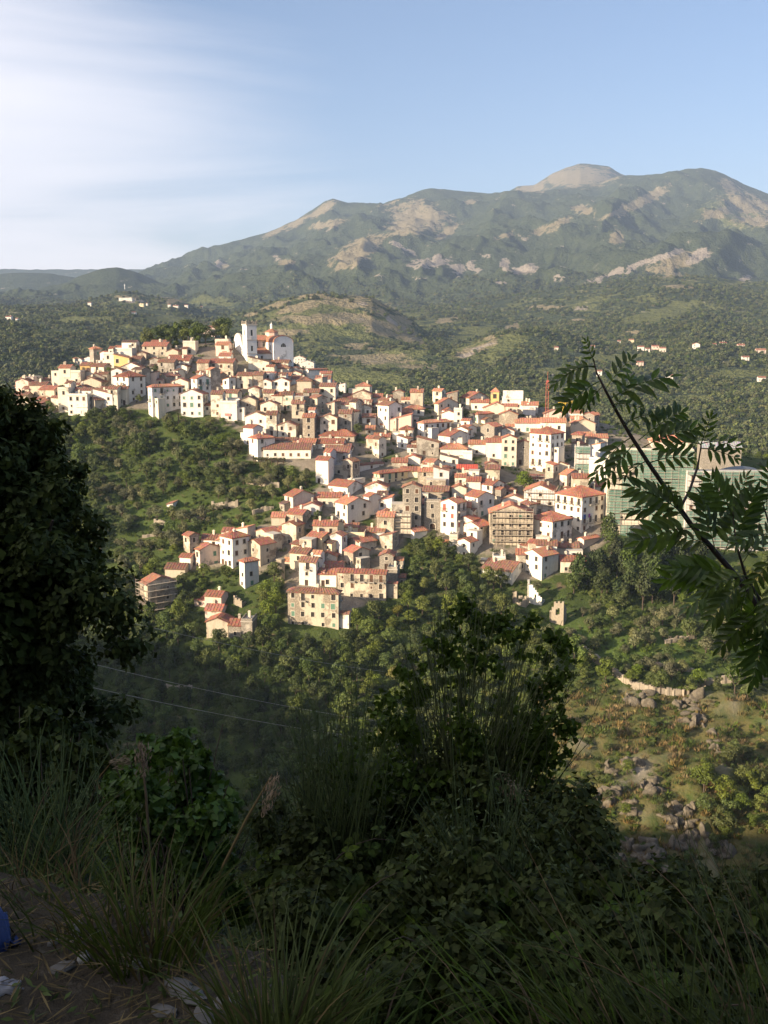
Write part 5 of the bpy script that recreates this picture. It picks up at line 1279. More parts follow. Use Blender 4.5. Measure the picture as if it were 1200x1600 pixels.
scaffold(K('darker green-netted block'), 'green-netted scaffolding over the shaded block', 'A', 'A', .6, 2.0)
scaffold(K('slim tower-like house shrouded'), 'green-netted scaffolding round the slim tower-like house', 'A', 'A', .6, 2.0)

# ---- the smaller houses wedged in between
def fillers(target):
    rs = random.Random(99); cols = {'W': 'white', 'C': 'cream', 'B': 'beige', 'G': 'grey stone', 'P': 'pinkish', 'L': 'greyish white'}; rcol = {'r': 'red', 'b': 'brown', 'o': 'orange'}
    used = set(); made = 0; info = [(k, d['P'], d['wA'], d['wB'], d['a']) for k, (r_, d) in BY.items()]
    def inside(px, py):
        return bool(_inpoly(np.array([[px]], float), np.array([[py]], float), TOWNG)[0, 0])
    for _ in range(9000):
        if made >= target: break
        px, py = rs.uniform(30, 945), rs.uniform(552, 930)
        if not inside(px, py) or not inside(px - 9, py) or not inside(px + 9, py - 4): continue
        if math.hypot(px - 819, py - 757) < 24: continue
        if px > 755 and py < 668: continue
        P, D = hit(px, py, 230); m = D / 1600
        H = np.array(HOUSES); dd = np.hypot(H[:, 0] - P[0], H[:, 1] - P[1] - 3.0) - H[:, 2]
        if dd.min() < .6 or dd.min() > 9: continue
        near_ = sorted(info, key=lambda q: (q[1][0] - P[0]) ** 2 + (q[1][1] - P[1]) ** 2)[:5]
        pick = next(((k, p) for k, p, *_r in near_ if k not in used and len(k.split()) <= 10), None)
        if not pick: continue
        k, p = pick; w = rs.uniform(4.6, 7.2) / m; h = rs.choice((4.2, 5.0, 5.8, 6.6, 7.4)) / m; wc, rc = rs.choice('WCCBBGPL'), rs.choice('rrbbo'); rt = rs.choice(('ge', 'ge', 'gf', 'gf', 'sl', 'sr', 'hip'))
        rel_ = 'behind' if P[1] > p[1] + 4 else ('in front of' if P[1] < p[1] - 4 else 'beside')
        lab = 'small %s house %s the %s' % (cols[wc], rel_, k)
        if len(lab.split()) > 16: continue
        two = rs.random() < .55; f = rs.uniform(.45, .7)
        ln = '%d %s %d %d %d %s %s %s %d | %s' % (px - w * f, ('%d' % px) if two else '-', px + w * (1 - f), py - h, py, rt, wc, rc, rs.choice((1, 1, 2)), lab)
        used.add(k); build_house(ln, group='old houses of the hill town'); made += 1
fillers(58)

# ---- laundry and awnings
def hang(key, f, items, z, mat, label):
    r_, d_ = BY[key]; a = d_['a']
    for u, w, h in items:
        l = np.array((-.0 - d_['wA'] + u, -.32) if f == 'A' else (.32, u))
        x = d_['P'][0] + math.cos(-a) * l[0] - math.sin(-a) * l[1]; y = d_['P'][1] + math.sin(-a) * l[0] + math.cos(-a) * l[1]
        b = MB(); k = 6
        for i in range(k): b.prism([(-w/2 + w*i/k, .05 * math.sin(i * 2.1), 0), (-w/2 + w*(i+1)/k, .05 * math.sin((i+1) * 2.1), 0), (-w/2 + w*(i+1)/k, .05 * math.sin((i+1) * 2.1) + .08, -h), (-w/2 + w*i/k, .05 * math.sin(i * 2.1) + .08, -h)], (0, .03, 0))
        o = b.build('laundry', mat, None, (x, y, d_['P'][2] + z), (0, 0, -a + (0 if f == 'A' else math.pi / 2))); tag(o, label, 'laundry', 'washing hung out in the town')
k_ = K('peeling end wall'); mp_ = BY[k_][1]['mpp']; hz_ = BY[k_][1]['H']
hang(k_, 'B', [(1.2, 1.3, 1.5)], hz_ * .52, M['blue_cloth'], 'blue cloth hanging on the peeling wall of the large white house')
hang(k_, 'B', [(3.6, .9, 1.3)], hz_ * .52, M['purple_cloth'], 'purple cloth hanging beside a blue one on a peeling wall')
hang(k_, 'B', [(5.1, .8, 1.2)], hz_ * .52, M['white_cloth'], 'white cloth hanging last along the peeling wall')
k_ = K('hung with a red cloth'); hang(k_, 'A', [(BY[k_][1]['wA'] * .36, 1.7, 2.3)], BY[k_][1]['H'] + .9, M['red_cloth'], 'red cloth hanging on the dark grey gable above a roof terrace')
k_ = K('pink laundry'); hang(k_, 'A', [(BY[k_][1]['wA'] * .45, 2.4, 1.0)], BY[k_][1]['H'] * .45, simple('pink_cloth', (.6, .25, .22)), 'pink washing hanging from a balcony at the scrub edge')

# ---- ruins: roofless shells with broken tops
def ruin(px0, pxs, px1, yt, yb, wm, label, prof=None, seed=0):
    P, D = hit(pxs, yb, 200); m = D / 1600; rs = random.Random(seed)
    a = R(28); wA = (pxs - px0) * m / math.cos(a); wB = max((px1 - pxs) * m / math.sin(a), 2.5); H = (yb - yt) * m
    root = empty('ruined_house', P, -a); tag(root, label, 'ruin')
    HOUSES.append((P[0], P[1] + 2, 5))
    def side(name, o, ux, L, f):
        b = MB(); n = max(4, int(L / .55)); ux = np.array(ux); nn = np.array((ux[1], -ux[0], 0))
        for i in range(n):
            h = max(.8, H * f((i + .5) / n) + rs.uniform(-.35, .35)); p = np.array(o) + ux * (L * i / n); q = np.array(o) + ux * (L * (i + 1) / n)
            if .42 < i / n < .58 and L > 4: b.prism([p + (0, 0, -5), q + (0, 0, -5), q + (0, 0, h * .45), p + (0, 0, h * .45)], nn * -.55); b.prism([p + (0, 0, h * .72), q + (0, 0, h * .72), q + (0, 0, h), p + (0, 0, h)], nn * -.55)
            else: b.prism([p + (0, 0, -5), q + (0, 0, -5), q + (0, 0, h), p + (0, 0, h + rs.uniform(-.2, .2))], nn * -.55)
        b.build(name, wm, root)
    f = prof or (lambda t: 1 - .5 * abs(t - .3))
    side('wall', (-wA, 0, 0), (1, 0, 0), wA, f); side('wall', (0, 0.002, 0), (0, 1, 0), wB, lambda t: f(1) * (1 - .4 * t)); side('wall', (-wA, wB, 0), (0, -1, 0), wB, lambda t: f(0) * (.6 + .4 * t))
ruin(802, 822, 828, 925, 950, M['drystone'], 'roofless stone ruin with two broken stubs, below the wide white house', lambda t: .95 if t < .35 else (.45 if t < .5 else .7), 1)
ruin(825, 846, 853, 910, 946, W['W'], 'white ruined gable sloping down between olive trees', lambda t: 1.05 - .75 * t, 2)
ruin(860, 880, 887, 941, 978, M['drystone'], 'tall ruined house corner standing alone over the terrace wall', lambda t: 1 if t > .35 else .55 + t, 3)
ruin(364, 378, 383, 930, 950, M['drystone'], 'low stone ruin smothered in green above the isolated houses', lambda t: .9 - .4 * t, 4)
P, D = hit(439, 906, 220)
mb = MB(); mb.box(-.9, .9, -.9, .9, -3, 6.4); mb.box(-1.05, 1.05, -1.05, 1.05, 6.4, 6.8)
tag(mb.build('stone_pier', M['drystone'], None, P, (0, 0, R(-30))), 'lone square stone pier rising from the trees of the lower spur', 'pier')

# ---- terrace walls
def stone_wall(pp, h, label, seed):
    rs = random.Random(seed); p3 = []
    for (x0, y0), (x1, y1) in zip(pp[:-1], pp[1:]):
        n = max(2, int(math.hypot(x1 - x0, y1 - y0) / 3.5))
        for i in range(n): p3.append(hit(x0 + (x1 - x0) * i / n, y0 + (y1 - y0) * i / n, 190)[0])
    p3.append(hit(*pp[-1], 190)[0]); p3 = [Vector(p) for p in p3]
    o = p3[len(p3) // 2].copy(); b = MB()
    for i in range(len(p3) - 1):
        p, q = p3[i] - o, p3[i + 1] - o; d = (q - p); d.z = 0; d.normalize(); nn = Vector((-d.y, d.x, 0))
        if nn.y < 0: nn = -nn
        j = rs.uniform(-.12, .12); hh = h * rs.uniform(.8, 1.12); ja = nn * j
        b.prism([p - ja + Vector((0, 0, -1.6)), q - ja + Vector((0, 0, -1.6)), q - ja + nn * .12 + Vector((0, 0, hh + rs.uniform(-.15, .15))), p - ja + nn * .12 + Vector((0, 0, hh))], nn * .7)
    tag(b.build('stone_wall', M['drystone'], None, o), label, 'stone wall', 'dry stone terrace walls', 'thing')
stone_wall([(866, 1006), (900, 1018), (926, 1034), (938, 1043)], 2.4, 'sunlit stone retaining wall running down beside the tall ruin', 1)
stone_wall([(957, 1055), (985, 1076), (1020, 1084), (1068, 1090)], 1.9, 'long bent terrace wall holding up the bright olive meadow', 2)
stone_wall([(1074, 1086), (1096, 1074), (1160, 1065), (1230, 1060)], 2.0, 'upper terrace wall running on under the rowan leaves', 3)
stone_wall([(1020, 1040), (1050, 1048), (1085, 1052)], 1.2, 'short pinkish wall inside the olive meadow', 4)
stone_wall([(1040, 1008), (1060, 1004), (1085, 998)], 1.3, 'crumbling wall among olives high in the meadow', 5)
stone_wall([(250, 1074), (275, 1079), (300, 1078)], 1.1, 'low wall alone in the shaded slope beside the dark oak', 6)
stone_wall([(384, 757), (410, 760), (436, 763)], 2.2, 'terrace wall under the pergola houses', 7)
stone_wall([(330, 796), (352, 797), (372, 793)], 2.6, 'terrace wall with a lean-to in the middle of the olive slope', 8)
stone_wall([(222, 842), (245, 838), (266, 835)], 1.4, 'lowest pale wall on the olive slope near the oak', 9)
stone_wall([(285, 810), (305, 812), (318, 815)], 1.2, 'pale wall near the small white hut', 10)
stone_wall([(395, 805), (412, 800), (428, 797)], 1.6, 'pale wall just outside the upper spur roofs', 11)
stone_wall([(240, 818), (258, 822)], 1.6, 'stub of wall below the small white hut', 12)

# ---- pergola in front of the long low house
P, D = hit(420, 730, 230)
pg = empty('pergola', P, R(-5)); tag(pg, 'vine-covered pergola in front of the long low white house', 'pergola')
_po = MB(); _po.box(-.1, .1, -.1, .1, -4, 2.8); _po = _po.mesh('post', M['door'])
for i in range(6):
    for y in (0, 2.4): link('post', _po, pg, (-5.5 + i * 2.2, y, 0))
_be = MB(); _be.box(-5.9, 5.9, -.07, .07, 2.8, 2.95); _be = _be.mesh('beam', M['door'])
for y in (0, .8, 1.6, 2.4): link('beam', _be, pg, (0, y, 0))

# ---- cranes
def lattice(b, p, q, w, k, r=.07):
    """square lattice boom from p to q"""
    p, q = Vector(p), Vector(q); d = (q - p).normalized()
    u = d.cross(Vector((0, 0, 1)) if abs(d.z) < .9 else Vector((1, 0, 0))).normalized(); v = d.cross(u)
    cs_ = [(u * sx + v * sy) * w / 2 for sx, sy in ((-1, -1), (1, -1), (1, 1), (-1, 1))]
    for c in cs_: b.tube([p + c, q + c], r, 4)
    for i in range(k):
        A_ = p.lerp(q, i / k); B_ = p.lerp(q, (i + 1) / k)
        for j in range(4):
            b.tube([A_ + cs_[j], B_ + cs_[(j + 1) % 4]], r * .6, 4, cap=False); b.tube([A_ + cs_[j], A_ + cs_[(j + 1) % 4]], r * .6, 4, cap=False)
P, D = hit(854, 655, 230); m_ = D / 1600
cr_ = empty('tower_crane', P, math.atan2(P[1], P[0]) - math.pi / 2 + R(3)); tag(cr_, 'red lattice crane mast rising over the roofs of the second hilltop', 'crane')
hc = (655 - 597) * m_
b = MB(); lattice(b, (0, 0, -3), (0, 0, hc), 1.1, 8, .05); b.build('mast', M['crane_r'], cr_)
b = MB(); lattice(b, (0, .6, hc - .3), (0, 9, hc - 1.4), 0.4, 6, .04); b.build('jib', M['crane_r'], cr_)
b = MB(); b.box(-.5, .5, -.5, .5, hc, hc + .6); b.box(-.4, .4, -3.2, -2.2, hc - .3, hc + .3); b.box(-.08, .08, -2.3, -.4, hc + .1, hc + .25); b.tube([(0, 0, hc + .6), (0, 0, hc + 4.2)], .07, 5); b.build('slewing_head', M['crane_r'], cr_)
P, D = hit(881, 655, 230)
cr_ = empty('tower_crane', P, R(10)); tag(cr_, 'small yellow crane beside the red mast, close to the rowan tip', 'crane')
hc = (655 - 629) * m_
b = MB(); lattice(b, (0, 0, -3), (0, 0, hc), .9, 8, .1); b.build('mast', M['crane_y'], cr_)
b = MB(); lattice(b, (-2.6, 0, hc - .3), (5.5, 0, hc + .4), .7, 6, .08); b.build('jib', M['crane_y'], cr_)

# ---- statue on the far hill
P, D = hit(195, 452, 1500); m_ = D / 1600
st = empty('statue', P); tag(st, 'tall white statue on top of the small hill beyond the town', 'statue'); h = 8.5 * m_
b = MB(); b.lathe([(1.3, 0), (1.2, h * .3), (1.0, h * .55), (1.35, h * .76), (1.1, h * .82), (.45, h * .85), (.5, h * .9), (.55, h * .95), (.3, h)], 10)
b.build('figure', M['white'], st, smooth=True)
b = MB(); b.tube([(-.8, 0, h * .78), (-2.4, -.3, h * .75), (-3.6, -.6, h * .76)], [.55, .45, .3], 7); b.tube([(.8, 0, h * .78), (2.4, -.3, h * .75), (3.6, -.6, h * .76)], [.55, .45, .3], 7); b.build('arm', M['white'], st, smooth=True)
b = MB(); b.box(-2, 2, -2, 2, -4, .05); b.build('plinth', M['concrete'], st)

# ---- wires across the ravine, between two wooden poles
def pole_at(p, h, label):
    r_ = empty('utility_pole', p); tag(r_, label, 'utility pole', 'wooden poles carrying wires')
    b = MB(); b.tube([(0, 0, -2), (0, 0, h)], [.14, .09], 8); b.build('post', M['bark'], r_)
    b = MB(); b.box(-.7, .7, -.06, .06, h - .6, h - .48); b.build('crossarm', M['bark'], r_)
    return Vector(p) + Vector((0, 0, h))
tA = pole_at((at(70, 1100, 150) * 1 - (0, 0, 0)), 7, 'wooden pole hidden behind the dark oak, carrying the wires')
tB = pole_at(hit(700, 1170, 200)[0], 9, 'wooden pole behind the tall broom bush, carrying the wires')
pp, D = hit(887, 1096, 200)
pole_at(pp, (1096 - 1076) * D / 1600, 'short pale pole standing on the slope under the tall ruin')
wm_ = simple('old_cable', (.42, .38, .32), .7, .2)
for (xa, ya, xb, yb, lb) in ((200, 1051, 480, 1107, 'upper of the two close wires crossing the shaded ravine'), (235, 1093, 465, 1135, 'lower of the two close wires crossing the shaded ravine'), (285, 989, 425, 1018, 'single higher wire crossing below the isolated houses')):
    A_ = Vector(at(xa, ya, 165)); B_ = Vector(at(xb, yb, 195)); d = B_ - A_
    A2 = A_ - d * ((xa - 80) / (xb - xa)); B2 = B_ + d * ((690 - xb) / (xb - xa))
    L = [A2.lerp(B2, i / 24) + Vector((0, 0, -1.2 * (1 - (2 * i / 24 - 1) ** 2) + .8)) for i in range(25)]
    o = L[0].copy(); b = MB(); b.tube([p - o for p in L], .034, 5)
    tag(b.build('wire', wm_, None, o), lb, 'wire', 'overhead wires across the ravine')
# ================================================================== TREES, SHRUBS, GRASS
LM = dict(
 fresh=leaf_mat('fresh_green_leaves', (0.098, 0.135, 0.026)),
 mid=leaf_mat('mid_green_leaves', (0.072, 0.104, 0.024)),
 olive=leaf_mat('grey_green_olive_leaves', (0.125, 0.135, 0.062), .3, .15),
 dark=leaf_mat('dark_evergreen_leaves', (0.042, 0.064, 0.019), .35, .15),
 far=leaf_mat('far_tree_leaves', (0.098, 0.122, 0.046), .35, .15),
 dry=leaf_mat('dry_grass', (0.20, 0.155, 0.07), .35, .2, .8, .05),
 grass=leaf_mat('green_grass', (0.085, 0.125, 0.032), .35, .25, .7, .1),
 yellow=leaf_mat('yellow_green_leaves', (0.125, 0.135, 0.028)),
)
def rhombi(P, Dv, Nv, L, Wd, lift=.18):
    """leaf or leaf-clump faces: base, sides lifted a little, tip"""
    P = np.asarray(P); n = len(P)
    Dv = Dv / (np.linalg.norm(Dv, axis=1, keepdims=True) + 1e-9)
    Sv = np.cross(Nv, Dv); Sv /= (np.linalg.norm(Sv, axis=1, keepdims=True) + 1e-9)
    Nn = np.cross(Dv, Sv)
    L = np.broadcast_to(np.asarray(L, float), (n,))[:, None]; Wd = np.broadcast_to(np.asarray(Wd, float), (n,))[:, None]
    b = P - Dv * L * .5; t = P + Dv * L * .5; m = P - Dv * L * .06
    l = m - Sv * Wd * .5 + Nn * Wd * lift; r = m + Sv * Wd * .5 + Nn * Wd * lift
    V = np.stack([b, r, t, l], 1).reshape(-1, 3); i = np.arange(n)[:, None] * 4
    F = np.concatenate([i + np.array([[0, 1, 2]]), i + np.array([[0, 2, 3]])], 1).reshape(-1, 3)
    return V, F
def unit(n, r):
    v = r.normal(size=(n, 3)); return v / np.linalg.norm(v, axis=1, keepdims=True)
def crown_mesh(name, seed, mat, h=3.2, rad=2.4, lobes=9, n=560, size=.62, z0=1.4, flat=.8, spread=.55, droop=0.0, lr0=(.34, .62)):
    r = np.random.default_rng(seed)
    c = unit(lobes, r) * (rad * spread) * r.uniform(.5, 1.05, (lobes, 1)); c[:, 2] = c[:, 2] * (h / rad) * .62
    lr = rad * r.uniform(*lr0, lobes)
    k = r.choice(lobes, n, p=lr ** 2 / (lr ** 2).sum())
    d = unit(n, r); d[:, 2] = np.where(d[:, 2] < -.35, -d[:, 2], d[:, 2])
    P = c[k] + d * (lr[k] * r.uniform(.72, 1.06, n))[:, None] * np.array((1, 1, flat))
    P[:, 2] += z0 + h * .5
    N = d + unit(n, r) * .55; T = np.cross(N, unit(n, r)); T[:, 2] -= droop
    V, F = rhombi(P, T, N, size * r.uniform(.6, 1.35, n), size * .72 * r.uniform(.7, 1.2, n))
    return npmesh(name, V, F, mat)
def trunk_mesh(name, seed, h=2.6, r0=.2, limbs=4, reach=1.5):
    rs = random.Random(seed); b = MB()
    b.tube([(0, 0, -1.5), (rs.uniform(-.1, .1), rs.uniform(-.1, .1), h * .4), (rs.uniform(-.2, .2), rs.uniform(-.2, .2), h)], [r0 * 1.2, r0 * .85, r0 * .55], 6)
    for i in range(limbs):
        t = 2 * math.pi * i / limbs + rs.uniform(-.4, .4)
        b.tube([(0, 0, h * .6), (math.cos(t) * reach * .5, math.sin(t) * reach * .5, h * .95), (math.cos(t) * reach, math.sin(t) * reach, h * 1.35)], [r0 * .5, r0 * .35, r0 * .12], 5)
    return b.mesh(name, M['bark'])
KIND = {}
for k, mat, nm, nvar, kw in (
    ('broad', 'fresh', 'broadleaf_tree', 4, dict(h=4.4, rad=2.7, lobes=17, n=1050, size=.44, spread=.74, lr0=(.22, .5))),
    ('mid', 'mid', 'broadleaf_tree', 3, dict(h=4.8, rad=2.7, lobes=18, n=1050, size=.44, spread=.72, lr0=(.22, .48))),
    ('yellow', 'yellow', 'broadleaf_tree', 2, dict(h=3.6, rad=2.5, lobes=10, n=800, size=.48)),
    ('olive', 'olive', 'olive_tree', 4, dict(h=2.6, rad=2.3, lobes=11, n=800, size=.40, z0=1.2, spread=.68)),
    ('holm', 'dark', 'evergreen_oak', 3, dict(h=7.0, rad=2.6, lobes=14, n=1100, size=.55, z0=1.0, flat=1.1)),
    ('shrub', 'mid', 'shrub', 3, dict(h=1.4, rad=1.2, lobes=6, n=260, size=.36, z0=-.3)),
):
    KIND[k] = (nm, [(crown_mesh('crown', 100 + i * 7 + len(k), LM[mat], **kw), trunk_mesh('trunk', i + 3, kw['h'] * .55, .2 if k != 'shrub' else .06)) for i in range(nvar)])
def grass_tuft(name, mat, seed, n=26, h=.8, spread=.5, w=.05):
    r = np.random.default_rng(seed)
    a = r.uniform(0, 2 * math.pi, n); rr = spread * np.sqrt(r.uniform(0, 1, n))
    P = np.c_[np.cos(a) * rr, np.sin(a) * rr, np.zeros(n)]; d = np.c_[np.cos(a), np.sin(a), np.zeros(n)] * r.uniform(.1, .8, (n, 1)) + np.array((0, 0, 1.0))
    L = h * r.uniform(.5, 1.2, n)
    V, F = rhombi(P + d / np.linalg.norm(d, axis=1, keepdims=True) * (L * .5)[:, None], d, np.c_[np.cos(a), np.sin(a), np.full(n, .3)], L, w)
    return npmesh(name, V, F, mat)

# ---- scattering of what nobody could count: one object of points that carries its plants
def scatter(name, label, cat, pts_, rot, scl, idx, meshes):
    me = bpy.data.meshes.new(name); me.from_pydata([tuple(p) for p in pts_], [], [])
    for k, v, ty in (('turn', rot, 'FLOAT'), ('size', scl, 'FLOAT'), ('which', idx, 'INT')):
        a = me.attributes.new(k, ty, 'POINT'); a.data.foreach_set('value', np.asarray(v, np.float32 if ty == 'FLOAT' else np.int32))
    src = bpy.data.collections.new(name + '_kinds')
    for i, m in enumerate(meshes):
        o = bpy.data.objects.new('%s_kind_%02d' % (name, i), m); src.objects.link(o)
    ng = bpy.data.node_groups.new(name, 'GeometryNodeTree')
    ng.interface.new_socket('Geometry', in_out='INPUT', socket_type='NodeSocketGeometry'); ng.interface.new_socket('Geometry', in_out='OUTPUT', socket_type='NodeSocketGeometry')
    N, L = ng.nodes, ng.links
    gi, go = N.new('NodeGroupInput'), N.new('NodeGroupOutput')
    iop = N.new('GeometryNodeInstanceOnPoints'); ci = N.new('GeometryNodeCollectionInfo')
    ci.inputs['Collection'].default_value = src; ci.inputs['Separate Children'].default_value = True; ci.inputs['Reset Children'].default_value = True
    def at_(nm, ty):
        n = N.new('GeometryNodeInputNamedAttribute'); n.data_type = ty; n.inputs['Name'].default_value = nm; return n.outputs['Attribute']
    L.new(gi.outputs[0], iop.inputs['Points']); L.new(ci.outputs[0], iop.inputs['Instance']); iop.inputs['Pick Instance'].default_value = True
    L.new(at_('which', 'INT'), iop.inputs['Instance Index'])
    cx_ = N.new('ShaderNodeCombineXYZ'); L.new(at_('turn', 'FLOAT'), cx_.inputs['Z']); L.new(cx_.outputs[0], iop.inputs['Rotation'])
    L.new(at_('size', 'FLOAT'), iop.inputs['Scale']); L.new(iop.outputs[0], go.inputs[0])
    o = link(name, me); md = o.modifiers.new('plants', 'NODES'); md.node_group = ng
    return tag(o, label, cat, None, 'stuff')

def inpoly(x, y, poly):
    c = np.zeros(len(x), bool); n = len(poly)
    for i in range(n):
        (x1, y1), (x2, y2) = poly[i], poly[(i + 1) % n]
        k = ((y1 > y) != (y2 > y)) & (x < (x2 - x1) * (y - y1) / (y2 - y1 + 1e-9) + x1); c ^= k
    return c
TOWNP = [[(20,585),(110,560),(210,540),(330,528),(470,545),(540,600),(600,615),(780,605),(950,640),(1200,690),(1200,850),(950,850),(940,900),(850,915),(760,910),(740,880),(690,850),(640,830),(620,900),(600,945),(530,985),(445,985),(440,900),(420,910),(370,925),(380,880),(340,895),(275,895),(280,860),(380,830),(440,790),(490,760),(490,745),(385,725),(380,680),(330,655),(160,645),(90,650),(20,640)]]
OLIVEP = [[(150,640),(330,655),(380,680),(385,725),(490,745),(490,765),(440,790),(380,830),(280,860),(215,900),(150,900)], [(830,900),(960,960),(1040,960),(1300,1000),(1300,1060),(1090,1075),(960,1050),(860,1000),(800,960)]]
HOLMP = [[(900,835),(1040,830),(1100,900),(1080,960),(960,955),(900,920)]]
DRYP = [[(830,1060),(960,1070),(1090,1095),(1400,1075),(1400,1600),(760,1600)]]
cell = 3.9
gxx, gyy = np.meshgrid(np.arange(-215, 225, cell), np.arange(165, 500, cell))
tx = gxx.ravel() + rng.uniform(-.5, .5, gxx.size) * cell; ty = gyy.ravel() + rng.uniform(-.5, .5, gxx.size) * cell
tz = ground_z(tx, ty); tpx, tpy, tD = pix(tx, ty, tz)
keep = (tpx > -230) & (tpx < 1430) & (np.abs(tx) < .5 * ty + 20)
HA = np.array(HOUSES)
def clear_of_houses(x, y, m=0.0):
    ok = np.ones(len(x), bool)
    for hx, hy, hr in HA: ok &= (x - hx) ** 2 + (y - hy) ** 2 > (hr + m) ** 2
    return ok
keep &= clear_of_houses(tx, ty, 1.2)
tx, ty, tz, tpx, tpy, tD = [a[keep] for a in (tx, ty, tz, tpx, tpy, tD)]
town = inpoly(tpx, tpy, TOWNP[0]); ol = inpoly(tpx, tpy, OLIVEP[0]) | inpoly(tpx, tpy, OLIVEP[1]); hl = inpoly(tpx, tpy, HOLMP[0]); dr_ = inpoly(tpx, tpy, DRYP[0])
r0 = rng.uniform(0, 1, len(tx)); zone = fbm(tx / 34, ty / 34, 801, 3); r1 = rng.uniform(0, 1, len(tx))
kind = np.where(zone + r1 * .8 > .62, 'broad', np.where(r1 < .35, 'mid', np.where(r1 < .5, 'shrub', np.where(r1 > .93, 'yellow', 'broad')))).astype('<U8')
kind = np.where((tpy > 1000) & (tpx < 560) & (r1 > .3), np.where(r1 > .75, 'holm', 'mid'), kind)
kind = np.where(ol, np.where(r1 < .68, 'olive', np.where(r1 < .85, 'mid', 'shrub')), kind)
kind = np.where(ol & (tpx < 330) & (tpy < 760) & (r1 > .5), 'mid', kind)
kind = np.where(hl, np.where(r1 < .75, 'holm', 'mid'), kind)
kind = np.where(dr_, np.where(r1 < .6, 'shrub', 'mid'), kind)
scl = rng.uniform(.55, 1.12, len(tx)); scl = np.where(dr_, scl * .62, scl)
g5 = dr_ & (np.hypot((tpx - 1150) / 75, (tpy - 1260) / 75) < 1); kind = np.where(g5, 'broad', kind); scl = np.where(g5, scl * 1.7, scl)
scl = np.where(hl, scl * 1.25, scl); scl = np.where(town, scl * .62, scl); scl = np.where(kind == 'holm', scl * np.where(hl, 1, .7), scl)
pr = np.where(town, .10, np.where(dr_, .30, np.where(ol, .72, .93)))
pr = np.where(ol & (tpx > 700), .50, pr)
patchy = fbm(tx / 22, ty / 22, 811, 3)
pr = np.where(dr_ & (np.hypot((tpx - 1150) / 75, (tpy - 1260) / 75) < 1), .9, pr); pr = np.where(dr_ & (patchy > .22), pr * 3.0, pr)
pr = np.where(ol & (patchy > .15), np.minimum(pr * 1.9, .95), pr)
ex = (np.hypot((tpx - 819) / 24, (tpy - 760) / 30) < 1)
sel = (r0 < pr) & ~ex & (tpy > 500)
tx, ty, tz, tpx, tpy, tD, kind, scl, town, ol, hl, dr_ = [a[sel] for a in (tx, ty, tz, tpx, tpy, tD, kind, scl, town, ol, hl, dr_)]
# the ones that show largest are trees of their own; the rest of the wood is one mass
inv = (tpx > -10) & (tpx < 1210) & (tpy < 1270) & (tpy > 560) & ~((tpx < 190) & (tpy > 600))
rank = np.where(inv & (kind != 'shrub'), tD / scl, 1e9)
rank = np.where((tpx > 560) & (tpx < 880) & (tpy > 990), 1e9, rank)
order = np.argsort(rank)
cap = {'broadleaf_tree': 262, 'olive_tree': 230, 'evergreen_oak': 90}; cnt = {}
single = np.zeros(len(tx), bool)
for i in order:
    if rank[i] >= 1e9: break
    nm = KIND[kind[i]][0]
    if cnt.get(nm, 0) < cap[nm]: cnt[nm] = cnt.get(nm, 0) + 1; single[i] = True
def plant(k, v, p, rz, s, label, group, sz=1.0):
    nm, ms = KIND[k]; c_, t_ = ms[v % len(ms)]
    r_ = empty(nm, p, rz); r_.scale = (s, s, s * sz)
    tag(r_, label, 'shrub' if k == 'shrub' else 'tree', group)
    link('crown', c_, r_); link('trunk', t_, r_)
    return r_
ANCH = [(490,1030,'in the wood right under the lowest beige block'),(340,1030,'below the isolated pair of pinkish houses'),(620,990,'below the roofless stone shell'),(690,890,'in the gully between the lower spur and the white houses'),
 (760,960,'in the wood below the wide white house'),(250,1000,'under the scaffolded house beside the dark oak'),(560,1080,'in the middle of the ravine where the shade begins'),(420,1110,'on the shaded slope crossed by the wires'),(640,1090,'in the sunny ravine left of the tall broom'),
 (420,960,'between the isolated houses and the lowest beige block'),(300,930,'below the stone base of the lower row end'),(820,1000,'below the two broken ruins'),(880,1090,'beside the short pale pole'),(900,930,'above the tall ruined house corner'),(1120,940,'behind the hanging rowan leaves'),
 (180,680,'under the outer end of the upper row of houses'),(240,700,'under the arcaded palazzo'),(320,700,'under the pink-laundry house'),(430,760,'under the pergola houses'),(210,790,'in the hollow beside the dark oak'),(300,790,'among the terraces round the small white hut'),(380,810,'on the terraces beside the upper spur roofs'),
 (230,860,'by the lowest pale wall of the olive slope'),(330,850,'just behind the lower row end'),(1100,1200,'on the dry rocky slope'),(940,1180,'at the leafy foot of the dry rocky slope'),(560,960,'right of the lowest beige block')]
LBL = {
 'broad': 'leafy fresh-green tree in the wood filling the ravine below the town', 'mid': 'mid-green bushy tree in the wood filling the ravine below the town',
 'yellow': 'yellowish green tree in the wood filling the ravine below the town', 'olive': 'grey-green olive tree on the terraced slopes beside the town',
 'holm': 'tall dark evergreen oak on the hillside below the town'}
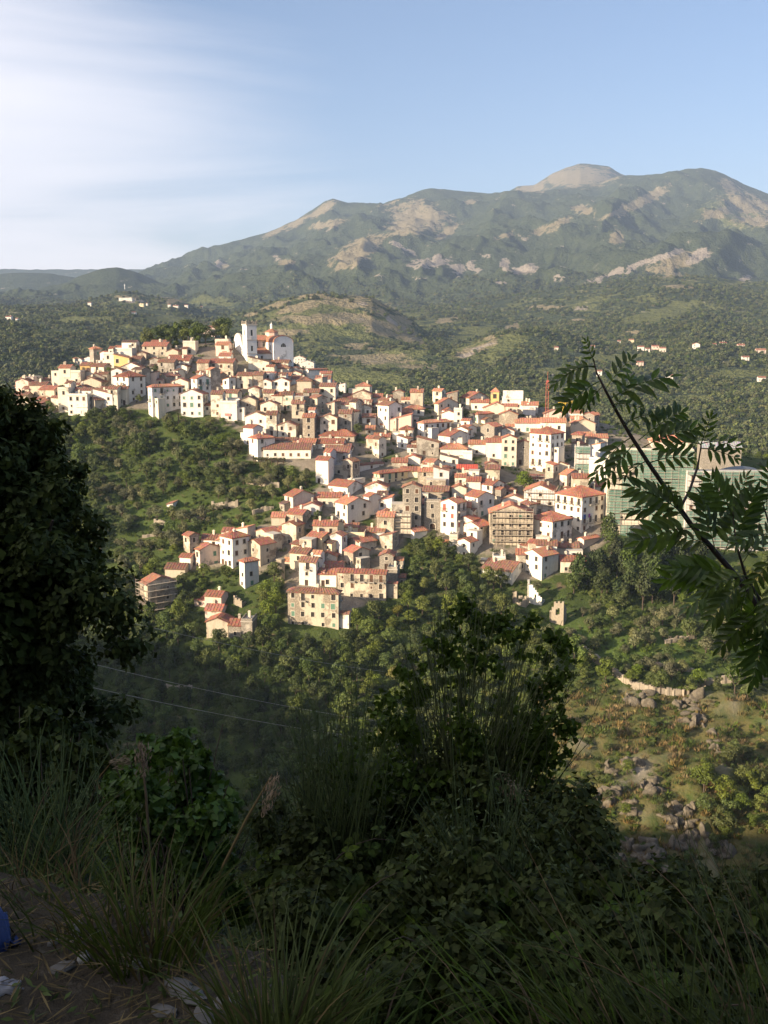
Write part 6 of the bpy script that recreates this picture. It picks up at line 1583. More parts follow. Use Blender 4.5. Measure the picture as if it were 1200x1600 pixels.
for i in np.where(single)[0]:
    k = kind[i]; lb = LBL[k]
    if not (town[i] or hl[i] or (ol[i] and tpx[i] > 700)):
        nd = {'broad': 'leafy fresh-green tree', 'mid': 'mid-green bushy tree', 'yellow': 'yellowish green tree', 'olive': 'grey-green olive tree', 'holm': 'dark evergreen oak'}[k]
        lb = nd + ' ' + min(ANCH, key=lambda q: (q[0] - tpx[i]) ** 2 + (1.3 * (q[1] - tpy[i])) ** 2)[2]
    if town[i] and k != 'holm': lb = {'olive': 'olive tree in a gap between the town houses'}.get(k, ('fresh-green' if k == 'broad' else 'yellowish' if k == 'yellow' else 'mid-green') + ' tree in a gap between the town houses')
    elif hl[i] and k == 'holm': lb = 'tall dark evergreen oak in the clump under the green-netted building'
    elif ol[i] and k == 'olive' and tpx[i] > 700: lb = 'grey-green olive tree in the bright meadow above the rocky slope'
    plant(k, i, (tx[i], ty[i], tz[i] - .1), rng.uniform(0, 6.28), scl[i], lb, sz=rng.uniform(.78, 1.3), group= {'broadleaf_tree': 'broadleaf trees of the ravine', 'olive_tree': 'olive trees round the town', 'evergreen_oak': 'evergreen oaks of the hillside'}[KIND[k][0]])
# singled-out trees
def tree_at(px, py, k, s, label, v=0, sz=1.0, t0=230, group=None):
    p, D = hit(px, py, t0); p[2] = float(ground_z(p[0], p[1])) - .1
    return plant(k, v, p, rng.uniform(0, 6), s, label, group, sz)
tree_at(819, 770, 'broad', 1.35, 'round green tree standing among the houses under the big hipped white block', 1)
tree_at(560, 682, 'broad', .85, 'leafy tree in the dip beside a dim grey stone house', 2)
tree_at(727, 656, 'broad', .7, 'little garden tree by the steps of the second hilltop', 3)
tree_at(497, 818, 'mid', .75, 'dark garden tree in the courtyard of the upper spur', 1)
tree_at(516, 822, 'mid', .55, 'smaller dark garden tree in the courtyard of the upper spur', 2)
tree_at(172, 592, 'mid', .8, 'dark tree beside the small-balconied cream house of the upper row', 0)
tree_at(243, 598, 'mid', .75, 'slender tree right by the gable over the arcaded palazzo', 1, 1.6)
tree_at(435, 755, 'broad', 1.05, 'broad green tree under the pergola houses', 0)
tree_at(456, 752, 'broad', 1.0, 'second broad green tree under the pergola houses, next to the buttress house', 1)
hx = [(222,530,.8),(236,526,.95),(250,524,1.0),(264,522,1.1),(278,521,1.1),(291,526,.9),(300,514,1.0),(308,530,.7),(346,524,.9),(356,522,1.0),(366,521,1.0),(374,524,.9),(334,528,.6),(272,532,.7),(256,534,.7),(226,540,.8),(243,539,.9),(262,538,.9),(284,536,.9),(302,536,.8),(318,534,.7),(346,531,.7),(212,536,.7),(332,520,.8),(310,516,.9)]
for i, (x, y, s) in enumerate(hx):
    p, D = hit(x, y + 10, 230); g_ = float(ground_z(p[0], p[1] + 6)); p = np.array((p[0], p[1] + 6, g_))
    top = at(x, y - 16, D)[2]; plant('mid' if i % 3 else 'broad', i, p, i * 1.3, max(1.0, min(2.2, (top - g_) / 4.2)) , 'tree of the dark green clump on the very hilltop behind the church', 'trees on the hilltop by the church')
# palm on the scrub edge below the arcaded palazzo
p, D = hit(279, 664, 230); pr_ = empty('palm_tree', p); tag(pr_, 'palm tree at the scrub edge below the arcaded palazzo', 'palm tree')
b = MB(); b.tube([(0, 0, -1), (.1, 0, 2), (.05, .1, 4.2)], [.28, .22, .2], 8); b.build('trunk', M['bark'], pr_)
Vs, Fs, o_ = [], [], 0
for j in range(16):
    t_ = j * 2.4; el = rng.uniform(-.2, 1.1); pr2 = np.array((0.05, .1, 4.2)); P_, D_ = [], []
    for s in np.linspace(.1, 1, 12):
        d = np.array((math.cos(t_) * math.cos(el), math.sin(t_) * math.cos(el), math.sin(el) - 1.5 * s * s)); q = pr2 + np.array((math.cos(t_), math.sin(t_), 0)) * 2.6 * s * math.cos(el) + np.array((0, 0, 2.0 * s * math.sin(el) - 1.3 * s * s))
        sd = np.array((-math.sin(t_), math.cos(t_), 0))
        for sg in (-1, 1): P_.append(q + sd * sg * .28); D_.append(sd * sg + d * .6)
    V, F = rhombi(np.array(P_), np.array(D_), np.tile((0, 0, 1.), (len(P_), 1)), .7, .16); Vs.append(V); Fs.append(F + o_); o_ += len(V)
link('fronds', npmesh('fronds', np.concatenate(Vs), np.concatenate(Fs), LM['mid']), pr_)
# vine over the pergola
n = 900; P_ = np.c_[rng.uniform(-6, 6, n), rng.uniform(-.4, 2.9, n), 2.95 + rng.uniform(-.5, .45, n)]
V, F = rhombi(P_, unit(n, rng), unit(n, rng) * .5 + (0, 0, 1), .42, .32); link('vine', npmesh('vine', V, F, LM['mid']), pg)['kind'] = 'stuff'

rest = ~single; names = ['broad', 'mid', 'yellow', 'olive', 'holm', 'shrub']
ml, off = [], {}
for k in names: off[k] = len(ml); ml += [c for c, t in KIND[k][1]]
idx = np.array([off[k] + rng.integers(len(KIND[k][1])) for k in kind])
scatter('woodland', 'the rest of the leafy wood and scrub on the slopes round the town', 'woodland', np.c_[tx, ty, tz - .2][rest], rng.uniform(0, 6.28, rest.sum()), scl[rest], idx[rest], ml)
# undergrowth on the slopes: shrubs in the green, dry tufts and shrubs on the rocky side
n = 38000
ux = rng.uniform(-170, 190, n); uy = rng.uniform(175, 480, n); uz = ground_z(ux, uy); upx, upy, uD = pix(ux, uy, uz)
ud = inpoly(upx, upy, DRYP[0]); uo = inpoly(upx, upy, OLIVEP[0]) | inpoly(upx, upy, OLIVEP[1]); ut = inpoly(upx, upy, TOWNP[0])
ok = clear_of_houses(ux, uy, -.5) & (ud | (rng.uniform(0, 1, n) < .7)) & (upx > -60) & (upx < 1260) & (rng.uniform(0, 1, n) < np.where(ut, .3, np.where(uo, .75, .9)))
g_ = [grass_tuft('dry_tuft', LM['dry'], i, 60, 1.1, 1.1, .14) for i in range(3)] + [grass_tuft('grass_tuft', LM['grass'], i + 5, 60, 1.0, 1.1, .14) for i in range(3)] + [c for c, t in KIND['shrub'][1]]
q = rng.uniform(0, 1, n); ui = np.where(ud, np.where(q < .34, rng.integers(0, 3, n), np.where(q < .66, rng.integers(3, 6, n), rng.integers(6, 9, n))), np.where(q < .4, rng.integers(3, 6, n), rng.integers(6, 9, n)))
us_ = rng.uniform(.5, 1.45, n) * np.where(ui >= 6, .62, 1.0)
# the bare crags carry little
rk_ = bil(rock, ux, uy, NX0, NY0, ST); ok &= rng.uniform(0, 1, n) > rk_ * 1.1
scatter('undergrowth', 'shrubs and grass tufts on the slopes round the town', 'undergrowth', np.c_[ux, uy, uz - .05][ok], rng.uniform(0, 6.28, ok.sum()), us_[ok], ui[ok], g_)
# the wooded country beyond
fm = [crown_mesh('far_crown', 900 + i, LM[m], h=h_, rad=3.4, lobes=7, n=150, size=1.5, z0=-.8) for i, (m, h_) in enumerate((('far', 4.6), ('far', 5.4), ('dark', 5.0), ('mid', 4.2), ('olive', 3.4)))]
n = 60000
ru = rng.uniform(-.46, .46, n); ry = 560 * (3300 / 560) ** (rng.uniform(0, 1, n) ** .85)
rx = ru * ry; rz_ = ground_z(rx, ry); fpx, fpy, fD = pix(rx, ry, rz_)
iu = np.clip(np.interp(ru, us, _lu), 0, NU - 1).astype(int); iv = np.clip(np.interp(ry, ys, _lv), 0, NV - 1).astype(int)
den = .92 - np.maximum(bare[iv, iu] * 1.0, np.maximum(grass[iv, iu] * 1.25, rockm[iv, iu])) + fbm(rx / 70, ry / 70, 900, 3) * .6
ok = (rng.uniform(0, 1, n) < den) & clear_of_houses(rx, ry, 3)
near_hill = near_z(np.clip(rx, NX0, NX1), np.clip(ry, NY0, NY1)) > rz_ - .5
ok &= ~(near_hill & (ry < 560))
fi = np.where(rng.uniform(0, 1, n) < .12, 4, rng.integers(0, 4, n)); fs = rng.uniform(.55, 1.15, n) * np.clip(.8 + ry / 3500, 1, 1.7)
scatter('far_woods', 'woods and groves covering the country beyond the town', 'woods', np.c_[rx, ry, rz_ - .3][ok], rng.uniform(0, 6.28, ok.sum()), fs[ok], fi[ok], fm)
# ---- crags breaking through the dry slope
def rock_mat():
    t = NT('crag_rock'); P = t.pos(); n = t.noise(P, .8, 6, .7); f = t.noise(t.mapv(P, (1, 1, 2.2)), 3.0, 5, .7)
    c = t.mix(t.rng(n, .3, .7), (.095, .082, .062), (.245, .21, .16)); c = t.mix(t.rng(f, .55, .7), c, (.10, .095, .075))
    return t.pbsdf(c, .95, .08, t.bump(t.math('ADD', n, f), 1.0, .35))
M['crag'] = rock_mat()
def outcrop(px, py, wpx, hpx, label, seed):
    P, D = hit(px, py, 190); m = D / 1600; r = np.random.default_rng(seed); Vs, Fs, o = [], [], 0
    nb = max(6, int(wpx * hpx / 55))
    for i in range(nb):
        n, k = 20, 13; x, y = P[0] + r.uniform(-.5, .5) * wpx * m, P[1] + r.uniform(-.5, .5) * hpx * m * 1.6
        z = float(ground_z(x, y)); s = np.array((r.uniform(.6, 2.4), r.uniform(.7, 1.6), r.uniform(.5, 2.3))) * min(1.15, .42 + wpx / 70)
        t, f = np.meshgrid(np.linspace(.05, math.pi - .05, k), np.linspace(0, 2 * math.pi, n, endpoint=False), indexing='ij')
        V = np.stack([np.sin(t) * np.cos(f), np.sin(t) * np.sin(f), np.cos(t)], -1).reshape(-1, 3)
        q = V * 2.2 + r.uniform(-50, 50, 3); pn = unit(13, r); pd = r.uniform(.55, 1.0, 13); dt = V @ pn.T
        d = np.min(np.where(dt > .08, pd / np.maximum(dt, .08), 9), 1); d = np.minimum(d, 1.35) * (1 + .16 * fbm(q[:, 0] + q[:, 2] * .7, q[:, 1] - q[:, 2] * .6, seed + i, 3))
        tl = r.uniform(-.5, .5); V = V * d[:, None] * s; V[:, 0] += V[:, 2] * tl; V = V + np.array((x, y, z + s[2] * .1)) - P
        g = np.arange(n * k).reshape(k, n)
        F = np.stack([g[:-1], g[1:], np.roll(g[1:], -1, 1), np.roll(g[:-1], -1, 1)], -1).reshape(-1, 4)
        Vs.append(V); Fs.append(F + o); o += len(V)
    ob = link('rock_outcrop', npmesh('rock_outcrop', np.concatenate(Vs), np.concatenate(Fs), M['crag']), None, P); tag(ob, label, 'rock', 'crags on the dry slope')
for i, (x, y, w, h, lb) in enumerate((
 (1000,1096,44,14,'long crag just under the bent terrace wall'), (1080,1118,36,34,'large pale crag high on the dry slope'), (1112,1150,16,24,'narrow crag beside the large pale one'), (1118,1172,10,14,'small bright rock under the narrow crag'),
 (985,1195,28,14,'low crag in the middle of the dry slope'), (1018,1232,30,24,'broken crag above the shaded foot of the dry slope'), (955,1205,12,22,'steep dark crag at the leafy side of the dry slope'), (950,1250,26,28,'stacked crag left of the broken one'),
 (985,1265,22,16,'crag right by the shade line'), (1052,1262,16,26,'dark standing crag by the shade line'), (1075,1268,18,14,'flat crag by the shade line'), (1065,1310,40,34,'great crag in the shade at the foot of the dry slope'),
 (1015,1330,34,30,'shaded crag left of the great one'), (975,1325,24,22,'outer shaded crag above the brambles'), (1120,1330,40,20,'shaded crag at the outer end above the grass'), (925,1290,20,20,'crag half hidden by the broom leaves'), (1035,1375,34,22,'lowest shaded crag above the brambles'),
 (1055,1000,20,8,'pinkish rocks in the olive meadow'), (848,1090,10,10,'rock under the tall broom leaves'), (280,1345,24,20,'shaded rock low in the ravine by the leafy shrub'), (410,1340,26,40,'dark rock face deep in the ravine'))): outcrop(x, y, w, h, lb, 700 + i)
# ================================================================== THE VERGE AND ITS PLANTS
def verge_z(x, y):
    return verge_base(x, y) + fbm(x * .9, y * .9, 601, 4) * .07 + fbm(x * 4, y * 4, 602, 3) * .022
vx, vy = np.meshgrid(np.arange(-9, 9, .05), np.r_[np.arange(-2.5, 7, .05), np.arange(7, 15.5, .25)])
def soil():
    t = NT('verge_soil'); P = t.pos(); n = t.noise(P, 2.2, 6, .7); f = t.noise(P, 22, 5, .7)
    c = t.mix(n, (0.045, 0.036, 0.026), (0.10, 0.083, 0.06)); c = t.mix(t.rng(f, .55, .75), c, (0.15, 0.13, 0.10))
    return t.pbsdf(c, .95, .05, t.bump(t.math('ADD', n, f), .8, .03))
tag(link('verge', grid_mesh('verge', vx, vy, verge_z(vx, vy), soil())), kind='structure')
def onverge(px, py):
    r = ray(px, py); t = np.arange(1.2, 9, .01); i = int(np.argmax(r[2] * t < verge_z(r[0] * t, r[1] * t))); return r * t[i], t[i]
LM.update(
 oak=leaf_mat('dark_oak_leaves', (0.040, 0.064, 0.014), .45, .2, .6, .12),
 rowan=leaf_mat('rowan_leaves', (0.082, 0.135, 0.030), .3, .45, .42, .4),
 bramble=leaf_mat('bramble_leaves', (0.044, 0.072, 0.012), .55, .25, .6, .12),
 climber=leaf_mat('climber_leaves', (0.062, 0.100, 0.018), .5, .35, .6, .12),
 shoot=leaf_mat('young_shoot_leaves', (0.090, 0.150, 0.026), .35, .3, .5, .3),
 blade=leaf_mat('grass_blades', (0.056, 0.088, 0.020), .4, .25, .6, .2),
 straw=leaf_mat('dead_straw', (0.135, 0.105, 0.06), .5, .1, .9, .05),
 broom=leaf_mat('broom_stems', (0.055, 0.080, 0.028), .4, .0, .7, .2),
 plume=leaf_mat('dry_reed_plume', (0.26, 0.20, 0.14), .3, .2, .9, .05),
)
def lobes_px(lst, dmin, dmax, seed):
    r = np.random.default_rng(seed); C_, R_ = [], []
    for (px, py, rp, *dd) in lst:
        D = dd[0] if dd else r.uniform(dmin, dmax); C_.append(at(px, py, D)); R_.append(rp * D / 1600)
    return np.array(C_), np.array(R_)
def sublobes(C_, R_, k, seed, f=(.26, .46), d0=(.62, 1.12)):
    r = np.random.default_rng(seed); c, q = [], []
    for a, b in zip(C_, R_):
        d = unit(k, r); rr = b * r.uniform(*f, k); c.append(a + d * (b * r.uniform(*d0, k))[:, None]); q.append(rr)
    return np.concatenate(c), np.concatenate(q)
def lobe_leaves(C_, R_, n, L, Wd, seed, shell=(.6, 1.12), flat=.9, up=.35, jit=.5):
    r = np.random.default_rng(seed); k = r.choice(len(R_), n, p=R_ ** 2 / (R_ ** 2).sum())
    d = unit(n, r)
    # leaves gather in sprays: each lobe carries many small tufts
    tuft = unit(len(R_) * 60, r).reshape(len(R_), 60, 3); tk = r.integers(0, 60, n)
    d = tuft[k, tk] + d * .28; d /= np.linalg.norm(d, axis=1, keepdims=True)
    rr = R_[k] * (shell[0] + (shell[1] - shell[0]) * (r.uniform(0, 1, n) ** .6)) * r.uniform(.72, 1.22, (len(R_), 60))[k, tk]
    P = C_[k] + d * rr[:, None] * np.array((1, 1, flat))
    N = d * .6 + unit(n, r) * jit + np.array((0, 0, up)); T = np.cross(N, unit(n, r)); T[:, 2] -= .25
    return rhombi(P, T, N, L * r.uniform(.6, 1.3, n), Wd * r.uniform(.7, 1.25, n), .16)
def rel(V, o): return V - np.array(o)
def stuffpart(name, V, F, mat, root):
    o = link(name, npmesh(name, rel(V, root.location), F, mat), root); o['kind'] = 'stuff'; return o

# ---- dark oak at the edge
ok_l = [(-60,720,110),(25,745,90),(80,765,72),(-10,860,140),(95,865,80),(92,905,66),(40,960,150),(98,1012,74),(120,1082,58),(50,1125,120),(-70,1000,160),(14,640,42),(-30,625,55),(102,935,44),(124,922,24),(128,1105,42),(-110,820,150),(-140,950,170),(120,800,45),(60,690,60),(95,1180,80),(0,1200,110),(-180,720,150),(-230,900,190),(-90,620,70),(136,860,32),(-250,1100,170),(-110,1160,120)]
oc, orr = lobes_px(ok_l, 8.6, 10.2, 11); oc[:, 0] -= .17
ob = np.array((-4.3, 9.3, 0)); ob[2] = float(bil(NZ, ob[0:1], ob[1:2], NX0, NY0, ST)[0]) - .2
oak = empty('oak_tree', ob); tag(oak, 'dark leafy oak standing in shade along the edge of the view, before the town', 'tree')
sc_, sr_ = sublobes(oc, orr, 22, 14, (.16, .36), (.62, 1.26))
V, F = lobe_leaves(sc_, sr_, 120000, .078, .046, 12, (.3, 1.2)); stuffpart('crown', V, F, LM['oak'], oak)
V, F = lobe_leaves(oc, orr * .62, 14000, .12, .08, 13, (.3, .95)); stuffpart('inner_foliage', V, F, LM['oak'], oak)
b = MB(); c0 = Vector((0, 0, 0)); top = Vector(oc[7] * .2 + oc[16] * .8) - Vector(ob)
b.tube([c0, (.1, 0, top.z * .35), (.25, .1, top.z * .7), top], [.26, .22, .17, .1], 8); b.build('trunk', M['bark'], oak)
for i in range(0, len(oc), 2):
    b = MB(); q = Vector(oc[i]) - Vector(ob); s = Vector((.15, 0, max(.8, q.z * .55))); b.tube([s, s.lerp(q, .5) + Vector((0, 0, .2)), q, q + (q - s) * .12], [.09, .06, .035, .012], 6); b.build('limb', M['bark'], oak)

# ---- thin-stemmed plants
def stems(pts_list, rad, mat, name, root, k=3):
    Vs, Fs, o = [], [], 0
    for p in pts_list:
        p = np.array(p); n = len(p); d = np.gradient(p, axis=0); d /= np.linalg.norm(d, axis=1, keepdims=True) + 1e-9
        a = np.cross(d, (0.3, 1.0, .2)); a /= np.linalg.norm(a, axis=1, keepdims=True) + 1e-9; c = np.cross(d, a)
        rr = rad * np.linspace(1, .35, n)[:, None]
        V = np.stack([p + (a * math.cos(2 * math.pi * j / k) + c * math.sin(2 * math.pi * j / k)) * rr for j in range(k)], 1).reshape(-1, 3)
        f = [(i * k + j, i * k + (j + 1) % k, (i + 1) * k + (j + 1) % k, (i + 1) * k + j) for i in range(n - 1) for j in range(k)]
        Vs.append(V); Fs.append(np.array(f) + o); o += len(V)
    ob_ = link(name, npmesh(name, rel(np.concatenate(Vs), root.location), np.concatenate(Fs), mat), root); ob_['kind'] = 'stuff'; return ob_
def fan(base, tips, r, n, bow=.12, seg=7):
    out_ = []
    for _ in range(n):
        t = tips[r.integers(len(tips))] + r.normal(size=3) * np.array((.10, .12, .10)); b_ = base + r.normal(size=3) * np.array((.10, .10, .02))
        m = (b_ + t) / 2 + r.normal(size=3) * bow * .5 + np.array((0, 0, bow)); s = np.linspace(0, 1, seg)[:, None]
        out_.append(b_ * (1 - s) ** 2 + m * 2 * s * (1 - s) + t * s ** 2)
    return out_
r5 = np.random.default_rng(55)
# tall broom in the middle, climbers over its top
base = at(725, 1420, 5.2)
br_ = empty('broom_bush', base); tag(br_, 'tall broom bush of thin stems overgrown with climbing leaves, in front of the ravine', 'bush')
tips = [at(x, y, r5.uniform(4.8, 5.6)) for x, y in ((610,1090),(640,1040),(665,1000),(700,975),(740,965),(780,960),(815,985),(845,1000),(865,1040),(868,1090),(850,1140),(830,1180),(760,1000),(720,1030),(800,1050),(680,1090),(590,1150),(640,1150),(830,1080),(780,1120))]
stems(fan(base, tips, r5, 250), .0046, LM['broom'], 'stems', br_)
lb = [(700,985,26),(735,968,24),(770,968,28),(805,985,22),(838,1000,26),(862,1022,26),(872,1065,26),(862,1110,30),(846,1075,22),(838,1145,34),(690,1030,30),(650,1050,26),(628,1075,26),(610,1110,24),(655,1110,36),(720,1080,26),(760,1040,26),(700,1150,50),(640,1190,50),(600,1220,60),(780,1190,56),(830,1200,44),(730,1240,70),(560,1260,60),(860,1170,24),(800,1130,36),(880,1025,10),(905,1030,8),(610,1165,34),(745,1010,20)]
lc, lr_ = lobes_px(lb, 4.8, 5.6, 21)
sc_, sr_ = sublobes(lc, lr_, 5, 24, (.3, .6), (.3, 1.5))
V, F = lobe_leaves(sc_, sr_, 7500, .038, .030, 22, (.2, 1.4), up=.2, jit=.9); stuffpart('climbing_leaves', V, F, LM['climber'], br_)
# thin upright broom to its left, and along the left edge
def broom(bpx, bpy, D, tipl, n, label, rad=.004, mat='broom'):
    b_ = at(bpx, bpy, D); o = empty('broom_bush', b_); tag(o, label, 'bush')
    stems(fan(b_, [at(x, y, D + r5.uniform(-.35, .35)) for x, y in tipl], r5, n, .04), rad, LM[mat], 'stems', o)
    q = []
    for x, y in tipl: q.append(at(x, y + 60, D))
    V, F = lobe_leaves(np.array(q), np.full(len(q), .14), n * 5, .03, .008, int(bpx), (.1, 1.5)); stuffpart('leaves', V, F, LM[mat], o)
    return o
broom(520, 1440, 4.6, [(440,1190),(470,1140),(500,1110),(530,1090),(560,1130),(590,1160),(480,1240),(540,1180),(610,1230),(455,1290)], 170, 'feathery upright broom left of the tall overgrown one')
broom(560, 1420, 4.9, [(470,1110),(505,1085),(545,1060),(520,1130)], 40, 'few thin tall stems rising out of the feathery broom')
broom(75, 1440, 4.0, [(20,1210),(50,1190),(90,1200),(120,1220),(150,1240),(0,1250),(170,1270),(70,1260),(-40,1240),(-60,1300)], 170, 'feathery broom at the foot of the dark oak')
broom(760, 1500, 3.9, [(700,1260),(740,1230),(790,1220),(830,1260),(680,1320),(860,1300)], 90, 'thin rushy stems standing in front of the tall broom')

# ---- leafy shoots in front of the oak
def leafy(name, lst, dmin, dmax, seed, n, L, Wd, mat, label, cat, twigs=18, basepx=None):
    C_, R_ = lobes_px(lst, dmin, dmax, seed); bp = at(*basepx); o = empty(name, bp); tag(o, label, cat)
    sc_, sr_ = sublobes(C_, R_, 6, seed + 5, (.3, .6), (.4, 1.3))
    V, F = lobe_leaves(sc_, sr_, n, L, Wd, seed + 1, (.2, 1.35), jit=.7); stuffpart('leaves', V, F, LM[mat], o)
    r = np.random.default_rng(seed + 2); stems(fan(np.array(bp), list(C_ + np.array((0, 0, .05))), r, twigs, .05), .007, M['bark'], 'twigs', o); return o
leafy('shrub', [(225,1195,30),(262,1180,22),(290,1185,24),(300,1225,42),(250,1250,48),(310,1290,48),(215,1265,44),(330,1350,42),(270,1330,60),(345,1400,36),(300,1400,55),(245,1385,50),(318,1200,14),(268,1160,12),(190,1235,26),(290,1160,10),(293,1146,7),(264,1166,9),(318,1182,11),(335,1212,12),(324,1232,12),(348,1330,14),(362,1390,14),(228,1166,12),(212,1186,12),(352,1300,10),(300,1176,12),(276,1150,7)], 4.3, 5.0, 31, 9000, .046, .032, 'shoot', 'fresh green leafy shrub between the dark oak and the broom', 'shrub', 30, (285,1490,4.5))
leafy('shrub', [(10,1180,50),(60,1175,44),(110,1185,36),(150,1190,30),(30,1240,60),(100,1245,50),(-30,1260,70)], 5.2, 6.0, 41, 6000, .055, .04, 'bramble', 'shadowy bramble shrub under the dark oak', 'shrub', 20, (60,1420,5.6))

# ---- brambles over the edge of the bank
bl = [(450,1330,60),(480,1400,90),(600,1300,110),(690,1260,90),(720,1345,130),(800,1275,70),(850,1320,80),(880,1400,120),(760,1450,140),(620,1430,130),(510,1480,100),(980,1430,90),(1060,1470,100),(1150,1500,110),(1200,1440,70),(960,1540,130),(850,1570,140),(700,1570,140),(590,1570,110),(1090,1430,50),(1140,1590,120),(930,1370,40),(1010,1420,45),(1060,1600,110),(1240,1560,110),(895,1280,34),(560,1360,90)]
bl = [(x, y, r, 5.7 - (y - 1230) * .0072 + random.uniform(-.2, .2)) for x, y, r in bl]
bc, brr = lobes_px(bl, 3, 5, 51)
bo = empty('bramble_thicket', at(780, 1640, 3.4)); tag(bo, 'dense dark bramble thicket covering the edge of the bank', 'brambles')
sc_, sr_ = sublobes(bc, brr, 9, 54, (.22, .5), (.7, 1.25))
V, F = lobe_leaves(sc_, sr_, 52000, .038, .027, 52, (.45, 1.12), up=.5, jit=.55); stuffpart('leaves', V, F, LM['bramble'], bo)
V, F = lobe_leaves(bc, brr * .65, 6000, .11, .08, 53, (.2, .95)); stuffpart('inner_leaves', V, F, LM['bramble'], bo)
def leaf_blade(L, Wd, mat, name, seg=4, droop=.25):
    b = MB(); sh = [math.sin(math.pi * (i / seg) ** .8) ** .8 if 0 < i < seg else 0 for i in range(seg + 1)]
    for i in range(seg):
        x0, x1 = L * i / seg, L * (i + 1) / seg; z0, z1 = -droop * L * (i / seg) ** 2, -droop * L * ((i + 1) / seg) ** 2
        for s in (1, -1):
            w0, w1 = s * Wd / 2 * sh[i], s * Wd / 2 * sh[i + 1]; l0, l1 = abs(w0) * .35, abs(w1) * .35
            pts_ = [(x0, 0, z0), (x1, 0, z1), (x1, w1, z1 + l1), (x0, w0, z0 + l0)]
            if sh[i] == 0: pts_ = pts_[:3]
            if sh[i + 1] == 0: pts_ = [pts_[0], pts_[1], pts_[3]]
            b.poly(pts_ if s > 0 else pts_[::-1])
    return b.mesh(name, mat)
tri_ = MB()
def trifoliate():
    one = leaf_blade(.062, .044, LM['bramble'], 'bl'); b = MB(); vs = [tuple(v.co) for v in one.vertices]
    for ang, off, s in ((0, .018, 1.0), (72, .004, .85), (-72, .004, .85)):
        c, sn = math.cos(R(ang)), math.sin(R(ang)); n0 = len(b.v)
        b.v += [((x * s + off) * c - y * s * sn, (x * s + off) * sn + y * s * c, z * s) for x, y, z in vs]
        for p in one.polygons: b.f.append(tuple(n0 + i for i in p.vertices)); b.m.append(0)
    b.tube([(-.05, 0, -.012), (.02, 0, 0)], .0016, 3)
    return b.mesh('leaf', LM['bramble'])
TRI = trifoliate(); r6 = np.random.default_rng(66); bloc = Vector(bo.location)
for i in range(290):
    k = int(r6.choice(len(brr), p=brr ** 2 / (brr ** 2).sum())); d = unit(1, r6)[0]; d[1] = -abs(d[1]); d[2] = abs(d[2]) * .9 + .1; d /= np.linalg.norm(d)
    p = Vector(bc[k] + d * brr[k] * r6.uniform(1.0, 1.2)) - bloc; nrm_ = Vector(d) + Vector((0, -.2, .5))
    q = nrm_.to_track_quat('Z', 'Y').to_matrix() @ Matrix.Rotation(r6.uniform(0, 6.28), 3, 'Z')
    link('leaf', TRI, bo, p, q.to_euler(), (r6.uniform(.5, .85),) * 3)
for i in range(14):
    k = int(r6.integers(len(brr))); s = Vector(bc[k]) - bloc; d = Vector((r6.uniform(-1, 1), r6.uniform(-.6, .2), .4)).normalized(); e = s + d * r6.uniform(.3, .5); h_ = r6.uniform(.05, .12)
    b = MB(); b.tube([s.lerp(e, q_) + Vector((0, 0, h_ * 4 * q_ * (1 - q_))) for q_ in (0, .2, .4, .6, .8, 1)], [.0035, .0033, .003, .0025, .002, .001], 5); b.build('cane', M['bark'], bo)
# dried white-haired seed heads in the thicket
for (x, y, D, lb_) in ((790,1225,4.9,'pale dry seed head cluster hanging in the tall broom'), (800,1240,4.95,'second pale dry seed head cluster lower in the tall broom')):
    o = empty('seed_heads', at(x, y, D)); tag(o, lb_, 'seed heads'); V, F = lobe_leaves(np.array([at(x, y, D), at(x + 10, y + 16, D)]), np.array((.05, .06)), 260, .018, .008, x); stuffpart('heads', V, F, LM['plume'], o)

# ---- grasses
def tuft(bpx, bpy, D, n, L, lean, spread, w, label, seed, mat='blade', dead=.15, spanx=0):
    r = np.random.default_rng(seed); b0 = at(bpx, bpy, D); o = empty('grass_tuft', b0); tag(o, label, 'grass tuft')
    for frac, mm, nm in ((1 - dead, mat, 'blades'), (dead, 'straw', 'dead_blades')):
        k = int(n * frac); seg = 6; a = r.uniform(0, 2 * math.pi, k); rr = spread * np.sqrt(r.uniform(0, 1, k))
        B_ = b0 + np.c_[np.cos(a) * rr + r.uniform(-spanx, spanx, k), np.sin(a) * rr * .7, np.zeros(k)]
        d = np.c_[np.cos(a) * .35 + lean[0] + r.normal(size=k) * .16, np.sin(a) * .3 + lean[1], np.full(k, 1.0)]; Lk = L * r.uniform(.4, 1.1, k)
        s = np.linspace(0, 1, seg + 1); bend = r.uniform(.05, .7, k)
        side = np.cross(d, (0, 1, .1)); side /= np.linalg.norm(side, axis=1, keepdims=True); ang = r.uniform(-.9, .9, k)
        side = side * np.cos(ang)[:, None] + np.array((0, 1, 0)) * np.sin(ang)[:, None]
        hd = d * np.array((1, 1, 0)); hd /= np.linalg.norm(hd, axis=1, keepdims=True) + 1e-6
        C_ = B_[:, None] + d[:, None] * (Lk[:, None] * s)[..., None] + (hd[:, None] * .7 - np.array((0, 0, .55))) * (Lk * bend)[:, None, None] * (s ** 2.4)[None, :, None]
        wd = w * (1 - s ** 1.6 * .96)
        V = np.stack([C_ - side[:, None] * wd[None, :, None] / 2, C_ + side[:, None] * wd[None, :, None] / 2], 2).reshape(-1, 3)
        i = (np.arange(k)[:, None] * (seg + 1) + np.arange(seg)[None]).ravel() * 2
        stuffpart(nm, V, np.c_[i, i + 1, i + 3, i + 2], LM[mm], o)
def vt(px, py): p, D = onverge(px, py); return D
tuft(230, 1500, vt(230, 1500), 190, .40, (-.05, .0), .17, .0065, 'arching grass tuft with dead straw, on the bare ground below the leafy shrub', 71, dead=.3)
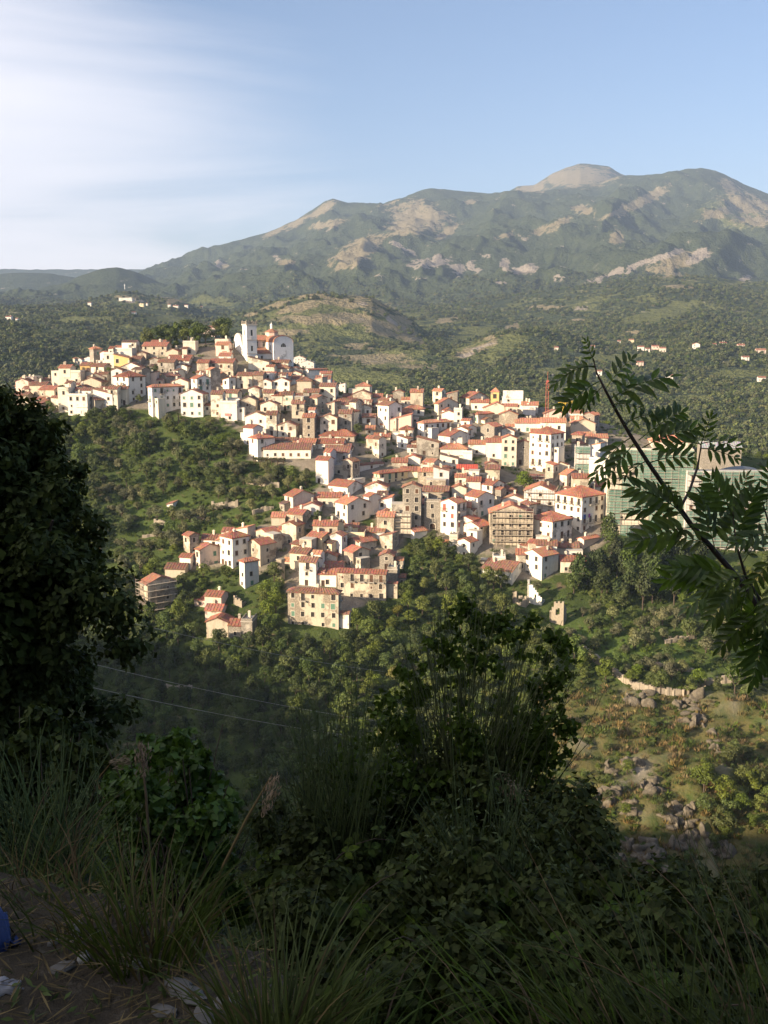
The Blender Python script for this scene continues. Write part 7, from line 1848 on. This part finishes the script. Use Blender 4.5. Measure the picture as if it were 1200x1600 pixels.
tuft(120, 1450, 3.2, 110, .28, (-.1, .05), .28, .006, 'thin grass beside the blue bag', 72, dead=.4)
tuft(440, 1650, 2.35, 230, .36, (.05, .05), .14, .0065, 'tall green grass tuft at the bottom edge beside the pale stones', 73)
tuft(560, 1650, 2.5, 70, .28, (.15, .05), .16, .006, 'lower grass tuft next to the tall bottom one', 74)
tuft(1130, 1690, 2.5, 230, .62, (-.30, .1), .22, .0045, 'long fine grass leaning over the brambles in the bottom corner', 75, dead=.12, spanx=.25)
tuft(960, 1680, 2.6, 80, .42, (-.25, .1), .3, .005, 'shorter fine grass in front of the brambles', 76, dead=.2, spanx=.2)
tuft(1180, 1560, 3.4, 70, .72, (-.10, .0), .25, .004, 'sparse tall grass stems with seed tips over the rocky slope', 77, dead=.35, spanx=.2)
tuft(30, 1400, 3.6, 100, .42, (.1, 0), .3, .006, 'ragged grass under the feathery broom by the oak', 78, dead=.35)
def reed(pl, D, label, plume):
    p = [np.array(at(x, y, D)) for x, y in pl]; o = empty('dry_reed', p[0]); tag(o, label, 'dry reed')
    b = MB(); o_ = Vector(p[0]); b.tube([Vector(q) - o_ for q in p], [.006] * (len(p) - 1) + [.002], 5); b.build('stalk', LM['straw'], o)
    (x0, y0), (x1, y1) = plume; n = 150; s = r5.uniform(0, 1, n); c = np.array([at(x0 + (x1 - x0) * q, y0 + (y1 - y0) * q, D) for q in s])
    ax = c[np.argmax(s)] - c[np.argmin(s)]; c = c + r5.normal(size=(n, 3)) * (.006 + .011 * np.sin(math.pi * s))[:, None]
    V, F = rhombi(c, ax / np.linalg.norm(ax) + unit(n, r5) * .5, unit(n, r5), .026, .005); stuffpart('plume', V, F, LM['plume'], o)
reed([(240,1420),(234,1330),(228,1240),(219,1165)], 4.2, 'upright dry reed with brown plume in front of the leafy shrub', ((226,1215),(219,1162)))
reed([(325,1410),(350,1350),(385,1280),(425,1210)], 4.0, 'leaning dry reed with hanging plume over the dark ravine', ((412,1270),(430,1214)))
reed([(190,1300),(150,1220),(185,1178)], 4.6, 'bent dry reed with dark plume under the oak', ((176,1192),(200,1190)))

# ---- things lying on the ground
def rock(px, py, s, mat, label, cat='stone', seed=0, name='stone', grp=None):
    p, D = onverge(px, py); r = np.random.default_rng(seed); b = MB(); n, m_ = 9, 6
    V = []
    for i in range(1, m_):
        for j in range(n):
            t, f = math.pi * i / m_, 2 * math.pi * j / n; V.append([math.sin(t) * math.cos(f), math.sin(t) * math.sin(f), math.cos(t)])
    V = np.array(V + [[0, 0, 1], [0, 0, -1]]); V *= (1 + r.uniform(-.28, .22, len(V)))[:, None]; V *= np.array(s)
    F = []
    for i in range(m_ - 2):
        for j in range(n): F.append((i * n + j, (i + 1) * n + j, (i + 1) * n + (j + 1) % n, i * n + (j + 1) % n))
    for j in range(n): F.append((j, (j + 1) % n, len(V) - 2)); F.append(((m_ - 2) * n + (j + 1) % n, (m_ - 2) * n + j, len(V) - 1))
    me = bpy.data.meshes.new(name); me.from_pydata([tuple(v) for v in V], [], F); me.materials.append(mat)
    o = link(name, me, None, p + np.array((0, 0, s[2] * .35)), (r.uniform(-.2, .2), r.uniform(-.2, .2), r.uniform(0, 6))); tag(o, label, cat, grp)
pale = simple('pale_limestone', (.15, .14, .125), .9, .1, .25, 14)
rock(131, 1500, (.022, .018, .018), simple('white_quartz', (.34, .33, .31), .7, .2, .1, 20), 'small white stone lying alone on the dark ground', seed=1)
rock(98, 1514, (.04, .03, .014), pale, 'flat grey stone below the small white one', seed=2)
rock(275, 1545, (.055, .035, .018), pale, 'pale stone at the upper end of the row by the bottom grass', seed=3)
rock(300, 1560, (.06, .035, .018), pale, 'largest pale stone of the row by the bottom grass', seed=4)
rock(258, 1583, (.045, .03, .014), pale, 'flat pale stone lowest in the row', seed=5)
rock(352, 1580, (.05, .04, .03), pale, 'pale stone half under the bottom grass', seed=6)
rock(320, 1592, (.05, .03, .02), pale, 'pale stone at the very bottom by the grass', seed=7)
rock(118, 1460, (.07, .02, .014), pale, 'long grey splinter of stone beside the straw', seed=8)
rock(215, 1510, (.03, .02, .012), pale, 'little pale chip at the foot of the arching grass', seed=9)
rock(84, 1476, (.02, .015, .012), pale, 'tiny pale pebble near the white stone', seed=10)
# crumpled plastic
def crumple(px, py, sx, sy, sz, mat, name, label, seed, lift=.5):
    p, D = onverge(px, py); r = np.random.default_rng(seed); n = 14
    u, v = np.meshgrid(np.linspace(-1, 1, n), np.linspace(-1, 1, n)); h = np.clip(1 - np.hypot(u, v), 0, 1) ** .5
    Zc_ = h * sz * (1 + fbm(u * 3 + seed, v * 3, seed, 3) * .8) + fbm(u * 6, v * 6 + seed, seed + 4, 2) * sz * .25
    Xc, Yc = u * sx * (1 + fbm(u * 2, v * 2, seed + 9, 2) * .3), v * sy * (1 + fbm(v * 2, u * 2, seed + 8, 2) * .3)
    o = link(name, grid_mesh(name, Xc, Yc, Zc_, mat), None, p + np.array((0, 0, .0)), (0, 0, r.uniform(0, 3))); md = o.modifiers.new('thickness', 'SOLIDIFY'); md.thickness = .004; tag(o, label, name.replace('_', ' '))
crumple(4, 1546, .05, .035, .03, simple('white_plastic', (.30, .29, .30), .4, .4, .1, 10), 'plastic_scrap', 'crumpled white plastic at the edge of the view on the ground', 3)
crumple(-22, 1472, .075, .07, .14, simple('blue_plastic', (.035, .065, .20), .5, .4, .25, 6), 'plastic_bag', 'blue plastic bag standing at the edge of the view', 5)
# litter of straw and dead leaves
n = 4200; lx = rng.uniform(-2.2, 1.0, n); ly = 1.5 + (verge_edge(lx) - 1.45) * rng.uniform(0, 1, n); P_ = np.c_[lx, ly, verge_z(lx, ly) + rng.uniform(.004, .03, n)]
d = unit(n, rng); d[:, 2] *= .25
V, F = rhombi(P_, d, unit(n, rng) * .4 + (0, 0, 1), rng.uniform(.03, .16, n), rng.uniform(.003, .008, n)); o = link('straw_litter', npmesh('straw_litter', V, F, LM['straw'])); tag(o, 'dead straw and twigs strewn over the bare ground', 'litter', None, 'stuff')
n = 1500; lx = rng.uniform(-2.2, 1.0, n); ly = 1.5 + (verge_edge(lx) - 1.4) * rng.uniform(0, 1, n); P_ = np.c_[lx, ly, verge_z(lx, ly) + .02]
V, F = rhombi(P_, unit(n, rng) * (1, 1, .3) + (0, 0, .25), unit(n, rng) + (0, 0, .5), rng.uniform(.03, .08, n), .012); o = link('weeds', npmesh('weeds', V, F, LM['blade'])); tag(o, 'low weeds sprouting on the bare ground', 'weeds', None, 'stuff')
# thick growth hiding the bank beyond the verge
n = 90000; lx = rng.uniform(-9, 9, n); d_ = 10.5 * rng.uniform(0, 1, n) ** 1.4; ly = verge_edge(lx) + .12 + d_
P_ = np.c_[lx, ly, verge_z(lx, ly) + rng.uniform(0, .30, n) * np.clip(.2 + d_, 0, 1) * (1 + .6 * fbm(lx, ly, 640, 3))]
V, F = rhombi(P_, unit(n, rng), unit(n, rng) + (0, -.3, .8), rng.uniform(.025, .06, n) * np.clip(.8 + d_ * .25, 1, 2.4), .03); o = link('bank_growth', npmesh('bank_growth', V, F, LM['bramble'])); tag(o, 'low dark growth covering the bank below the verge', 'undergrowth', None, 'stuff')

# ---- the rowan bough
rb0 = np.array(at(1345, 1600, 3.2)); rb0[2] = float(verge_z(rb0[0:1], rb0[1:2])[0]) - .1
rw = empty('rowan_tree', rb0); tag(rw, 'young rowan leaning in from the side, feathery leaves against the far slope', 'tree'); rloc = Vector(rb0)
def bough(pl, rad, name='branch'):
    rad = [q * .74 for q in rad]
    b = MB(); b.tube([Vector(at(*p)) - rloc for p in pl], rad, 7); return b.build(name, M['rowan_bark'], rw)
M['rowan_bark'] = simple('rowan_bark', (.060, .042, .036), .7, .3, .3, 20)
b = MB(); b.tube([(0, 0, -.2), Vector(at(1330, 1350, 3.2)) - rloc, Vector(at(1275, 1130, 3.15)) - rloc, Vector(at(1215, 990, 3.1)) - rloc, Vector(at(1150, 900, 3.05)) - rloc], [.030, .024, .018, .013, .0093], 8); b.build('trunk', M['rowan_bark'], rw)
bough([(1150,900,3.05),(1112,856,3.03),(1080,820,3.0),(1045,770,2.98),(1012,722,2.96),(985,680,2.94),(962,640,2.92),(945,608,2.9),(932,582,2.9),(927,560,2.9)], [.0125,.0115,.0105,.0095,.0085,.0075,.0062,.005,.0035,.002])
bough([(1062,796,2.99),(1078,765,3.02),(1090,730,3.05),(1095,700,3.06),(1096,690,3.06)], [.006,.0055,.005,.0035,.002])
bough([(1215,990,3.1),(1195,950,3.0),(1165,900,2.95),(1150,850,2.9),(1145,800,2.9)], [.009,.008,.006,.004,.002])
bough([(1215,990,3.1),(1200,1000,2.95),(1180,1010,2.9)], [.007,.005,.003]); bough([(1240,1040,3.12),(1215,900,2.9),(1205,830,2.88),(1190,780,2.88)], [.009,.007,.005,.002])
LEAFLET = [leaf_blade(.060, .0185, LM['rowan'], 'leaflet', 5, dr) for dr in (.05, .22, .4)]
RL = [ # base x,y  tip x,y  depth  sag(px)
 (928,566,916,534,2.90,0),(929,572,868,600,2.9,-16),(929,574,884,586,2.9,-14),(936,596,880,636,2.88,-6),(940,605,910,640,2.86,-4),(946,608,986,562,2.9,-8),(955,622,1046,590,2.88,-14),
 (957,632,1002,638,2.9,-8),(960,640,985,594,2.86,-6),(975,664,1028,648,2.92,-12),(998,688,1064,644,2.9,-8),(1003,700,1082,672,2.92,-10),(985,684,930,744,2.9,-16),(990,694,948,752,2.88,-6),
 (1010,720,975,745,2.92,-4),(1013,724,1078,716,2.9,-10),(1096,692,1110,652,3.05,0),(1096,694,1034,700,3.04,-12),(1096,693,1152,700,3.05,-12),(1095,696,1066,662,3.05,-4),(1094,700,1150,716,3.02,-6),
 (1030,748,1056,776,2.94,2),(1062,797,988,760,2.96,-8),(1066,803,986,798,2.95,-10),(1074,812,1022,768,2.98,-6),(1084,824,1000,846,2.96,-10),(1085,822,1130,760,2.98,-8),(1092,834,1150,800,2.95,-10),
 (1108,852,1048,836,2.96,-6),(1118,862,1095,775,2.92,-4),(1128,872,1172,778,2.92,-6),(1146,895,1060,888,2.95,-12),(1150,900,1044,906,2.92,-18),(1156,905,1075,950,2.9,-14),(1160,908,1112,968,2.88,-8),
 (1166,915,1150,1000,2.88,-4),(1195,955,1128,1010,2.86,-12),(1200,965,1176,1062,2.84,-4),(1180,925,1200,1010,2.84,-4),(1160,880,1200,830,2.9,-8),(1150,850,1180,770,2.9,-6),(1147,810,1110,748,2.9,-6),
 (1145,802,1166,746,2.92,-4),(1205,835,1150,850,2.86,-10),(1198,795,1200,735,2.88,-4),(1210,870,1165,930,2.84,-8),(1215,910,1190,975,2.82,-4),(1205,840,1250,800,2.88,-6),(1222,940,1260,1010,2.85,-6),(1190,1005,1150,1045,2.86,-8),(1170,900,1100,925,2.8,-14),(1200,985,1215,1060,2.84,-4)]
r7 = np.random.default_rng(77); nleaflets = 0
for j, (x0, y0, x1, y1, D, sag) in enumerate(RL):
    p0, p2 = np.array(at(x0, y0, D)), np.array(at(x1, y1, D - r7.uniform(-.05, .07))); L = np.linalg.norm(p2 - p0); mid = (p0 + p2) / 2 + np.array((0, 0, -sag * D / 1600))
    cv = lambda s: p0 * (1 - s) ** 2 + mid * 2 * s * (1 - s) + p2 * s * s
    b = MB(); b.tube([Vector(cv(s)) - rloc for s in np.linspace(0, 1, 6)], [.0016, .0015, .0013, .0011, .0009, .0006], 4)
    lf = b.build('leaf', LM['rowan'], rw)
    tv = p2 - p0; tv /= L; nv = np.array((r7.uniform(-.6, .6), -1.0 + r7.uniform(-.2, .5), r7.uniform(.1, 1.0))); nv -= tv * (nv @ tv); nv /= np.linalg.norm(nv)
    sv = np.cross(nv, tv); npair = int(np.clip(round(L / .024), 4, 7)); joined = nleaflets > 286
    jb = MB()
    for q in range(npair * 2 + 1):
        if q == npair * 2: s, sg = 1.0, 0
        else: s, sg = .22 + .74 * (q // 2) / max(1, npair - 1) * .97, (1 if q % 2 else -1)
        dirv = tv if sg == 0 else tv * math.cos(R(56 - 18 * s)) + sv * sg * math.sin(R(56 - 18 * s)); dirv = dirv + nv * r7.uniform(-.28, .12) + np.array((0, 0, -.10)); dirv /= np.linalg.norm(dirv)
        n2 = nv + unit(1, r7)[0] * .28; n2 -= dirv * (n2 @ dirv); n2 /= np.linalg.norm(n2); y2 = np.cross(n2, dirv)
        m3 = Matrix(np.c_[dirv, y2, n2].tolist()); sz = L / .19 * (.72 + .55 * math.sin(math.pi * min(1, s * .85 + .1))) * r7.uniform(.88, 1.1) * 1.0
        pos_ = Vector(cv(min(s, 1.0))) - rloc; me = LEAFLET[int(r7.integers(3))]
        if joined:
            n0 = len(jb.v); jb.v += [tuple(pos_ + m3 @ (v.co * sz)) for v in me.vertices]
            for pp_ in me.polygons: jb.f.append(tuple(n0 + i for i in pp_.vertices)); jb.m.append(0)
        else:
            link('leaflet', me, lf, pos_, m3.to_euler(), (sz,) * 3); nleaflets += 1
    if joined: jb.build('leaflets', LM['rowan'], lf)['kind'] = 'stuff'
# ================================================================== HAZE
hz = MB(); hz.box(-9500, 9500, -900, 9900, -191.5, 1420)
t = NT('haze')
pv = t.node('ShaderNodeVolumePrincipled')
pv.inputs['Color'].default_value = (0.52, 0.68, 0.98, 1); pv.inputs['Density'].default_value = HAZE_DENSITY
pv.inputs['Anisotropy'].default_value = 0.0
t.l.new(pv.outputs[0], t.out.inputs['Volume'])
hzo = hz.build('haze', t.mat); tag(hzo, kind='stuff', label='pale evening haze lying between the camera and the mountains', cat='haze')
